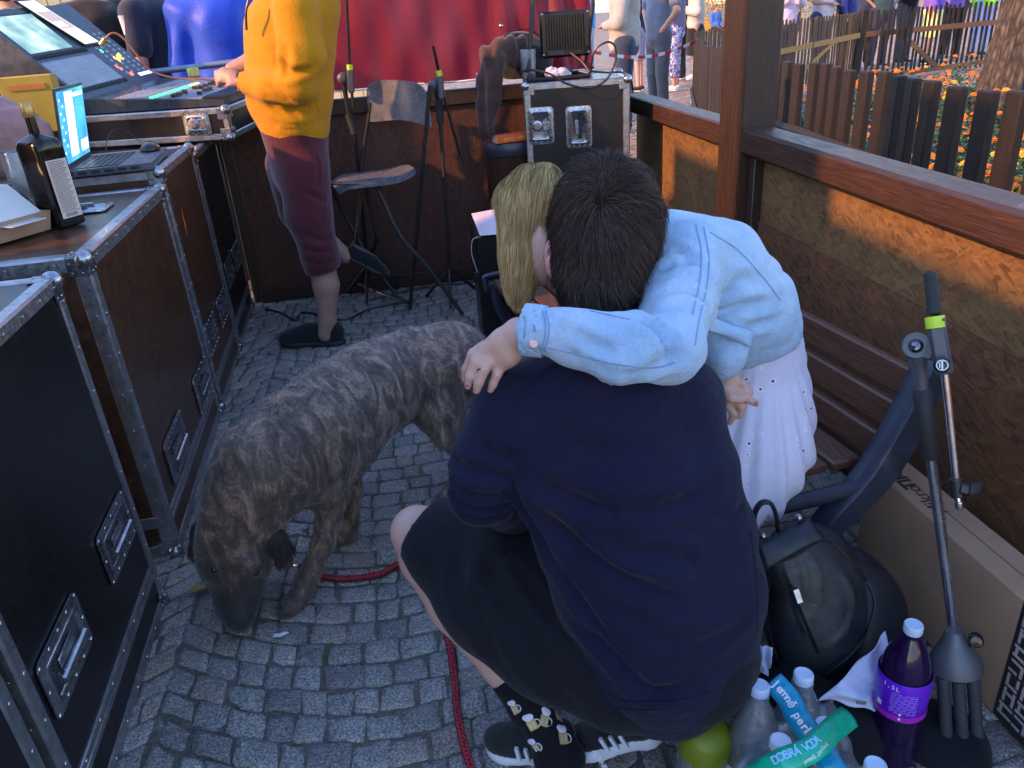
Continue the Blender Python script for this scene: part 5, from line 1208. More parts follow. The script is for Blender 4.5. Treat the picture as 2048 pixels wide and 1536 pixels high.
# wrap strips
def strip(name, pts, wd, m, par, up=None):
    P = catmull(pts, 8); vs = []; n = len(P)
    for i, p in enumerate(P):
        d = P[min(i+1, n-1)]-P[max(i-1, 0)]; s = np.cross(d, up if up is not None else (CAMC-p)); s /= np.linalg.norm(s); q = np.cross(s, d); q /= np.linalg.norm(q)
        for k in range(5):
            e = -1+k/2; vs.append(p+s*wd/2*e+q*(.004*(1-e*e)+.0012*math.sin(i*1.3+k)))
    fs = [(i*5+k, i*5+k+1, (i+1)*5+k+1, (i+1)*5+k) for i in range(n-1) for k in range(4)]
    o = mkobj(name, vs, fs, m, par, smooth=True); o.modifiers.new('t', 'SOLIDIFY').thickness = .0008; return P
wp = thing('pack_wrap', 'crinkled clear wrap over the water bottles with a turquoise and a green strip', 'wrapping', (.66, 1.02, .25))
M_turq = mat('turquoise_film', (.01, .30, .48), .2, bump=.4, bs=40, bd=.003, var=.25); M_gr = mat('green_film', (.005, .42, .24), .18, bump=.4, bs=40, bd=.003, var=.25)
turq = [gz(1545, 1362, .385), gz(1575, 1395, .378), gz(1600, 1440, .37), gz(1640, 1495, .36), gz(1680, 1560, .34)]
P1 = strip('turquoise_strip', turq, .045, M_turq, wp)
grn = [gz(1700, 1432, .37), gz(1670, 1455, .395), gz(1620, 1500, .405), gz(1560, 1525, .395), gz(1500, 1560, .33)]
P2 = strip('green_strip', grn, .042, M_gr, wp)
M_wprint = mat('white_print', (.75, .80, .85), .5)
def on_path(name, s, P, i0, size, m, par, off=.006, flip=False, sh=0.0, bold=0):
    "letters laid one by one along a strip"
    P = [np.array(p) for p in P]; L = [0]
    for a, b in zip(P[:-1], P[1:]): L.append(L[-1]+np.linalg.norm(b-a))
    pos = i0; o = None
    for ch in s:
        if pos > L[-1]: break
        k = max(0, min(len(P)-2, int(np.searchsorted(L, pos))-1)); f = (pos-L[k])/(L[k+1]-L[k]); p = P[k]+(P[k+1]-P[k])*f; d = P[k+1]-P[k]; d /= np.linalg.norm(d); n = CAMC-p; n /= np.linalg.norm(n); v = np.cross(n, d)
        if ch != ' ':
            o = add_text(name, ch, p+n*off+v*sh, d, v, size, m, par, thick=.0003, align='CENTER', bold=bold)
        pos += size*(.54 if ch not in 'iIlr1j' else .36)
on_path('turquoise_lettering', 'Jemně perlivá', P1, .008, .022, M_wprint, wp, bold=.0006)
on_path('green_lettering', 'DOBRÁ VODA', P2[::-1], .075, .019, mat('light_blue_print', (.20, .55, .80), .5), wp, sh=.007, bold=.0006)
on_path('green_lettering', 'jemně perlivá', P2[::-1], .12, .010, M_wprint, wp, sh=-.013)
# crinkled film between the bottles
S_ = []; vs = []; nx = ny = 34
hull = [gz(1500, 1390, .28), gz(1640, 1375, .28), gz(1712, 1440, .26), gz(1740, 1560, .2), gz(1500, 1600, .2)]
for i in range(nx+1):
    for k in range(ny+1):
        u, v = i/nx, k/ny; p = (np.array(gz(1495, 1395, .31))*(1-u)+np.array(gz(1670, 1375, .31))*u)*(1-v)+(np.array(gz(1440, 1640, .28))*(1-u)+np.array(gz(1760, 1600, .28))*u)*v
        e = min(u, 1-u, v, 1-v); p[2] += .010*math.sin(u*23+3*math.sin(v*9))*math.sin(v*19+2*math.sin(u*13))+.035*min(1, e*5)-.03; vs.append(p)
o = mkobj('film', vs, [(i*(ny+1)+k, i*(ny+1)+k+1, (i+1)*(ny+1)+k+1, (i+1)*(ny+1)+k) for i in range(nx) for k in range(ny)], M_film, wp, smooth=True)
# purple soda
M_pur = mat('purple_label', (.13, .010, .55), .3, var=.15)
c = gz(1812, 1560, 0); c[2] = .002; rr = rotx(R_(-1))@roty(R_(0)); c = gz(1828, 1248, .395)-rr@np.array([0, 0, .395]); c[2] = .002
t, c, R = pet(c, .053, .393, M_cap, None, rr, 'grape_soda_bottle', 'large dark purple soda bottle with a violet label and pale cap', None, fill=.86, drinkm=mat('dark_purple_drink', (.012, .003, .03), .06), petm=mat('dark_purple_bottle', (.014, .004, .035), .07))
lbm = MB().lathe([(.0538, .165), (.0544, .166), (.0544, .268), (.0538, .269)], c, 40, R, cap=False).build('label', M_pur, t)
MB().lathe([(.0546, .166), (.0547, .167), (.0547, .180), (.0546, .181)], c, 40, R, cap=False).build('label_edge', mat('magenta_print', (.42, .02, .50), .35), lbm)
cv = CAMC-c; ca_ = math.atan2(cv[1], cv[0]); 
def cyl_text(s, a0, z, size, m, par, rad, bold=0):
    a = a0
    for ch in s:
        if ch != ' ': add_text('label_lettering', ch, c+R@np.array([rad*math.cos(a), rad*math.sin(a), z]), (-math.sin(a), math.cos(a), 0), (0, 0, 1), size, m, par, thick=.0002, align='CENTER', bold=bold)
        a += size*.58/rad
cyl_text('1,5L', ca_-.62, .254, .016, M_wprint, lbm, .0549)
mb = MB()
for k in range(11):
    for j_ in range(16):
        if (k*5+j_*3) % 7 == 0: continue
        a = ca_-.30+j_*.062+.01*(k % 3); z = .242-k*.0052; p = c+R@np.array([.0548*math.cos(a), .0548*math.sin(a), z]); mb.box(p, (.0026, .0005, .0019), R@rotz(a+math.pi/2))
tag(mb.build('label_print', mat('lilac_print', (.40, .24, .80), .5), lbm, None), kind='stuff')
mb = MB(); 
for z in (.175, .188): a = ca_+.1; mb.ball(c+R@np.array([.0548*math.cos(a), .0548*math.sin(a), z]), .003, 8, 5)
a = ca_-.75; mb.box(c+R@np.array([.0548*math.cos(a), .0548*math.sin(a), .195]), (.011, .0006, .012), R@rotz(a+math.pi/2)); mb.build('label_marks', M_wprint, lbm, None)
# green shaker
t = thing('shaker_bottle', 'grey clear shaker bottle with an olive green flip lid', 'bottle', tuple(gz(1430, 1500, 0)))
c = gz(1428, 1425, .32)-np.array([.045, 0, .32]); c[2] = .002; rr = roty(R_(8))@rotx(R_(-2))*1.14; M_oliv = mat('olive_lid', (.17, .21, .006), .5)
MB().lathe([(.034, 0), (.037, .006), (.040, .06), (.039, .07), (.044, .155), (.045, .20), (.043, .20), (.038, .07), (.036, .01), (0, .01)], c, 32, rr, cap=False).build('body', clear('smoky_plastic', (.62, .68, .74), .08, 1.5, .8), t)
ld = MB().lathe([(.0475, .183), (.0485, .187), (.0485, .222), (.045, .232), (.030, .246), (.0, .248)], c, 36, rr).build('lid', M_oliv, t)
S = SDF(c+rr@np.array([0, 0, .26])-.06, c+rr@np.array([0, 0, .26])+.06, .004); q = c+rr@np.array([.014, .012, .245]); S.cap(q, q+rr@np.array([0, .0, .020]), .020, .016, .006); sdf_obj('spout_cap', S, M_oliv, ld)
MB().tube([c+rr@np.array([.030*math.cos(a), .030*math.sin(a), .02+.007*a]) for a in np.arange(0, 14, .4)], .0016, 5).build('mixing_coil', M_steel, t)
# small water bottle at the back
c = gz(975, 655, 0); pet(np.array([c[0], c[1]-.0, .002]), .046, .30, M_cap, None, None, 'water_bottle', 'single clear water bottle standing on the setts beyond the dog\'s rump', None, fill=.3)
# white garment under the backpack and white shoe
def lump(name, label, cat, prims, m, h=.007, post=None, part='cloth', floor=.003):
    P = np.array([p[0] for p in prims]); rmx = max(max(p[1]) if hasattr(p[1], '__len__') else p[1] for p in prims)
    S = SDF(P.min(0)-rmx-.03, P.max(0)+rmx+.03, h)
    for p, r_, R in prims: S.ell(p, r_, R, .02)
    if floor is not None: S.plane((0, 0, floor), (0, 0, -1))
    t = thing(name, label, cat, (P[:, 0].mean(), P[:, 1].mean(), 0)); sdf_obj(part, S, m, t, post=post); return t
M_wc = cloth('white_cotton', (.56, .60, .78), bump=.35, var=.08)
# ------------------------------------------------------------------ people and dog
RXc, DNc, FWc = CAMR[:, 0], CAMR[:, 1], CAMR[:, 2]
def skin(name, col, sub=.12):
    if name in MATS: return MATS[name]
    N = NT(name); c = N.co(); f = N.noise(14, 5, .6, c); N.set(Base_Color=N.ramp(f, [(.3, tuple(x*.88 for x in col)), (.7, col)]), Roughness=.5, Subsurface_Weight=sub, Subsurface_Radius=(.01, .004, .002))
    N.bump(N.noise(180, 3, .6, c), .12, .001); MATS[name] = N.m; return N.m
M_skin = skin('light_skin', (.56, .33, .26)); M_skin2 = skin('warm_skin', (.50, .28, .20))
M_navy = cloth('navy_knit', (.0075, .0078, .028), bump=.45, sheen=.06, rough=.9)
M_short = cloth('black_cotton', (.006, .006, .010), bump=.3, sheen=.06)
def m_denim():
    N = NT('pale_denim'); c = N.co(); tw = N.n('TexWave'); tw.wave_type = 'BANDS'; tw.bands_direction = 'DIAGONAL'; tw.inputs['Scale'].default_value = 260; N.l(c, tw.inputs[0])
    f = N.math('ADD', N.math('MULTIPLY', N.noise(9, 6, .65, c), .7), N.math('MULTIPLY', N.noise(220, 2, .5, c), .3))
    N.set(Base_Color=N.ramp(f, [(.32, (.26, .42, .62)), (.52, (.36, .53, .72)), (.7, (.50, .64, .80))]), Roughness=.85, Sheen_Weight=.3)
    N.bump(N.math('ADD', N.noise(22, 6, .65, c, dist=1.6), N.math('MULTIPLY', tw.outputs['Fac'], .06)), .6, .014); MATS['pale_denim'] = N.m; return N.m
M_denim = m_denim(); M_seam = cloth('denim_seam', (.20, .32, .50), bump=.4)
def m_hair(name, c0, c1, c2):
    N = NT(name); gi = N.n('NewGeometry'); r_ = gi.outputs['Random Per Island']
    N.set(Base_Color=N.ramp(N.math('ADD', N.math('MULTIPLY', r_, .6), N.math('MULTIPLY', N.noise(12, 3, .5, N.co()), .4)), [(.2, c0), (.5, c1), (.85, c2)]), Roughness=.6, Specular_IOR_Level=.12)
    MATS[name] = N.m; return N.m
M_hdark = m_hair('dark_brown_hair', (.016, .011, .010), (.038, .025, .021), (.085, .058, .047))
M_hblond = m_hair('ash_blond_hair', (.16, .095, .035), (.38, .25, .10), (.58, .42, .20))
M_hcrowd = m_hair('brown_hair', (.03, .018, .01), (.07, .04, .022), (.14, .08, .045))
M_sole = mat('white_rubber_sole', (.60, .62, .68), .55, bump=.15, bs=80); M_shoe = cloth('black_mesh_shoe', (.012, .012, .014), bump=.4, vs=20)
M_soleb = mat('black_sole', (.02, .02, .022), .6)
def shoe(heel, toe, w, par, mu=None, ms=None, h=.006, hgt=.085, up=(0, 0, 1), name='shoe', stripes=False, ms_th=.026):
    heel, toe = np.asarray(heel, float), np.asarray(toe, float); d = toe-heel; L = np.linalg.norm(d); d /= L; up = np.asarray(up, float); sd_ = np.cross(d, up); sd_ /= np.linalg.norm(sd_); up = np.cross(sd_, d); R = np.array([d, sd_, up]).T
    q = lambda a, b, c: heel+d*a*L+sd_*b*w+up*c
    lo, hi = np.minimum(heel, toe)-.16, np.maximum(heel, toe)+.16
    def sole(S, e=0):
        S.ell(q(.16, 0, .012), (.045*L/.28, w*.36+e, .05), R, .01); S.ell(q(.74, .02, .012), (.075*L/.28, w*.46+e, .05), R, .01); S.ell(q(.45, 0, .012), (.11*L/.28, w*.33+e, .05), R, .02); return S
    S = sole(SDF(lo, hi, h), .004); S.plane(q(0, 0, .001), -up).plane(q(0, 0, ms_th), up); so = sdf_obj('sole', S, ms or M_sole, None, 1)
    kk = hgt/.085; S = SDF(lo, hi, h); S.ell(q(.16, 0, .05*kk), (.048*L/.28, w*.36, .045*kk), R, .02); S.ell(q(.76, .02, .024*kk), (.078*L/.28, w*.44, .042*kk), R, .02); S.ell(q(.45, 0, .04*kk), (.10*L/.28, w*.35, .050*kk), R, .03)
    S.cap(q(.17, 0, .05), q(.15, 0, hgt), .036, .036, .02).cap(q(.55, 0, .05), q(.25, 0, hgt), .03, .034, .03); S.plane(q(0, 0, ms_th-.004), -up).plane(q(0, 0, hgt+.006), up)
    o = sdf_obj(name, S, mu or M_shoe, par, 1); so.parent = o; off = OFF[o.name]; so.location = -off; OFF[so.name] = off*0
    lm = MB()
    for k in range(4): a = q(.38+.07*k, -.16, .083-.008*k); b = q(.38+.07*k, .16, .083-.008*k); lm.tube(catmull([a, q(.38+.07*k, 0, .092-.009*k), b], 3), .0028, 5)
    lm.build('laces', mu or M_shoe, o) if hgt > .08 else None
    if stripes:
        sm = MB()
        for k in range(3): sm.prism([(-.004, 0), (.004, 0), (.010, .040), (.002, .040)], q(.36+.10*k, stripes*.40, .028), d, up, sd_*stripes, .008)
        sm.build('stripes', M_sole, o)
    return o
# ---- crouching man --------------------------------------------------------------------------------
man = thing('person', 'crouching man seen from behind in navy sweatshirt, black shorts and beer mug socks', 'person', (.25, 1.25, 0))
G = gd
def torso_left(S, e=0.0, k=.03):
    Rr = [(1338, 825, 1.45, .092), (1362, 940, 1.46, .100), (1388, 1060, 1.50, .112), (1404, 1180, 1.53, .120), (1388, 1275, 1.56, .116), (1352, 1335, 1.60, .102)]
    Ll = [(1060, 845, 1.44, .088), (1120, 950, 1.46, .086), (1175, 1070, 1.50, .100), (1215, 1180, 1.53, .105), (1265, 1290, 1.57, .115), (1285, 1350, 1.61, .105)]
    Cc = [(1225, 790, 1.44, .125), (1250, 930, 1.46, .145), (1285, 1070, 1.50, .152), (1310, 1190, 1.53, .158), (1325, 1300, 1.57, .150), (1330, 1345, 1.60, .130)]
    for ch in (Rr, Ll, Cc): S.chain([G(a, b, c) for a, b, c, r in ch], [r+e for *_, r in ch], k)
    return S
S = SDF((-.15, .75, .15), (.85, 1.75, 1.30), .0085); torso_left(S)
S.chain([G(1350, 800, 1.46), G(1225, 790, 1.45), G(1060, 815, 1.44)], [.082, .12, .085], .05).chain([G(1225, 790, 1.46), G(1212, 690, 1.45), G(1206, 640, 1.44)], [.12, .082, .068], .03)
S.chain([G(1015, 835, 1.43), G(975, 930, 1.47), G(962, 985, 1.51)], [.073, .068, .064], .02).chain([G(962, 985, 1.51), G(1020, 1010, 1.66), G(1060, 1000, 1.78)], [.064, .058, .052], .02)
S.chain([G(1375, 800, 1.48), G(1385, 900, 1.60), G(1370, 950, 1.80)], [.065, .055, .05], .03)
neckp = G(1205, 628, 1.43); nd = G(1215, 500, 1.40)-G(1215, 690, 1.45); S.plane(neckp+nd*.04, nd)
hf = lambda pts, w_, d_, dep: ([G(a, b, dep) for a, b in pts], w_, d_)
FL = [hf([(1045, 955), (1120, 985), (1206, 1000), (1340, 995), (1420, 965)], .020, .014, 1.36), hf([(1073, 1029), (1162, 1100), (1296, 1163), (1345, 1200)], .020, .016, 1.38),
      hf([(1206, 1085), (1340, 1102), (1400, 1128)], .018, .012, 1.37), hf([(1130, 1245), (1229, 1297), (1296, 1364), (1363, 1345)], .020, .016, 1.44), hf([(1090, 1140), (1162, 1221), (1215, 1268)], .018, .013, 1.42),
      hf([(1250, 1210), (1330, 1260), (1420, 1270), (1500, 1240)], .022, .009, 1.41), hf([(1100, 880), (1220, 905), (1330, 890)], .025, .006, 1.33), hf([(1380, 1010), (1440, 1030), (1490, 1010)], .018, .007, 1.42),
      hf([(890, 905), (950, 930), (1030, 920)], .013, .011, 1.43), hf([(885, 945), (950, 962), (1030, 958)], .011, .010, 1.44), hf([(880, 985), (940, 1003), (1010, 992)], .011, .011, 1.45), hf([(895, 1020), (960, 1030), (1030, 1020)], .010, .010, 1.46),
      hf([(1040, 930), (1062, 1010), (1085, 1090), (1120, 1160)], .016, .012, 1.43), hf([(960, 880), (1000, 905), (1040, 900)], .014, .008, 1.38)]
def navy_post(P, N):
    P = folds(P, N, FL); return P+N*(.0018*waves(P, 34, 5)+.0030*waves(P, 13, 8)+.0055*(np.abs(waves(P*np.array([.6, 1, 1.8]), 12, 79))-.4)+.002*(np.abs(waves(P, 40, 80))-.4))[:, None]
ss = sdf_obj('sweatshirt', S, M_navy, man, 1, navy_post)
# shorts
S = SDF((-.35, .80, .10), (.75, 1.95, .85), .009)
S.chain([G(1330, 1300, 1.58), G(1120, 1255, 1.66), G(1000, 1172, 1.71), (G(900, 1092, 1.76)), G(858, 1062, 1.785)], [.15, .150, .142, .100, .082], .04)
S.cap(G(1390, 1310, 1.56), G(1250, 1360, 1.60), .12, .11, .04).chain([G(1380, 1290, 1.60), G(1400, 1150, 1.85), G(1330, 1080, 2.0)], [.13, .11, .09], .04)
kd_ = G(815, 1040, 1.78)-G(1000, 1172, 1.71); S.plane(G(838, 1062, 1.785), kd_)
FS = [hf([(1060, 1040), (990, 1120), (960, 1230)], .02, .010, 1.58), hf([(960, 1080), (1000, 1180), (1090, 1290), (1180, 1380)], .022, .012, 1.57), hf([(900, 1090), (950, 1180), (1040, 1280)], .02, .009, 1.62), hf([(1030, 1100), (1080, 1200), (1180, 1300)], .02, .010, 1.54)]
sdf_obj('shorts', S, M_short, man, 1, lambda P, N: folds(P, N, FS)+N*(.004*waves(P, 20, 3))[:, None])
# body: head, neck, arms, legs as one surface
S = SDF((-.35, .85, .0), (.85, 2.1, 1.55), .0095)
S.ell(G(1212, 440, 1.43), (.080, .096, .098), k=.02).ell(G(1195, 515, 1.47), (.066, .085, .080), k=.03).ell(G(1165, 540, 1.53), (.045, .05, .05), k=.03)
S.cap(G(1190, 545, 1.46), G(1186, 700, 1.45), .054, .062, .02); torso_left(S, -.028)
S.chain([G(1060, 830, 1.44), G(975, 930, 1.47), G(962, 985, 1.51), G(1020, 1010, 1.66), G(1075, 990, 1.80), G(1060, 985, 1.86)], [.06, .05, .043, .040, .03, .033], .02)
S.chain([G(1360, 820, 1.48), G(1380, 900, 1.60), G(1370, 950, 1.80), G(1310, 930, 1.85)], [.05, .045, .038, .032], .02)
S.chain([G(1290, 1270, 1.58), G(1000, 1160, 1.72), G(835, 1062, 1.80)], [.12, .085, .060], .03)
S.chain([G(835, 1068, 1.80), G(848, 1120, 1.815), G(905, 1215, 1.82), G(1000, 1335, 1.80), G(1090, 1450, 1.78), G(1120, 1490, 1.77)], [.058, .054, .0535, .040, .036, .034], .02)
S.chain([G(1360, 1290, 1.60), G(1380, 1130, 1.95), G(1330, 1250, 1.95), G(1290, 1440, 1.80)], [.11, .07, .05, .04], .03)
for k, (a, b, c) in enumerate(((1040, 985, 1.86), (1050, 975, 1.87), (1062, 968, 1.88), (1074, 965, 1.88))): S.chain([G(1062+4*k-8, 985, 1.86), G(a-15, b+8, c), G(a-22, b+18, c)], [.010, .0085, .0075], .004)
sdf_obj('body', S, M_skin, man, 1)
# ear
S = SDF(G(1098, 520, 1.44)-.07, G(1098, 520, 1.44)+.07, .004); Re = np.array([FWc, RXc, DNc]).T
S.ell(G(1100, 512, 1.44), (.014, .010, .032), Re, .006).ell(G(1104, 545, 1.44), (.009, .008, .014), Re, .008); S.ell(G(1094, 508, 1.425), (.010, .005, .016), Re, .004, cut=True); sdf_obj('ear', S, skin('pink_skin', (.62, .27, .24)), man, 1)
# hair volume and strands
def hair_vol(prims, h=.008): 
    P = np.array([p for p, r in prims]); S = SDF(P.min(0)-.17, P.max(0)+.17, h)
    for p, r in prims: S.ell(p, r, k=.03)
    return S
S = hair_vol([(G(1212, 425, 1.43), (.094, .104, .104)), (G(1206, 500, 1.425), (.092, .095, .092)), (G(1196, 555, 1.425), (.070, .075, .062)), (G(1190, 596, 1.42), (.046, .05, .035))])
hP, hQ = S.mesh(); hP = relax(hP, hQ, 2); hN = vnorm(hP, hQ); hP = hP+hN*(.0035*waves(hP, 55, 2))[:, None]
M_scalp = mat('dark_undercoat', (.014, .009, .007), .85, spec=.1, bump=.6, bs=180)
hair = mkobj('hair', hP, hQ, M_scalp, man, smooth=True)
whorl = G(1195, 392, 1.30); hc = G(1210, 460, 1.43)
def hair_dirs(p, N, whorl, down=.5, swirl=.5):
    r = p-whorl; t = r-N*np.sum(r*N, 1)[:, None]; t /= np.linalg.norm(t, axis=1, keepdims=True)+1e-6; s = np.cross(N, t)
    d = t*.9+s*swirl*np.exp(-np.linalg.norm(r, axis=1)/.05)[:, None]+np.array([0, 0, -down]); return d
def grow(name, P, Q, n, whorl, cen, L, width, m, par, seed, mask=None, lift=.18, down=.5, wob=.35, segs=5, swirl=.8):
    p, N = sample(P, Q, n, mask, seed); d = hair_dirs(p, N, whorl, down, swirl); cl = np.stack([waves(p, 45, 11), waves(p, 45, 12), waves(p, 45, 13)], 1)
    d = d+cl*wob+N*lift+RNG.normal(size=p.shape)*.12; d /= np.linalg.norm(d, axis=1, keepdims=True)
    def steer(q, D, t): return D*.9+(cen-q)*1.1+np.array([0, 0, -.10])+RNG.normal(size=q.shape)*.03
    LL = L*(.6+.7*RNG.random(n)); return strands(name, p-N*.002, d, steer, LL, width, m, par, segs)
o = grow('hair_strands', hP, hQ, 38000, whorl, hc, .046, .0011, M_hdark, man, 4, lift=.38, wob=.55); tag(o, kind='stuff')
p, N = sample(hP, hQ, 12000, lambda c: np.exp(-(np.linalg.norm(c-whorl, axis=1)/.085)**2)+.8*np.exp(-(np.linalg.norm(c-G(1200, 540, 1.33), axis=1)/.07)**2)+.02, 14)
d = hair_dirs(p, N, whorl, .5, .8)+RNG.normal(size=p.shape)*.35+N*.45; d /= np.linalg.norm(d, axis=1, keepdims=True)
tag(strands('hair_tuft', p-N*.002, d, lambda q, D, t: D*.9+(hc-q)*1.4+np.array([0, 0, -.12]), .030+.02*RNG.random(len(p)), .0014, M_hdark, man, 5), kind='stuff')
# sock and its mugs
S = SDF((-.1, .95, .0), (.45, 1.6, .45), .006); S.chain([G(1008, 1345, 1.80), G(1058, 1415, 1.785), G(1110, 1490, 1.77)], [.0435, .0445, .046], .02); S.plane(G(1010, 1352, 1.80), G(905, 1215, 1.82)-G(1000, 1335, 1.80)); S.ell(G(1120, 1520, 1.77), (.06, .05, .05), k=.03)
sock = sdf_obj('sock', S, M_short, man, 1)
M_beer = mat('embroidered_yellow', (.48, .36, .12), .8); M_foam = mat('embroidered_white', (.62, .60, .72), .8)
def on_surf(px, py):
    d = ray(px, py); d = d/np.linalg.norm(d); hit = sock.ray_cast(Vector(CAMC)-sock.matrix_world.translation, Vector(d)); return (np.array(hit[1])+OFF[sock.name], np.array(hit[2])) if hit[0] else (G(px, py, 1.73), -FWc)
bpy.context.view_layer.update()
mgs = []
for (px, py, rot, s) in ((1072, 1388, .1, 1), (1028, 1415, .6, .9), (1062, 1445, .5, 1.1), (1090, 1435, -.3, 1.1), (1126, 1470, .15, 1.15), (1070, 1492, .9, 1)):
    o = sock; d = ray(px, py); d /= np.linalg.norm(d)
    inv = np.array(CAMC)-np.array(OFF[sock.name]); hit = sock.ray_cast(Vector(inv), Vector(d))
    if hit[0]: p, n = np.array(hit[1])+OFF[sock.name], np.array(hit[2])
    else: p, n = G(px, py, 1.73), -FWc
    u = RXc-n*RXc.dot(n); u /= np.linalg.norm(u); v = np.cross(n, u); u, v = u*math.cos(rot)+v*math.sin(rot), v*math.cos(rot)-u*math.sin(rot); R = np.array([u, v, n]).T
    mb = MB(); mb.box(p-v*.006*s, (.020*s, .022*s, .002), R, .002); ml = mb.build('embroidered_mug', M_beer, sock)
    mb = MB(); mb.ball(p+v*.011*s, (.011*s, .008*s, .0025), 10, 6, R=R); mb.ball(p+v*.014*s-u*.006*s, (.007*s, .006*s, .0025), 8, 5, R=R); mb.tube([p-v*.006*s+u*s*(.010+.008*math.sin(a))-v*s*.008*math.cos(a) for a in np.linspace(0, math.pi, 7)], .0015, 5); mb.tube([p-v*.012*s+n*.002-u*.004*s, p+v*.0*s+n*.002-u*.004*s], .001, 4); mb.tube([p-v*.012*s+n*.002+u*.004*s, p+v*.0*s+n*.002+u*.004*s], .001, 4); mb.build('foam', M_foam, ml)
hl = gz(1120, 1530, .0); shoe(gz(1150, 1520, .0), gz(975, 1505, .0)+np.array([0, .02, 0]), .105, man, stripes=-1)
s2 = shoe(gz(1330, 1470, .07), gz(1170, 1500, .0)+np.array([-.03, 0, .0]), .105, man, stripes=-1, up=(.35, 0, 1), ms_th=.034)
p = gz(1170, 1490, .075); 
add_text('sock_lettering', 'ALPINE', G(1187, 1500, 1.74), G(1215, 1545, 1.74)-G(1187, 1500, 1.74), np.cross(-FWc, G(1215, 1545, 1.74)-G(1187, 1500, 1.74)), .016, M_white, sock)
mb = MB(); mb.box(G(1036, 948, 1.40), (.004, .018, .022), np.array([RXc, FWc, -DNc]).T, .001); mb.build('sleeve_tag', M_white, man)
# ---- woman ----------------------------------------------------------------------------------------
wo = thing('person', 'fair haired woman in pale denim jacket and white eyelet dress hugging the crouching man', 'person', (.85, 1.6, 0))
S = SDF((-.15, 1.0, .45), (1.15, 2.0, 1.5), .0085)
S.chain([G(1378, 515, 1.55), G(1355, 600, 1.45), G(1335, 695, 1.32)], [.078, .072, .062], .03)
S.chain([G(1335, 700, 1.315), G(1250, 700, 1.275), G(1150, 672, 1.285), G(1060, 660, 1.31)], [.060, .055, .046, .0425], .02)
S.chain([G(1340, 520, 1.66), G(1430, 560, 1.64), G(1480, 610, 1.68), G(1510, 650, 1.72)], [.11, .112, .106, .100], .04).chain([G(1300, 530, 1.62), G(1350, 510, 1.62)], [.07, .072], .04)
S.chain([G(1400, 610, 1.66), G(1430, 660, 1.60), G(1448, 705, 1.58)], [.075, .060, .052], .02)
wc = G(1045, 660, 1.31)-G(1150, 672, 1.285); S.plane(G(1044, 660, 1.312), wc); hm = G(1540, 740, 1.72)-G(1480, 600, 1.68)
P, Q = None, None
S.cap(G(1535, 665, 1.70), G(1565, 672, 1.74), .05, .035, .02)
sh = G(1528, 708, 1.68); keepd = (G(1455, 800, 1.60)-G(1448, 705, 1.58))
S.plane(G(1520, 726, 1.70), G(1528, 790, 1.70)-G(1520, 712, 1.70)+RXc*.02)
JF = [hf([(1050, 640), (1055, 700)], .004, -.001, 1.27), hf([(1140, 655), (1190, 690), (1240, 700)], .014, .009, 1.22), hf([(1290, 650), (1330, 680), (1345, 730)], .014, .014, 1.25), hf([(1250, 640), (1300, 665), (1320, 700)], .012, .011, 1.25), hf([(1265, 735), (1320, 720), (1370, 700)], .014, .010, 1.25),
      hf([(1330, 600), (1370, 610), (1395, 640)], .016, .012, 1.37), hf([(1320, 560), (1350, 530), (1390, 540)], .018, .009, 1.42), hf([(1430, 600), (1470, 560), (1510, 560)], .014, .010, 1.53), hf([(1425, 630), (1480, 610), (1545, 610)], .014, .013, 1.55), hf([(1430, 655), (1490, 650), (1560, 640)], .013, .011, 1.58),
      hf([(1180, 730), (1240, 738), (1300, 735)], .008, .004, 1.24), hf([(1412, 500), (1416, 560), (1400, 640), (1392, 690)], .007, .007, 1.48), hf([(1080, 690), (1160, 712), (1240, 730), (1330, 738)], .004, .003, 1.24), hf([(1340, 470), (1370, 500), (1380, 560)], .014, .007, 1.43)]
def jpost(P, N):
    P = folds(P, N, JF); return P+N*(.0020*waves(P, 38, 15)+.0016*waves(P, 80, 16)+.0085*(np.abs(waves(P*np.array([1, 1, 1.7]), 17, 77))-.45)+.004*(np.abs(waves(P, 34, 78))-.45))[:, None]
jk = sdf_obj('denim_jacket', S, M_denim, wo, 1, jpost)
def surf_pts(o, pxs, lift=.0015, dep=1.3):
    out = []; inv = CAMC-OFF[o.name]
    for px, py in pxs:
        d = ray(px, py); d /= np.linalg.norm(d); h = o.ray_cast(Vector(inv), Vector(d))
        if h[0]: out.append(np.array(h[1])+OFF[o.name]+np.array(h[2])*lift)
    return out
bpy.context.view_layer.update()
def seam(pxs, o, name='seam', r=.0016, m=None):
    dense = catmull([(*p, 0) for p in pxs], 8); pts = surf_pts(o, [(p[0], p[1]) for p in dense], .0005)
    if len(pts) > 2: MB().tube(pts, r, 5).build(name, m or M_seam, o)
for pxs in ([(1408, 455), (1418, 520), (1412, 580), (1398, 640), (1390, 690)], [(1392, 450), (1402, 500), (1400, 560), (1385, 630)], [(1420, 465), (1475, 500), (1530, 560), (1560, 600)], [(1075, 690), (1150, 708), (1230, 728), (1310, 735), (1350, 725)], [(1092, 622), (1098, 660), (1090, 702)], [(1052, 625), (1050, 660), (1046, 700)], [(1085, 620), (1091, 660), (1083, 700)], [(1180, 622), (1260, 640)]): seam(pxs, jk)
pb_ = surf_pts(jk, [(1068, 686)]); nb_ = -FWc
if pb_:
    u_, v_, n_ = frame_of(nb_+RXc*-.1); mb = MB(); mb.lathe([(.0085, 0), (.0085, .002), (.007, .0032), (.004, .0026), (.0, .0026)], pb_[0], 20, np.array([u_, v_, n_]).T); mb.build('button', mat('copper_button', (.62, .38, .34), .35, .6), jk)
seam([(1068, 650), (1070, 664)], jk, 'buttonhole', .0022)
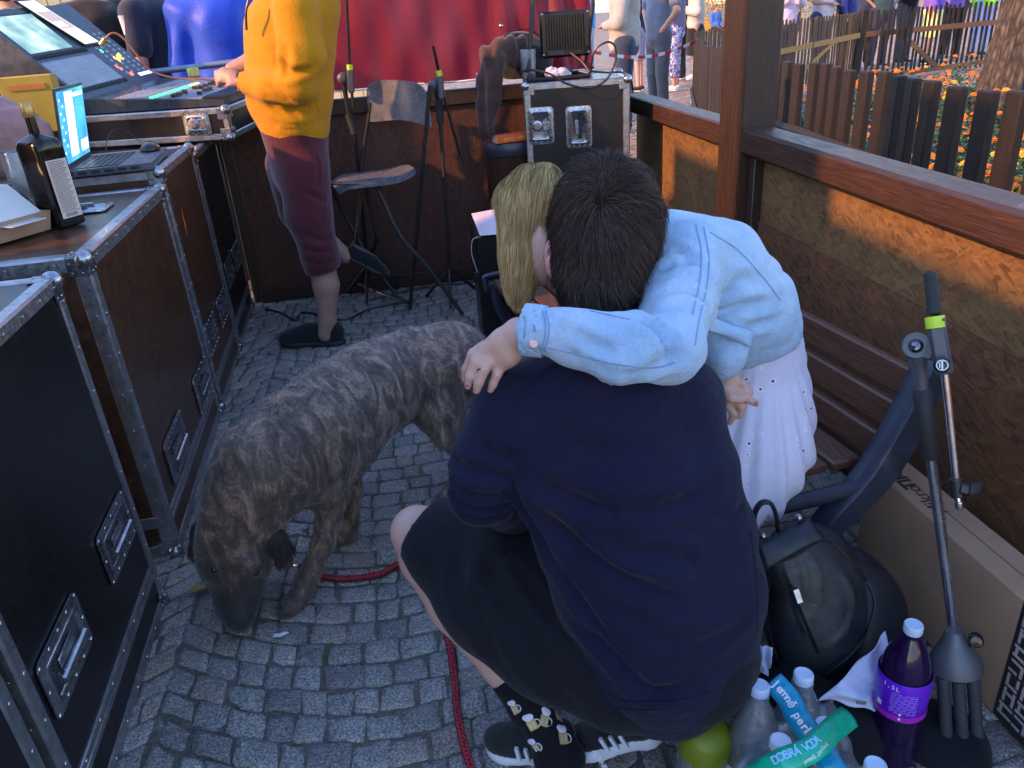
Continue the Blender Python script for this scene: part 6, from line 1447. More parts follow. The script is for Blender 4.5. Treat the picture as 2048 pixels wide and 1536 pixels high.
# rolled cuff band
S = SDF(G(1066, 661, 1.31)-.09, G(1066, 661, 1.31)+.09, .006); ax_ = (G(1045, 660, 1.31)-G(1100, 666, 1.30)); ax_ /= np.linalg.norm(ax_); c0 = G(1068, 661, 1.31)
S.cap(c0-ax_*.05, c0+ax_*.05, .0455, .0455, .001); S.plane(c0+ax_*.021, ax_).plane(c0-ax_*.021, -ax_); S.cap(c0-ax_*.09+ax_*.0, c0+ax_*.1, .038, .038, .002, cut=True); sdf_obj('cuff', S, M_denim, jk, 1)
# flap and cuff of the far sleeve
mb = MB()
P4 = [G(1400, 655, 1.535), G(1508, 690, 1.58), G(1500, 735, 1.575), G(1430, 700, 1.535)]
def cloth_patch(name, corners, nu, nv, m, par, amp=.004, th=.003, sag=.0):
    A, B, C_, D_ = corners; vs = []; 
    for i in range(nu+1):
        for k in range(nv+1):
            u, v = i/nu, k/nv; p = (A*(1-u)+B*u)*(1-v)+(D_*(1-u)+C_*u)*v; vs.append(p-FWc*(amp*math.sin(u*7+v*5)+sag*math.sin(math.pi*u)*math.sin(math.pi*v)))
    o = mkobj(name, vs, [(i*(nv+1)+k, i*(nv+1)+k+1, (i+1)*(nv+1)+k+1, (i+1)*(nv+1)+k) for i in range(nu) for k in range(nv)], m, par, smooth=True); o.modifiers.new('t', 'SOLIDIFY').thickness = th; return o
cloth_patch('pocket_flap', [G(1398, 626, 1.505), G(1506, 660, 1.545), G(1504, 694, 1.535), G(1402, 654, 1.495)], 10, 5, M_denim, jk, sag=.01)
fr = MB(); r = random.Random(3)
for i in range(70):
    t_ = i/69; a = G(1598-95*t_, 655+52*math.sin(t_*1.5), 1.66+.0*t_); L = r.uniform(.008, .02); fr.tube([a, a+DNc*L+RXc*r.uniform(-.006, .006)], .0007, 4)
for i in range(26): a = G(1588+r.uniform(-6, 8), 655+r.uniform(-5, 8), 1.68); fr.tube([a, a+RXc*r.uniform(.0, .01)+DNc*r.uniform(.01, .04)], .0008, 4)
tag(fr.build('frayed_hem', M_denim, jk), kind='stuff')
# dress
def m_eyelet():
    N = NT('eyelet_cotton'); c = N.co(); v = N.n('TexVoronoi'); v.inputs['Scale'].default_value = 34; v.inputs['Randomness'].default_value = .55; N.l(c, v.inputs[0])
    hs = N.n('SeparateColor'); N.l(v.outputs['Color'], hs.inputs[0]); on = N.math('GREATER_THAN', hs.outputs[0], .45)
    dot = N.math('MULTIPLY', N.math('LESS_THAN', v.outputs['Distance'], .13), on); ring = N.math('MULTIPLY', N.math('LESS_THAN', v.outputs['Distance'], .24), on)
    b = N.mix(ring, (.62, .62, .78), (.74, .74, .86)); b = N.mix(dot, b, (.05, .05, .12)); N.set(Base_Color=b, Roughness=.85, Sheen_Weight=.2)
    N.bump(N.math('SUBTRACT', N.math('ADD', N.math('MULTIPLY', ring, .3), N.noise(60, 3, .5, c)), dot), .4, .004); return N.m
S = SDF((.1, 1.2, .15), (1.25, 2.1, 1.15), .010)
S.chain([G(1495, 600, 1.72), G(1500, 650, 1.76), G(1490, 720, 1.84), G(1480, 810, 1.90), G(1478, 890, 1.93), G(1462, 960, 1.94)], [.09, .104, .128, .160, .166, .14], .04)
S.chain([G(1470, 860, 1.95), G(1300, 830, 2.10), G(1200, 840, 2.2)], [.14, .12, .10], .05); S.chain([G(1460, 960, 1.93), G(1440, 1000, 1.90)], [.12, .10], .04)
wst = G(1500, 660, 1.8)
def dpost(P, N):
    ang = np.arctan2((P-wst)@RXc, (P-wst)@DNc+.05); r = np.clip(((P-wst)@DNc)/.25, 0, 1)
    return P+N*(.0065*r*np.sin(ang*46+1.5*waves(P, 10, 3))+.003*waves(P, 16, 9))[:, None]
sdf_obj('dress', S, m_eyelet(), wo, 1, dpost)
# body of the woman
S = SDF((-.2, 1.0, .0), (1.1, 2.35, 1.5), .0095)
S.ell(G(1085, 430, 1.62), (.076, .088, .095), k=.02).ell(G(1090, 500, 1.58), (.055, .06, .075), k=.03).chain([G(1130, 500, 1.64), G(1250, 520, 1.66)], [.05, .055], .03)
S.chain([G(1340, 520, 1.66), G(1430, 560, 1.65), G(1500, 640, 1.76), G(1480, 850, 1.92)], [.08, .085, .06, .10], .03)
S.chain([G(1376, 515, 1.55), G(1335, 698, 1.32), G(1150, 672, 1.29), G(1062, 662, 1.312)], [.06, .040, .030, .024], .02)
S.chain([G(1460, 900, 1.95), G(1280, 850, 2.12), G(1200, 990, 2.15), G(1180, 1160, 2.10)], [.10, .07, .05, .04], .03).cap(G(1180, 1160, 2.10), G(1120, 1180, 2.12), .035, .028, .02)
bP, bQ = S.mesh(); bP = relax(bP, bQ, 1)
S = SDF(G(990, 720, 1.34)-.13, G(990, 720, 1.34)+.13, .0034); S.cap(G(1066, 661, 1.31), G(1036, 666, 1.322), .0235, .0245, .01)
S.chain([G(1036, 664, 1.325), G(1008, 684, 1.338), G(975, 702, 1.352)], [.0225, .0235, .019], .012).chain([G(1040, 674, 1.33), G(1016, 706, 1.345), G(996, 728, 1.358)], [.021, .0225, .018], .012)
for pts, rs in (([(968, 692, 1.362), (946, 708, 1.36), (933, 738, 1.372), (930, 758, 1.385)], [.0105, .0098, .0085, .0068]), ([(974, 702, 1.35), (952, 722, 1.345), (940, 752, 1.352), (936, 772, 1.362)], [.0112, .0102, .0088, .0070]), ([(984, 714, 1.345), (968, 738, 1.338), (958, 764, 1.345), (953, 781, 1.354)], [.0115, .0104, .0090, .0072]), ([(1002, 728, 1.352), (994, 748, 1.35), (986, 768, 1.358), (981, 780, 1.365)], [.0102, .009, .0078, .0064]), ([(1030, 700, 1.355), (1012, 722, 1.385), (1000, 738, 1.40)], [.014, .0115, .009])): S.chain([G(*q) for q in pts], rs, .0035)
hP1, hQ1 = S.mesh(); hP1 = relax(hP1, hQ1, 1)
S = SDF(G(1460, 785, 1.61)-.12, G(1460, 785, 1.61)+.12, .0034); S.chain([G(1452, 735, 1.60), G(1456, 765, 1.615), G(1458, 795, 1.625)], [.022, .025, .023], .01)
for pts, rs in (([(1462, 760, 1.602), (1482, 766, 1.597), (1500, 786, 1.603)], [.0112, .0096, .0072]), ([(1466, 782, 1.60), (1490, 794, 1.592), (1512, 807, 1.598)], [.0112, .0098, .0075]), ([(1464, 798, 1.61), (1484, 813, 1.605), (1480, 832, 1.615)], [.0106, .0094, .0074]), ([(1456, 810, 1.615), (1468, 828, 1.618), (1460, 844, 1.628)], [.0098, .0086, .007]), ([(1444, 768, 1.605), (1460, 796, 1.585), (1482, 800, 1.588)], [.0115, .0098, .008])): S.chain([G(*q) for q in pts], rs, .0035)
hP2, hQ2 = S.mesh(); hP2 = relax(hP2, hQ2, 1); mkobj('body', np.concatenate([bP, hP1, hP2]), np.concatenate([bQ, hQ1+len(bP), hQ2+len(bP)+len(hP1)]), M_skin, wo, smooth=True)
mb = MB(); 
for (px, py, dp) in ((1511, 806, 1.591), (935, 770, 1.356), (952, 778, 1.348)): mb = MB(); mb.ball(G(px, py, dp), (.0046, .0032, .0046), 8, 6); mb.build('fingernail', mat('mauve_nail', (.30, .12, .18), .2), wo)
MB().tube([G(965+11*math.cos(a), 742+5*math.sin(a), 1.338+.011*math.sin(a)) for a in np.linspace(0, 6.28, 16)], .0013, 5).build('ring', M_steel, wo)
S = hair_vol([(G(1078, 425, 1.615), (.086, .092, .100)), (G(1052, 470, 1.60), (.060, .07, .085)), (G(1045, 520, 1.59), (.046, .05, .07)), (G(1038, 556, 1.585), (.026, .034, .042))])
gP, gQ = S.mesh(); gP = relax(gP, gQ, 2); gP += vnorm(gP, gQ)*(.004*np.sin(gP@RXc*150+2*waves(gP, 12, 5)))[:, None]; mkobj('hair', gP, gQ, M_hblond, wo, smooth=True)
p, N = sample(gP, gQ, 22000, None, 9); top = G(1100, 330, 1.62); d = (p-top)*.6; d -= N*np.sum(d*N, 1)[:, None]; d /= np.linalg.norm(d, axis=1, keepdims=True)+1e-6; DT = DNc-N*(N@DNc)[:, None]; DT /= np.linalg.norm(DT, axis=1, keepdims=True)+1e-6; d = d*.35+DT*.8+N*.16+np.stack([waves(p, 40, 61), waves(p, 40, 62), waves(p, 40, 63)], 1)*.22+RNG.normal(size=p.shape)*.05; d /= np.linalg.norm(d, axis=1, keepdims=True)
gc = G(1055, 480, 1.60); tip = G(1036, 640, 1.585)
def st(q, D, t): 
    v = tip-q; v /= np.linalg.norm(v, axis=1, keepdims=True)+1e-6; return D*.75+v*.30+RNG.normal(size=q.shape)*.02
hh = np.clip((p-top)@DNc/.28, 0, 1); tag(strands('hair_strands', p, d, st, (.045+.045*RNG.random(len(p)))*(1-.5*hh), .0012, M_hblond, wo, 6), kind='stuff')
# ---- dog ------------------------------------------------------------------------------------------
dg = thing('dog', 'large brindle dog with its nose down to the setts beside the flight cases', 'dog', (-.3, 2.3, 0))
Z = gz
S = SDF((-1.05, 1.55, -.02), (.65, 3.25, .92), .011)
hipc, mid, chs, nb0, nb1, hdc = Z(905, 722, .50), Z(745, 778, .485), Z(610, 885, .455), Z(535, 935, .44), Z(488, 1005, .36), Z(468, 1085, .25)
S.chain([Z(925, 715, .50), hipc, Z(830, 735, .50), mid, Z(670, 830, .465), chs, nb0, nb1, hdc], [.10, .130, .136, .156, .170, .168, .142, .122, .108], .05)
S.ell(Z(650, 880, .43), (.18, .13, .17), rotz(.65), .04).ell(Z(900, 700, .54), (.11, .10, .09), rotz(.65), .04)
S.chain([Z(465, 1090, .24), Z(472, 1135, .17), Z(476, 1185, .105), Z(478, 1225, .058)], [.102, .088, .066, .053], .03).ell(Z(446, 1118, .255), (.03, .03, .022), k=.02).ell(Z(500, 1122, .255), (.03, .03, .022), k=.02).ell(Z(476, 1242, .035), (.032, .032, .026), k=.01)
S.ell(Z(470, 1115, .22), (.10, .09, .085), k=.03)
# near fore leg, far fore leg
S.chain([Z(600, 905, .42), Z(640, 965, .33), Z(668, 992, .27)], [.095, .070, .046], .04).chain([Z(668, 992, .27), Z(645, 1085, .155), Z(612, 1165, .06), Z(600, 1190, .035)], [.048, .036, .030, .034], .015).chain([Z(604, 1188, .032), Z(566, 1224, .020)], [.030, .026], .015)
for a, b in (((592, 1196, .026), (556, 1218, .014)), ((598, 1204, .026), (560, 1229, .014)), ((606, 1206, .026), (575, 1232, .014))): S.cap(Z(*a), Z(*b), .017, .013, .006)
S.chain([Z(660, 860, .38), Z(690, 935, .28), Z(703, 985, .20), Z(700, 1045, .08), Z(697, 1070, .028)], [.085, .055, .036, .027, .032], .02).cap(Z(697, 1068, .026), Z(672, 1082, .018), .028, .022, .01)
# hind legs
S.chain([Z(905, 745, .45), Z(880, 822, .36), Z(895, 872, .29)], [.115, .085, .055], .04).chain([Z(895, 872, .29), Z(925, 905, .19), Z(915, 965, .06), Z(900, 990, .028)], [.05, .034, .028, .032], .015).cap(Z(900, 990, .026), Z(872, 1002, .018), .03, .024, .01)
S.chain([Z(945, 735, .45), Z(965, 790, .34), Z(1000, 830, .2), Z(990, 890, .03), Z(965, 905, .02)], [.10, .07, .035, .03, .027], .03)
S.chain([Z(965, 690, .50), Z(1000, 740, .42), Z(1020, 800, .30), Z(1030, 860, .22)], [.035, .026, .02, .012], .02)
def ear(a, b, c, s=1): S.chain([Z(*a), Z(*b), Z(*c)], [.030*s, .026*s, .012*s], .012)
dP, dQ = S.mesh(); dP = relax(dP, dQ, 2); dN = vnorm(dP, dQ); dP = dP+dN*(.004*waves(dP, 26, 31)+.0022*waves(dP, 60, 32))[:, None]
def m_brindle():
    N = NT('brindle_coat'); c = N.co(); mp = N.n('Mapping'); N.l(c, mp.inputs[0]); mp.inputs['Rotation'].default_value = (.25, .15, R_(-38)); mp2 = N.n('Mapping'); N.l(mp.outputs[0], mp2.inputs[0]); mp2.inputs['Scale'].default_value = (12, 6, 4.6)
    f = N.noise(1.7, 6, .68, mp2.outputs[0], 1.4); f2 = N.noise(95, 3, .7, c); g = N.noise(3.2, 3, .5, c)
    k = N.math('ADD', N.math('MULTIPLY', f, .78), N.math('MULTIPLY', f2, .22))
    sep = N.n('SeparateXYZ'); N.l(c, sep.inputs[0])
    warm = N.ramp(k, [(.40, (.035, .019, .012)), (.52, (.085, .045, .025)), (.62, (.27, .145, .072)), (.74, (.50, .31, .17))])
    cool = N.ramp(k, [(.38, (.030, .021, .017)), (.49, (.10, .066, .048)), (.59, (.25, .17, .12)), (.72, (.44, .33, .26))])
    ax = N.ramp(sep.outputs[0], [(.25, (0, 0, 0)), (.62, (1, 1, 1))])      # shoulders and legs warmer, rump greyer
    m0 = N.math('ADD', N.math('MULTIPLY', sep.outputs[0], 1.4), .75); N.b.inputs['Base Color'].default_value = (0, 0, 0, 1)
    q = N.n('Clamp'); N.l(m0, q.inputs[0]); b = N.mix(q.outputs[0], warm, cool)
    zz = N.n('MapRange'); N.l(sep.outputs[2], zz.inputs[0]); zz.inputs[1].default_value = .02; zz.inputs[2].default_value = .16
    # dark mask of the muzzle, by distance from the nose
    vm = N.n('VectorMath', operation='DISTANCE'); N.l(c, vm.inputs[0]); nose = Z(473, 1225, .05)-np.array([-.3, 2.3, 0]); vm.inputs[1].default_value = tuple(nose)
    mr = N.n('MapRange'); N.l(vm.outputs['Value'], mr.inputs[0]); mr.inputs[1].default_value = .09; mr.inputs[2].default_value = .28
    b = N.mix(mr.outputs[0], (.010, .009, .010), b)
    N.set(Base_Color=b, Roughness=.62, Sheen_Weight=.25); N.bump(k, .4, .006); MATS['brindle_coat'] = N.m; return N.m
M_br = m_brindle(); body = mkobj('body', dP, dQ, M_br, dg, smooth=True)
p, N = sample(dP, dQ, 42000, lambda c: (c[:, 2] > .012).astype(float), 3); flow = np.array([.70, .56, -.42]); d = flow-N*np.sum(flow*N, 1)[:, None]; d /= np.linalg.norm(d, axis=1, keepdims=True)+1e-6
d = d+N*.30+np.stack([waves(p, 30, 41), waves(p, 30, 42), waves(p, 30, 43)], 1)*.3+RNG.normal(size=p.shape)*.15; d /= np.linalg.norm(d, axis=1, keepdims=True)
tag(strands('fur', p-N*.001, d, lambda q, D, t: D+np.array([0, 0, -.05]), .009+.008*RNG.random(len(p)), .0014, M_br, dg, 2), kind='stuff')
bpy.context.view_layer.update()
for px, py in ((428, 1140), (512, 1146)):
    q = surf_pts(body, [(px, py)], -.002)
    if q: MB().ball(q[0], .009, 8, 6).build('eye', M_blkg, dg)
MB().ball(Z(476, 1245, .040), (.027, .020, .019), 12, 8).build('nose', M_blkg, dg)
cA = Z(500, 985, .37); cd = nb1-hdc; cd /= np.linalg.norm(cd); u_, v_, n_ = frame_of(cd); cc = (nb1*.35+hdc*.65)

for pts in (((512, 1062, .285), (548, 1078, .265), (566, 1100, .21), (560, 1128, .15)), ((425, 1040, .30), (408, 1060, .28), (400, 1095, .23), (410, 1130, .17))):
    Pe = [Z(*q) for q in pts]; S = SDF(np.min(Pe, 0)-.08, np.max(Pe, 0)+.08, .006); S.chain(Pe, [.020, .030, .026, .010], .02)
    eo = sdf_obj('ear', S, mat('dark_ear_fur', (.022, .014, .010), .75, bump=.8, bs=140), dg, 1, lambda P, N: P-N*(.004*waves(P, 60, 5))[:, None])
    p, N = sample(np.array([v.co for v in eo.data.vertices])+OFF[eo.name], np.array([list(f.vertices) for f in eo.data.polygons]), 1500, None, 6); d = N*.4+np.array([.1, -.2, -.9])+RNG.normal(size=p.shape)*.15; d /= np.linalg.norm(d, axis=1, keepdims=True)
    tag(strands('ear_fur', p, d, lambda q, D, t: D, .016+.01*RNG.random(len(p)), .0016, MATS['dark_ear_fur'], eo, 2), kind='stuff')
# leash
ls = thing('dog_leash', 'red braided rope leash lying on the setts under the dog and past the man\'s shin', 'leash', tuple(Z(700, 1155, 0)))
lp_ = catmull([Z(598, 1134, .03), Z(615, 1142, .014), Z(650, 1155, .012), Z(700, 1158, .012), Z(760, 1149, .012), Z(805, 1130, .012), Z(850, 1180, .012), Z(893, 1270, .012), Z(908, 1350, .012), Z(914, 1420, .012), Z(928, 1490, .012), Z(950, 1560, .012)], 22)
MB().tube(lp_, .0105, 8).build('rope', mat('dark_red_rope', (.07, .004, .008), .7, bump=.6, bs=300, bd=.003), ls)
for sgn in (0, 1):
    pts = []; acc = 0
    for i in range(len(lp_)):
        if i: acc += np.linalg.norm(lp_[i]-lp_[i-1])
        d_ = lp_[min(i+1, len(lp_)-1)]-lp_[max(i-1, 0)]; u_, v_, n_ = frame_of(d_); s_ = np.cross((0, 0, 1.), n_); s_ /= np.linalg.norm(s_)
        pts.append(lp_[i]+s_*.0068*math.sin(acc*240+sgn*math.pi)+np.array([0, 0, .0068+.001*math.cos(acc*600)]))
    MB().tube(pts, .0040, 5).build('braid', mat('bright_red_rope', (.40, .016, .03), .65), ls)
MB().tube([Z(588, 1130, .03), Z(594, 1131, .034), Z(600, 1135, .03)], .004, 6).build('clip', M_steel, ls)
# ---- backpack -------------------------------------------------------------------------------------
bp_ = thing('backpack', 'small black leather backpack with a front zip pocket leaning on the bench end', 'backpack', (.85, 1.4, 0))
M_lea = mat('black_leather', (.011, .014, .020), .46, var=.3, vs=14, bump=.35, bs=160, bd=.0015)
S = SDF((.45, 1.0, .0), (1.30, 1.80, .70), .008)
def bpk(x, y, d): return G(x, y, d)
def bR(a): u = RXc*math.cos(a)+DNc*math.sin(a); v = DNc*math.cos(a)-RXc*math.sin(a); return np.array([u, v, FWc]).T
S.ell(bpk(1640, 1195, 1.80), (.108, .175, .052), bR(-.12), .02).ell(bpk(1595, 1120, 1.79), (.075, .085, .045), bR(-.5), .03).ell(bpk(1590, 1230, 1.83), (.07, .15, .055), bR(-.1), .03)
S.ell(bpk(1690, 1225, 1.90), (.145, .175, .075), bR(-.5), .02).ell(bpk(1640, 1320, 1.86), (.11, .075, .06), bR(-.1), .04)
def bpost(P, N): return folds(P, N, [hf([(1535, 1130), (1600, 1105), (1655, 1075)], .010, .012, 1.66), hf([(1700, 1130), (1745, 1200), (1730, 1280), (1660, 1340)], .007, .006, 1.70), hf([(1560, 1150), (1600, 1250), (1640, 1330)], .009, .010, 1.66), hf([(1640, 1120), (1655, 1180), (1640, 1250)], .016, .006, 1.66)])+N*(.004*waves(P, 18, 55))[:, None]
pk = sdf_obj('body', S, M_lea, bp_, 1, bpost); bpy.context.view_layer.update()
MB().tube(catmull([G(1516, 1075, 1.72), G(1508, 1035, 1.70), G(1520, 1008, 1.69), G(1540, 1006, 1.69), G(1552, 1030, 1.70), G(1556, 1062, 1.72)], 6), .0095, 8, flat=.5).build('top_handle', M_lea, bp_)
def dr_tube(name, pxs, r, m, par, o=pk, lift=.001):
    pts = surf_pts(o, [(p[0], p[1]) for p in catmull([(*p, 0) for p in pxs], 6)], lift)
    if len(pts) > 2: return MB().tube(pts, r, 6).build(name, m, par)
dr_tube('piping', [(1530, 1135), (1590, 1110), (1650, 1080), (1700, 1120), (1742, 1180), (1745, 1230), (1710, 1300), (1650, 1350)], .0032, M_lea, bp_)
dr_tube('zip', [(1582, 1170), (1600, 1220), (1625, 1280), (1636, 1305)], .004, mat('dark_zip', (.02, .02, .022), .3, .5), bp_)
cloth_patch('flap', [G(1512, 1088, 1.685), G(1618, 1034, 1.70), G(1652, 1076, 1.675), G(1532, 1140, 1.665)], 12, 6, M_lea, bp_, amp=.0015, th=.006, sag=.012)
pz = surf_pts(pk, [(1590, 1178), (1598, 1205)], .006)
if len(pz) == 2: MB().bar(pz[0], pz[1], .014, .0022, up=-FWc, bev=.001).build('zip_pull', M_steel, bp_); 
dr_tube('top_zip', [(1516, 1105), (1560, 1068), (1610, 1038)], .004, MATS['dark_zip'], bp_)
mb = MB()
for px, py in ((1526, 1072), (1598, 1035)): mb = MB(); mb.ball(G(px, py, 1.70), .009, 10, 6); mb.build('strap_ring', M_steel, bp_)
MB().tube(catmull([G(1535, 1140, 1.74), G(1528, 1220, 1.76), G(1545, 1300, 1.80), G(1575, 1370, 1.86)], 6), .016, 8, flat=.35).build('strap', M_lea, bp_)

# white clothes and a dark cloth heap under the bag
M_wc = cloth('white_cotton', (.50, .54, .72), bump=.45, var=.08)
wg = thing('white_garment', 'bunched white cloth poking out under the black backpack beside the soda', 'clothes', tuple(gz(1700, 1400, .0)))
def drape(name, corners, m, par, seed, amp=.008):
    A, B, C_, D_ = corners; vs = []; n = 28
    for i in range(n+1):
        for k in range(n+1):
            u, v = i/n, k/n; p = (A*(1-u)+B*u)*(1-v)+(D_*(1-u)+C_*u)*v; q = u*7+v*3+seed
            vs.append(p-FWc*(amp*math.sin(q*2.1+1.5*math.sin(v*5+seed))+amp*.6*math.sin(u*17-v*6))+DNc*amp*.8*math.sin(v*13+u*4+seed)*(u if u > .9 or v > .9 else .4))
    o = mkobj(name, vs, [(i*(n+1)+k, i*(n+1)+k+1, (i+1)*(n+1)+k+1, (i+1)*(n+1)+k) for i in range(n) for k in range(n)], m, par, smooth=True); o.modifiers.new('t', 'SOLIDIFY').thickness = .002
drape('front_panel', [G(1638, 1400, 1.70), G(1775, 1270, 1.76), G(1790, 1400, 1.74), G(1762, 1425, 1.72)], M_wc, wg, 1)
drape('sleeve', [G(1500, 1290, 1.72), G(1545, 1296, 1.72), G(1536, 1352, 1.74), G(1494, 1338, 1.74)], M_wc, wg, 2, .005)
drape('hem', [G(1830, 1470, 1.84), G(1900, 1440, 1.86), G(1905, 1500, 1.84), G(1850, 1536, 1.80)], M_wc, wg, 3, .006)
p = G(1712, 1404, 1.695); add_text('garment_tag', '###', p, RXc*.97+DNc*.1, -DNc, .013, MATS['black_print'], wg)
S = SDF((.45, .75, 0), (1.25, 1.65, .4), .010); S.ell(gz(1700, 1420, .06), (.16, .12, .08), rotz(.4), .03).ell(gz(1580, 1400, .08), (.10, .12, .10), k=.03).ell(gz(1880, 1470, .03), (.10, .10, .04), k=.03).plane((0, 0, .006), (0, 0, -1))
bj = thing('dark_cloth_heap', 'dark cloth heap on the setts beneath the backpack and bottles', 'jacket', tuple(gz(1660, 1430, 0))); sdf_obj('cloth', S, M_short, bj, 1, lambda P, N: P+N*(.010*np.abs(waves(P, 22, 4)))[:, None])  # dark cloth lump filling the black area under the bag

for nm, pxs, r_ in (('shoulder_seam', [(1150, 715), (1090, 740), (1040, 800), (1022, 880), (1045, 950)], .0022), ('hem_seam', [(1165, 1335), (1230, 1395), (1330, 1405), (1420, 1385)], .003), ('hem_seam', [(1160, 1350), (1228, 1412), (1330, 1420)], .002), ('side_seam', [(1500, 1060), (1512, 1160), (1515, 1260)], .002)):
    seam(pxs, ss, nm, r_, M_navy)
S = SDF(G(1190, 640, 1.42)-.16, G(1190, 640, 1.42)+.16, .005); cp_ = G(1206, 640, 1.44); ca = G(1215, 560, 1.42)-G(1215, 690, 1.45); u_, v_, n_ = frame_of(ca)
pts = [cp_+.0735*(math.cos(a)*u_+math.sin(a)*v_) for a in np.linspace(0, 6.283, 30)]; S.chain(pts, [.010]*30, .004); sdf_obj('collar', S, M_navy, man, 1)
# ---- man in the yellow sweatshirt ------------------------------------------------------------------
ym = thing('person', 'man in yellow sweatshirt and wine red cropped trousers working at the mixing console', 'person', (-.6, 4.2, 0))
Yq = lambda px, py, y=4.2: gy(px, py, y)
M_yel = cloth('yellow_fleece', (.46, .200, .004), bump=.3, sheen=.1, var=.08); M_wine = cloth('wine_cotton', (.075, .011, .018), bump=.3, sheen=.3); M_yskin = skin('tanned_skin', (.42, .24, .18))
S = SDF((-1.10, 3.75, .85), (-.05, 4.65, 1.98), .011)
S.chain([Yq(600, 10), Yq(588, 100), Yq(585, 180), Yq(590, 245)], [.19, .185, .19, .175], .04).chain([Yq(560, 60, 4.25), Yq(560, 200, 4.25)], [.17, .165], .04)
S.chain([Yq(592, 20, 4.02), Yq(606, 110, 3.98), Yq(600, 168, 3.98)], [.105, .098, .082], .025).chain([Yq(600, 168, 3.98), Yq(540, 176, 4.05), Yq(487, 165, 4.16)], [.082, .068, .050], .02)
S.chain([Yq(560, 20, 4.42), Yq(520, 120, 4.46), Yq(470, 140, 4.44)], [.10, .08, .05], .03)
S.plane(Yq(590, 287), Yq(596, 320)-Yq(588, 180)); S.plane(Yq(476, 165, 4.16), Yq(470, 164, 4.16)-Yq(540, 172, 4.16))
yf = lambda pts, w_, d_, dep=4.0: ([Yq(a, b, dep) for a, b in pts], w_, d_)
YF = [yf([(560, 90), (580, 110), (570, 150)], .025, .016, 3.92), yf([(545, 120), (575, 140), (610, 135)], .02, .014, 3.9), yf([(555, 150), (590, 150), (630, 130)], .02, .012, 3.9), yf([(530, 165), (560, 185), (590, 200)], .02, .010, 3.95), yf([(500, 240), (560, 262), (672, 258)], .010, .007), yf([(520, 215), (580, 225), (650, 205)], .03, .012), yf([(560, 200), (600, 235), (660, 225)], .02, .009), yf([(640, 40), (650, 120), (640, 180)], .02, .012)]
sdf_obj('sweatshirt', S, M_yel, ym, 1, lambda P, N: folds(P, N, YF)+N*(.004*waves(P, 9, 21)+.0018*waves(P, 30, 22))[:, None])
S = SDF((-1.0, 3.75, .30), (-.05, 4.8, 1.20), .011)
S.chain([Yq(590, 262), Yq(600, 340)], [.17, .145], .04).chain([Yq(605, 330, 4.15), Yq(618, 430, 4.12), Yq(640, 510, 4.1), Yq(645, 535, 4.1)], [.135, .118, .098, .095], .03).chain([Yq(580, 330, 4.3), Yq(600, 420, 4.34), Yq(640, 480, 4.38)], [.13, .11, .09], .03)
S.plane(Yq(645, 541, 4.1), (0.15, 0, -1)); 
sdf_obj('trousers', S, M_wine, ym, 1, lambda P, N: folds(P, N, [yf([(600, 380), (650, 400), (670, 395)], .02, .010), yf([(590, 460), (640, 480), (690, 470)], .02, .012), yf([(600, 515), (645, 528), (690, 515)], .012, .010), yf([(600, 492), (640, 505), (690, 498)], .012, .008), yf([(640, 300), (650, 330), (640, 370)], .02, .009)])+N*(.005*waves(P, 16, 25))[:, None])
S = SDF((-1.15, 3.7, .0), (.0, 4.8, 2.12), .012)
S.chain([Yq(585, 0), Yq(585, 200), Yq(595, 300)], [.15, .15, .13], .04).chain([Yq(610, 330, 4.15), Yq(640, 520, 4.1), Yq(652, 570, 4.1), Yq(655, 640, 4.1), Yq(652, 668, 4.1)], [.11, .075, .070, .048, .046], .02)
S.chain([Yq(580, 330, 4.3), Yq(640, 470, 4.38), Yq(690, 512, 4.42)], [.10, .06, .045], .02)
S.chain([Yq(592, 20, 4.02), Yq(600, 168, 3.98), Yq(487, 165, 4.16), Yq(468, 158, 4.18)], [.08, .05, .033, .036], .02).cap(Yq(466, 157, 4.18), Yq(450, 148, 4.20), .038, .034, .015)
for k in range(4): a = Yq(446+2*k, 143+6*k, 4.20-.01*k); S.chain([a, a+np.array([-.035, .01, .0]), a+np.array([-.045, .015, -.025])], [.013, .012, .010], .006)
S.chain([Yq(470, 168, 4.14), Yq(452, 172, 4.14)], [.014, .011], .008)
S.chain([Yq(560, 20, 4.42), Yq(520, 120, 4.46), Yq(462, 138, 4.44)], [.08, .06, .032], .03)
hd0 = Yq(588, 0)+np.array([-.03, 0, .33]); S.cap(Yq(588, 0), hd0, .07, .06, .03).ell(hd0+np.array([-.01, 0, .06]), (.10, .078, .115), k=.02)
sdf_obj('body', S, M_yskin, ym, 1)
S = SDF(hd0-.2, hd0+.3, .012); S.ell(hd0+np.array([.012, 0, .085]), (.102, .088, .115), k=.02); S.cap(hd0+np.array([-.11, -.1, -.02]), hd0+np.array([-.11, .1, -.02]), .07, .07, .01, cut=True); sdf_obj('hair', S, M_hdark, ym, 1)
MB().tube([Yq(480, 166, 4.16)+.042*(math.cos(a)*np.array([0, 1, 0])+math.sin(a)*np.array([0, 0, 1])) for a in np.linspace(0, 6.283, 20)], .009, 6).build('watch_strap', M_blk, ym)
shoe(gz(692, 688, .0), gz(562, 690, .0), .13, ym, M_shoe, M_soleb, hgt=.125, ms_th=.03)
sf = Yq(695, 520, 4.42); shoe(sf+np.array([-.02, 0, .02]), sf+np.array([.20, .04, -.14]), .10, ym, M_shoe, M_soleb, up=(.55, 0, .8))
MB().tube(catmull([Yq(497, 0, 4.02), Yq(492, 25, 4.02), Yq(493, 60, 4.03)], 5), .006, 6).build('lanyard', M_blk, ym)
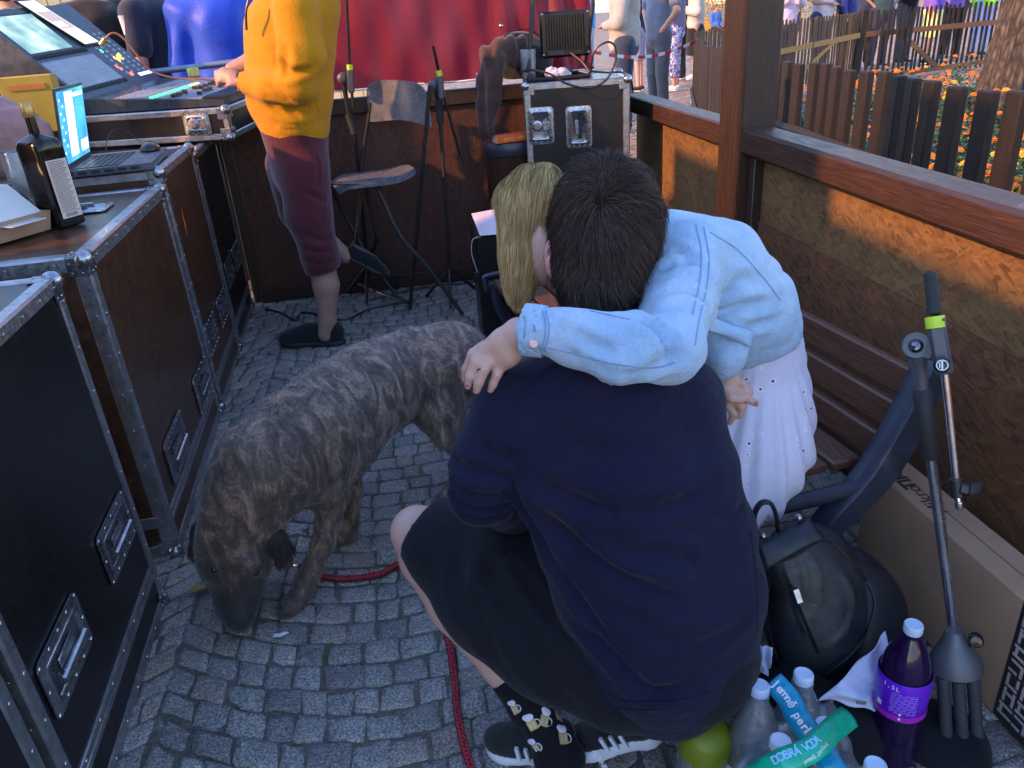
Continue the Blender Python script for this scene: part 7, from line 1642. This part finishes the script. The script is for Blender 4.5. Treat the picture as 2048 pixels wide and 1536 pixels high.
# ---- crowd ----------------------------------------------------------------------------------------
def dude(label, x, y, face, sc, top, bot, hair=M_hcrowd, arms='down', legs='long', skinm=None, hh=.022, wide=1.0, group='onlookers standing outside the booth', hairlen=0, shoem=None, soleh=None, seed=0, bag=None, torso='tee', stand=0.0, z0=0):
    t = thing('person', label, 'person', (x, y, z0), group); R = rotz(face); org = np.array([x, y, z0])
    tr = lambda P, N=None: org+(P*sc)@R.T
    def put(name, S, m, par=t, amp=.006, fq=16):
        return sdf_obj(name, S, m, par, 1, lambda P, N: tr(P+N*(amp*waves(P, fq, seed))[:, None] if amp else P))
    lo, hi = (-.5, -.42, .0), (.5, .45, 1.9); w_ = wide
    A = {'down': [(.20, 0, 1.42), (.25, .0, 1.14), (.24, .08, .90)], 'folded': [(.20, 0, 1.42), (.26, .04, 1.16), (.02, .22, 1.12)], 'phone': [(.20, 0, 1.42), (.24, .0, 1.16), (.10, .28, 1.22)], 'hip': [(.20, 0, 1.42), (.34, -.02, 1.18), (.17, .05, 1.00)], 'lap': [(.20, 0, 1.42), (.24, .05, 1.15), (.10, .25, 1.02)]}[arms]
    L_ = [(.095*w_, 0, .92), (.10, .01+stand, .50), (.10, -.01+stand, .09)]; mir = lambda p, s: (p[0]*s, p[1]*(1 if s > 0 or arms != 'down' else -.6), p[2])
    if legs == 'seated': L_ = [(.095, 0, .92), (.12, .42, .90), (.11, .44, .47)]
    S = SDF(lo, hi, hh)
    S.ell((0, .01, 1.63), (.074, .092, .115), k=.02).ell((0, .05, 1.58), (.05, .055, .06), k=.02).ell((0, .105, 1.615), (.012, .016, .022), k=.01).cap((0, 0, 1.42), (0, 0, 1.56), .055, .05, .03)
    S.chain([(-.12, 0, 1.40), (.12, 0, 1.40)], [.07, .07], .04).chain([(0, 0, 1.35), (0, .0, 1.1), (0, 0, .95)], [.12*w_, .115*w_, .12*w_], .05)
    for s in (-1, 1):
        S.chain([mir(p, s) for p in A], [.05, .038, .027], .02); h_ = mir(A[2], s); d_ = np.array(A[2])-np.array(A[1]); d_ = d_/np.linalg.norm(d_)*np.array([s, 1, 1]); S.cap(h_, np.array(h_)+d_*.06, .03, .028, .01)
        for k in range(4): S.cap(np.array(h_)+d_*.06+np.array([(k-1.5)*.018, 0, 0]), np.array(h_)+d_*.125+np.array([(k-1.5)*.016, .01, -.01]), .011, .009, .004)
        S.chain([(p[0]*s, p[1], p[2]) for p in L_], [.08, .052, .036], .02)
    put('body', S, skinm or M_yskin, amp=0)
    S = SDF(lo, hi, hh); e = .022
    if torso == 'jacket': e = .036
    S.chain([(-.13*w_, 0, 1.41), (.13*w_, 0, 1.41)], [.07+e]*2, .04).chain([(0, 0, 1.36), (0, .01, 1.1), (0, .01, .93)], [.13*w_+e, .125*w_+e, .13*w_+e], .05).cap((0, 0, 1.42), (0, 0, 1.50), .075, .062, .03)
    long_ = torso in ('long', 'jacket')
    for s in (-1, 1):
        pts = [mir(p, s) for p in A]; 
        if not long_: pts = [pts[0], tuple(np.array(pts[0])*.35+np.array(pts[1])*.65)]
        S.chain(pts, [.065+e*.6, .055+e*.6, .038+e*.5][:len(pts)], .03)
    S.plane((0, 0, .86 if torso != 'crop' else 1.0), (0, 0, -1)).plane((0, 0, 1.515), (0, 0, 1)); put('top', S, top, amp=.018, fq=17)
    S = SDF(lo, hi, hh); cut = {'long': .07, 'seated': .07, 'shorts': .50, 'skirt': .42, 'cropped': .20}[legs]
    if legs == 'skirt': S.chain([(0, 0, 1.0), (0, 0, .85), (0, 0, .36)], [.12, .165, .175], .03)
    else:
        S.chain([(0, 0, .98), (0, 0, .90)], [.13*w_, .145*w_], .03)
        for s in (-1, 1): S.chain([(p[0]*s, p[1], p[2]) for p in L_], [.105*w_, .078, .062], .02)
    S.plane((0, 0, cut), (0, 0, -1)).plane((0, 0, 1.04), (0, 0, 1)); put('skirt' if legs == 'skirt' else 'trousers', S, bot, amp=.007)
    S = SDF((-.2, -.25, 1.2), (.2, .25, 1.85), hh*.8); S.ell((0, -.018, 1.655), (.088, .102, .112), k=.02)
    if hairlen: S.chain([(0, -.06, 1.62), (0, -.09, 1.62-hairlen)], [.085, .07], .03)
    S.cap((-.12, .13, 1.58), (.12, .13, 1.58), .075, .075, .01, cut=True); put('hair', S, hair, amp=.006, fq=40)
    for s in (-1, 1):
        q = L_[2] if legs != 'seated' else (.11, .44, .45); a = tr(np.array([[q[0]*s, q[1]-.06, q[2]-.09]]))[0]; b = tr(np.array([[q[0]*s*1.15, q[1]+.17, q[2]-.09]]))[0]
        shoe(a, b, .10*sc, t, shoem or M_shoe, soleh or M_sole, h=.012)
    return t
def at(px, py, z): return gz(px, py, z)
C = lambda n, c, **k: cloth(n, c, **k)
M_jean = C('dark_jeans', (.030, .042, .085)); M_jeang = C('grey_jeans', (.075, .085, .11)); M_blkc = C('black_cloth', (.012, .012, .016))
M_cream = C('cream_knit', (.36, .35, .33)); M_gry = C('blue_grey_tee', (.12, .155, .23)); M_lilac = C('dusty_lilac', (.17, .15, .25))
def m_floral():
    N = NT('floral_print'); c = N.co(); f = N.noise(20, 5, .6, c, dist=1.5); N.set(Base_Color=N.ramp(f, [(.44, (.62, .62, .74)), (.50, (.25, .27, .55)), (.54, (.03, .03, .20))]), Roughness=.85); return N.m
R1 = 'onlookers beyond the corner of the booth'
p = at(1240, 100, 1.06)
dude('man in cream jumper and jeans with arms folded, beyond the floodlight', p[0]+.10, p[1]+.1, R_(70), 1.22, M_cream, M_jean, arms='folded', torso='long', hh=.018, wide=1.12, group=R1, seed=3)
p = at(1318, 66, 1.19); dude('man in blue grey tee shirt and grey jeans with one hand on his belt', p[0], p[1], R_(105), 1.26, M_gry, M_jeang, arms='hip', hh=.020, group=R1, seed=4, skinm=M_skin2)
p = gz(1335, 182, 0); dude('woman in blue and white floral trousers and lilac cardigan', p[0]+.15, p[1], R_(60), 1.18, M_lilac, m_floral(), arms='folded', torso='long', legs='cropped', group=R1, seed=5, shoem=M_sole)
p = gz(1388, 158, 0); dude('woman in white blouse and long black skirt near the curved fence', p[0], p[1], R_(75), 1.18, C('white_blouse', (.55, .48, .44)), M_blkc, arms='phone', legs='skirt', group=R1, seed=6, hairlen=.25, torso='long', shoem=M_sole)
p = gz(1368, 168, 0); dude('person in all black clothes between the floral trousers and the black skirt', p[0]+.35, p[1]+1.2, R_(60), 1.18, M_blkc, M_blkc, group=R1, seed=7)
p = gz(1278, 182, 0); dude('bare legged person in pale blue shorts half hidden behind the cream jumper', p[0], p[1], R_(60), 1.18, M_jean, C('pale_blue_shorts', (.30, .34, .52)), legs='shorts', group=R1, seed=8, skinm=M_skin)
p = at(1196, 60, 1.05); dude('person in bright sky blue top at the very edge of the banner', p[0]+.0, p[1]+1.0, R_(60), 1.2, C('sky_blue', (.06, .32, .75)), C('pale_jeans', (.30, .40, .55)), group=R1, seed=9, torso='long')
p = gz(1430, 60, 0); be2 = np.array([p[0]*.72, p[1]*.72, 0])
dude('seated man in brown cap and blue and yellow jacket on a far yellow bench', be2[0], be2[1], R_(200), 1.0, C('dark_jacket_blue', (.05, .14, .45)), M_blkc, arms='lap', legs='seated', group=R1, seed=10, torso='jacket', z0=-.42, hair=mat('brown_cap', (.16, .07, .04), .8), hh=.026)
fb2 = thing('far_bench', 'yellow slatted bench far away under the seated man', 'bench', tuple(be2)); M_yb = mat('yellow_bench_paint', (.75, .42, .03), .5)
for k in range(4): MB().box(be2+np.array([0, .30-.02*k, .50+.13*k]), (2.4, .03, .09), None, .005).build('back_slat', M_yb, fb2)
for k in range(3): MB().box(be2+np.array([0, .15-.13*k, .42]), (2.4, .10, .03), None, .005).build('seat_slat', M_yb, fb2)
for s in (-1, 1): MB().box(be2+np.array([s*1.0, .05, .2]), (.06, .4, .40), None, .005).build('leg', M_blkm, fb2)
R2 = 'onlookers behind the far fences'
rs = [(1553, 12, 'person in black top and white sleeve just right of the timber post', M_blkc, M_jean, 'down', .5), (1572, 12, 'person in pale lilac shirt behind the ochre railed fence', C('pale_lilac', (.50, .45, .66)), M_jean, 'phone', 1.4), (1645, 4, 'person in white top with pale blue sleeves and folded arms behind the fence', C('white_shirt', (.58, .56, .62)), M_jean, 'folded', 1.0), (1692, 0, 'broad person in dark blue sweater behind the meeting of the two far fences', C('royal_navy', (.025, .035, .20)), M_blkc, 'down', 1.2),
      (1732, -4, 'person in navy coat right beside the thick fence post', M_jean, M_blkc, 'down', .7), (1765, -4, 'person in dark teal tee with bare forearms behind the dark fence', C('dark_teal', (.03, .07, .09)), M_jean, 'hip', 1.1), (1815, -6, 'person in black jumper with an orange cuff behind the dark fence', M_blkc, M_jeang, 'phone', .8), (1868, -8, 'person in pale yellow skirt behind the dark fence slats', C('purple_blue', (.18, .10, .55)), C('pale_yellow', (.80, .82, .35)), 'down', 1.6), (1912, -8, 'person in purple and violet top left of the tree trunk', C('violet_top', (.22, .12, .55)), M_blkc, 'folded', .9), (1972, -10, 'person in lime green vest and pale jeans right beside the tree trunk', C('lime_vest', (.30, .85, .05)), C('pale_jeans2', (.35, .45, .75)), 'down', .8)]
for i, (px, py, lab, tp_, bt_, arm, dy) in enumerate(rs):
    q = gz(px, np.interp(px, [1545, 1720, 1733, 1880, 1980], [38, 22, 19, 7, -1])+2*dy, 1.14); dude(lab, q[0], q[1], R_(150+25*(i % 4)), 1.2, tp_, bt_, arms=arm, torso='long' if i % 3 != 2 else 'tee', group=R2, seed=20+i, hh=.026, wide=1.15, legs='skirt' if 'skirt' in lab else 'long')
L1 = 'onlookers behind the mixing console'
def L(px, py, y, lab, face, top, bot=M_blkc, **k): q = gy(px, py, y); return dude(lab, q[0], q[1], face, k.pop('sc', 1.25), top, bot, group=L1, hh=k.pop('hh', .017), **k)
L(205, 60, 6.6, 'person with back turned in black top, left behind the mixing console', R_(25), M_blkc, seed=41, wide=1.2, torso='long')
L(312, 60, 6.5, 'man in dark navy polo shirt holding a drink cup behind the console', R_(75), C('dark_navy_polo', (.018, .022, .045)), seed=42, wide=1.15, arms='phone')
L(372, 60, 7.6, 'person in bright pink top between the navy polo and the blue jacket', R_(10), C('hot_pink', (.62, .03, .22)), seed=43, torso='long')
L(444, 60, 6.35, 'person in bright blue nylon jacket with back turned, beside the yellow sweatshirt', R_(10), C('bright_blue_nylon', (.015, .07, .55), rough=.45), seed=44, wide=1.2, torso='jacket')
L(30, 30, 7.2, 'person in dark top at the far left edge beyond the console screen', R_(-30), M_blkc, seed=45, wide=1.1)
q = gy(252, 50, 6.2); t = thing('plastic_cup', 'clear printed plastic cup held up behind the console cable', 'cup', tuple(q)); MB().lathe([(.028, -.06), (.038, .06), (.036, .06), (.027, -.058), (0, -.058)], q, 18, cap=False).build('cup_wall', mat('pale_cup', (.5, .5, .55), .3), t)
q = gy(285, 112, 5.9)
t = thing('mustard_tin', 'small yellow and red tin on the ledge behind the console', 'tin', tuple(gy(388, 165, 5.7))); q = gy(388, 150, 5.6); MB().lathe([(.035, -.06), (.037, -.055), (.037, .04), (.033, .045), (0, .045)], q, 20).build('tin', mat('tin_yellow', (.55, .5, .08), .4), t); MB().lathe([(.0375, -.045), (.0378, -.044), (.0378, -.005), (.0375, -.004)], q, 20, cap=False).build('label', mat('tin_red', (.5, .05, .04), .4), t)
sh_ = thing('ledge', 'dark ledge behind the mixing console carrying the tin', 'shelf', (-1.5, 5.6, 0)); qz = q[2]-.062
MB().box((q[0], q[1]+.05, qz-.02), (1.1, .28, .04), None, .005).build('top', M_plyb, sh_); MB().box((q[0], q[1]+.08, (qz-.04)/2), (1.0, .20, qz-.045), None, .005).build('base', M_plyb, sh_)
# kiosk behind the left crowd
ki = thing('kiosk', 'pale yellow boarded kiosk wall glowing warm behind the left crowd', 'kiosk', (-2.6, 10.6, 0))
N = NT('cream_kiosk_board'); wv = N.n('TexWave'); wv.bands_direction = 'X'; wv.inputs['Scale'].default_value = 2.2; N.l(N.co(), wv.inputs[0]); N.set(Base_Color=N.ramp(wv.outputs['Fac'], [(.0, (.30, .20, .08)), (.06, (.78, .60, .32))]), Roughness=.6)
MB().box((-2.9, 10.8, 1.6), (6.2, .2, 3.2), rotz(R_(6))).build('wall', N.m, ki); MB().box((-2.9, 10.6, 3.3), (6.8, 1.4, .15), rotz(R_(6)), .02).build('roof', M_post, ki)
for x in (-4.6, -2.2): MB().box((x, 10.60+(x+2.9)*.1, 1.5), (.9, .06, 1.0), rotz(R_(6)), .01).build('window', M_blkg, ki)
# hedge and shrubs far away on the right, warm in the last light
def shrub(x, y, w_, h_, n, seed, lab, col=((.10, .09, .01), (.30, .22, .03), (.50, .34, .05))):
    t = thing('shrub', lab, 'shrub', (x, y, 0), 'far shrubs beyond the crowd'); r = np.random.default_rng(seed); c = r.normal(size=(n, 3))*np.array([w_/2.6, .8, h_/4])+np.array([x, y, h_*.5]); c[:, 2] = np.abs(c[:, 2])
    d = r.normal(size=(n, 3)); d /= np.linalg.norm(d, axis=1, keepdims=True); s = np.cross(d, r.normal(size=(n, 3))); s /= np.linalg.norm(s, axis=1, keepdims=True); L = .10
    V = np.stack([c, c+d*L/2+s*L*.35, c+d*L, c+d*L/2-s*L*.35], 1).reshape(-1, 3); Fq = np.arange(4*n).reshape(n, 4)
    if 'autumn_leaf' not in MATS:
        N = NT('autumn_leaf'); N.set(Base_Color=N.ramp(N.n('NewGeometry').outputs['Random Per Island'], [(0, col[0]), (.5, col[1]), (1, col[2])]), Roughness=.7); MATS['autumn_leaf'] = N.m
    mkobj('leaves', V, Fq, MATS['autumn_leaf'], t); MB().tube([(x, y, 0), (x, y, h_*.6)], .06, 7).build('stem', M_post, t)
for i, (px, w_, h_, yy) in enumerate(((1400, 4, 3, 40), (1470, 4, 3.4, 42), (1600, 3.5, 3, 36), (1800, 5, 3.2, 40))):
    q = gy(px, 20, yy); shrub(q[0], q[1], w_, h_, 2600, 60+i, ['golden green shrub behind the seated man', 'golden shrub mostly hidden by the thick timber post', 'golden shrub between the lilac shirt and the white top', 'golden green shrub beyond the dark fence'][i])
# unseen blockers added on the left: boards, posts, stacked speakers shape the sun inside
lw = thing('added_sun_boards', 'tall dark boards added unseen on the left to block the sun', 'wall', (-2.65, -.6, 0))
for k in [*range(15), 16, 17, 18, 19]: hb_ = 2.05 if k >= 18 else 3.7 if 13 <= k <= 14 else 2.98 if k > 8 else 2.86; MB().box((-2.65, -3.02+.34*k, hb_/2), (.03, .33, hb_), None, .004).build('board', M_post, lw)  # board heights and gaps shape the sun patches inside
MB().bar((-2.72, -3.2, 2.70), (-2.72, 3.0, 2.70), .08, .06, bev=.005).build('top_rail', M_rail, lw)
for nm, y, h in (('added_timber_post', 1.85, 2.6), ('added_timber_post', 4.2, 2.6)): simple(nm, MB().box((-2.7, y, h/2), (.14, .14, h), None, .006), M_post, 'brown timber post added unseen on the left to block sun, %s' % ('nearer the viewer' if y < 3 else 'farther away'), 'post')  # unseen posts added to break up the sun from the left
sp = thing('added_loudspeaker', 'black speaker stack added unseen on the left to block the sun', 'added_loudspeaker', (-2.9, 3.0, 0)); MB().box((-3.1, 2.95, .55), (.6, .7, 1.1), None, .02).build('cabinet', M_blk, sp); MB().box((-3.0, 2.95, 1.42), (.5, .6, .62), None, .02).build('top_cabinet', M_blk, sp); MB().lathe([(.0, .0), (.2, .0), (.22, .02), (.22, .0)], (-2.69, 2.95, .6), 24, roty(R_(90))).build('cone', M_rub, sp)  # unseen stack added to cut off the low sun
# ------------------------------------------------------------------ the plan above was drawn with a 1.6 m eye height; true size is 0.85 of it
KS = .85
for o in list(SC.objects):
    if o.parent is None and o.type != 'LIGHT':
        o.location = o.location*KS
        if o.type != 'CAMERA': o.scale = (KS, KS, KS)
bpy.context.view_layer.update()
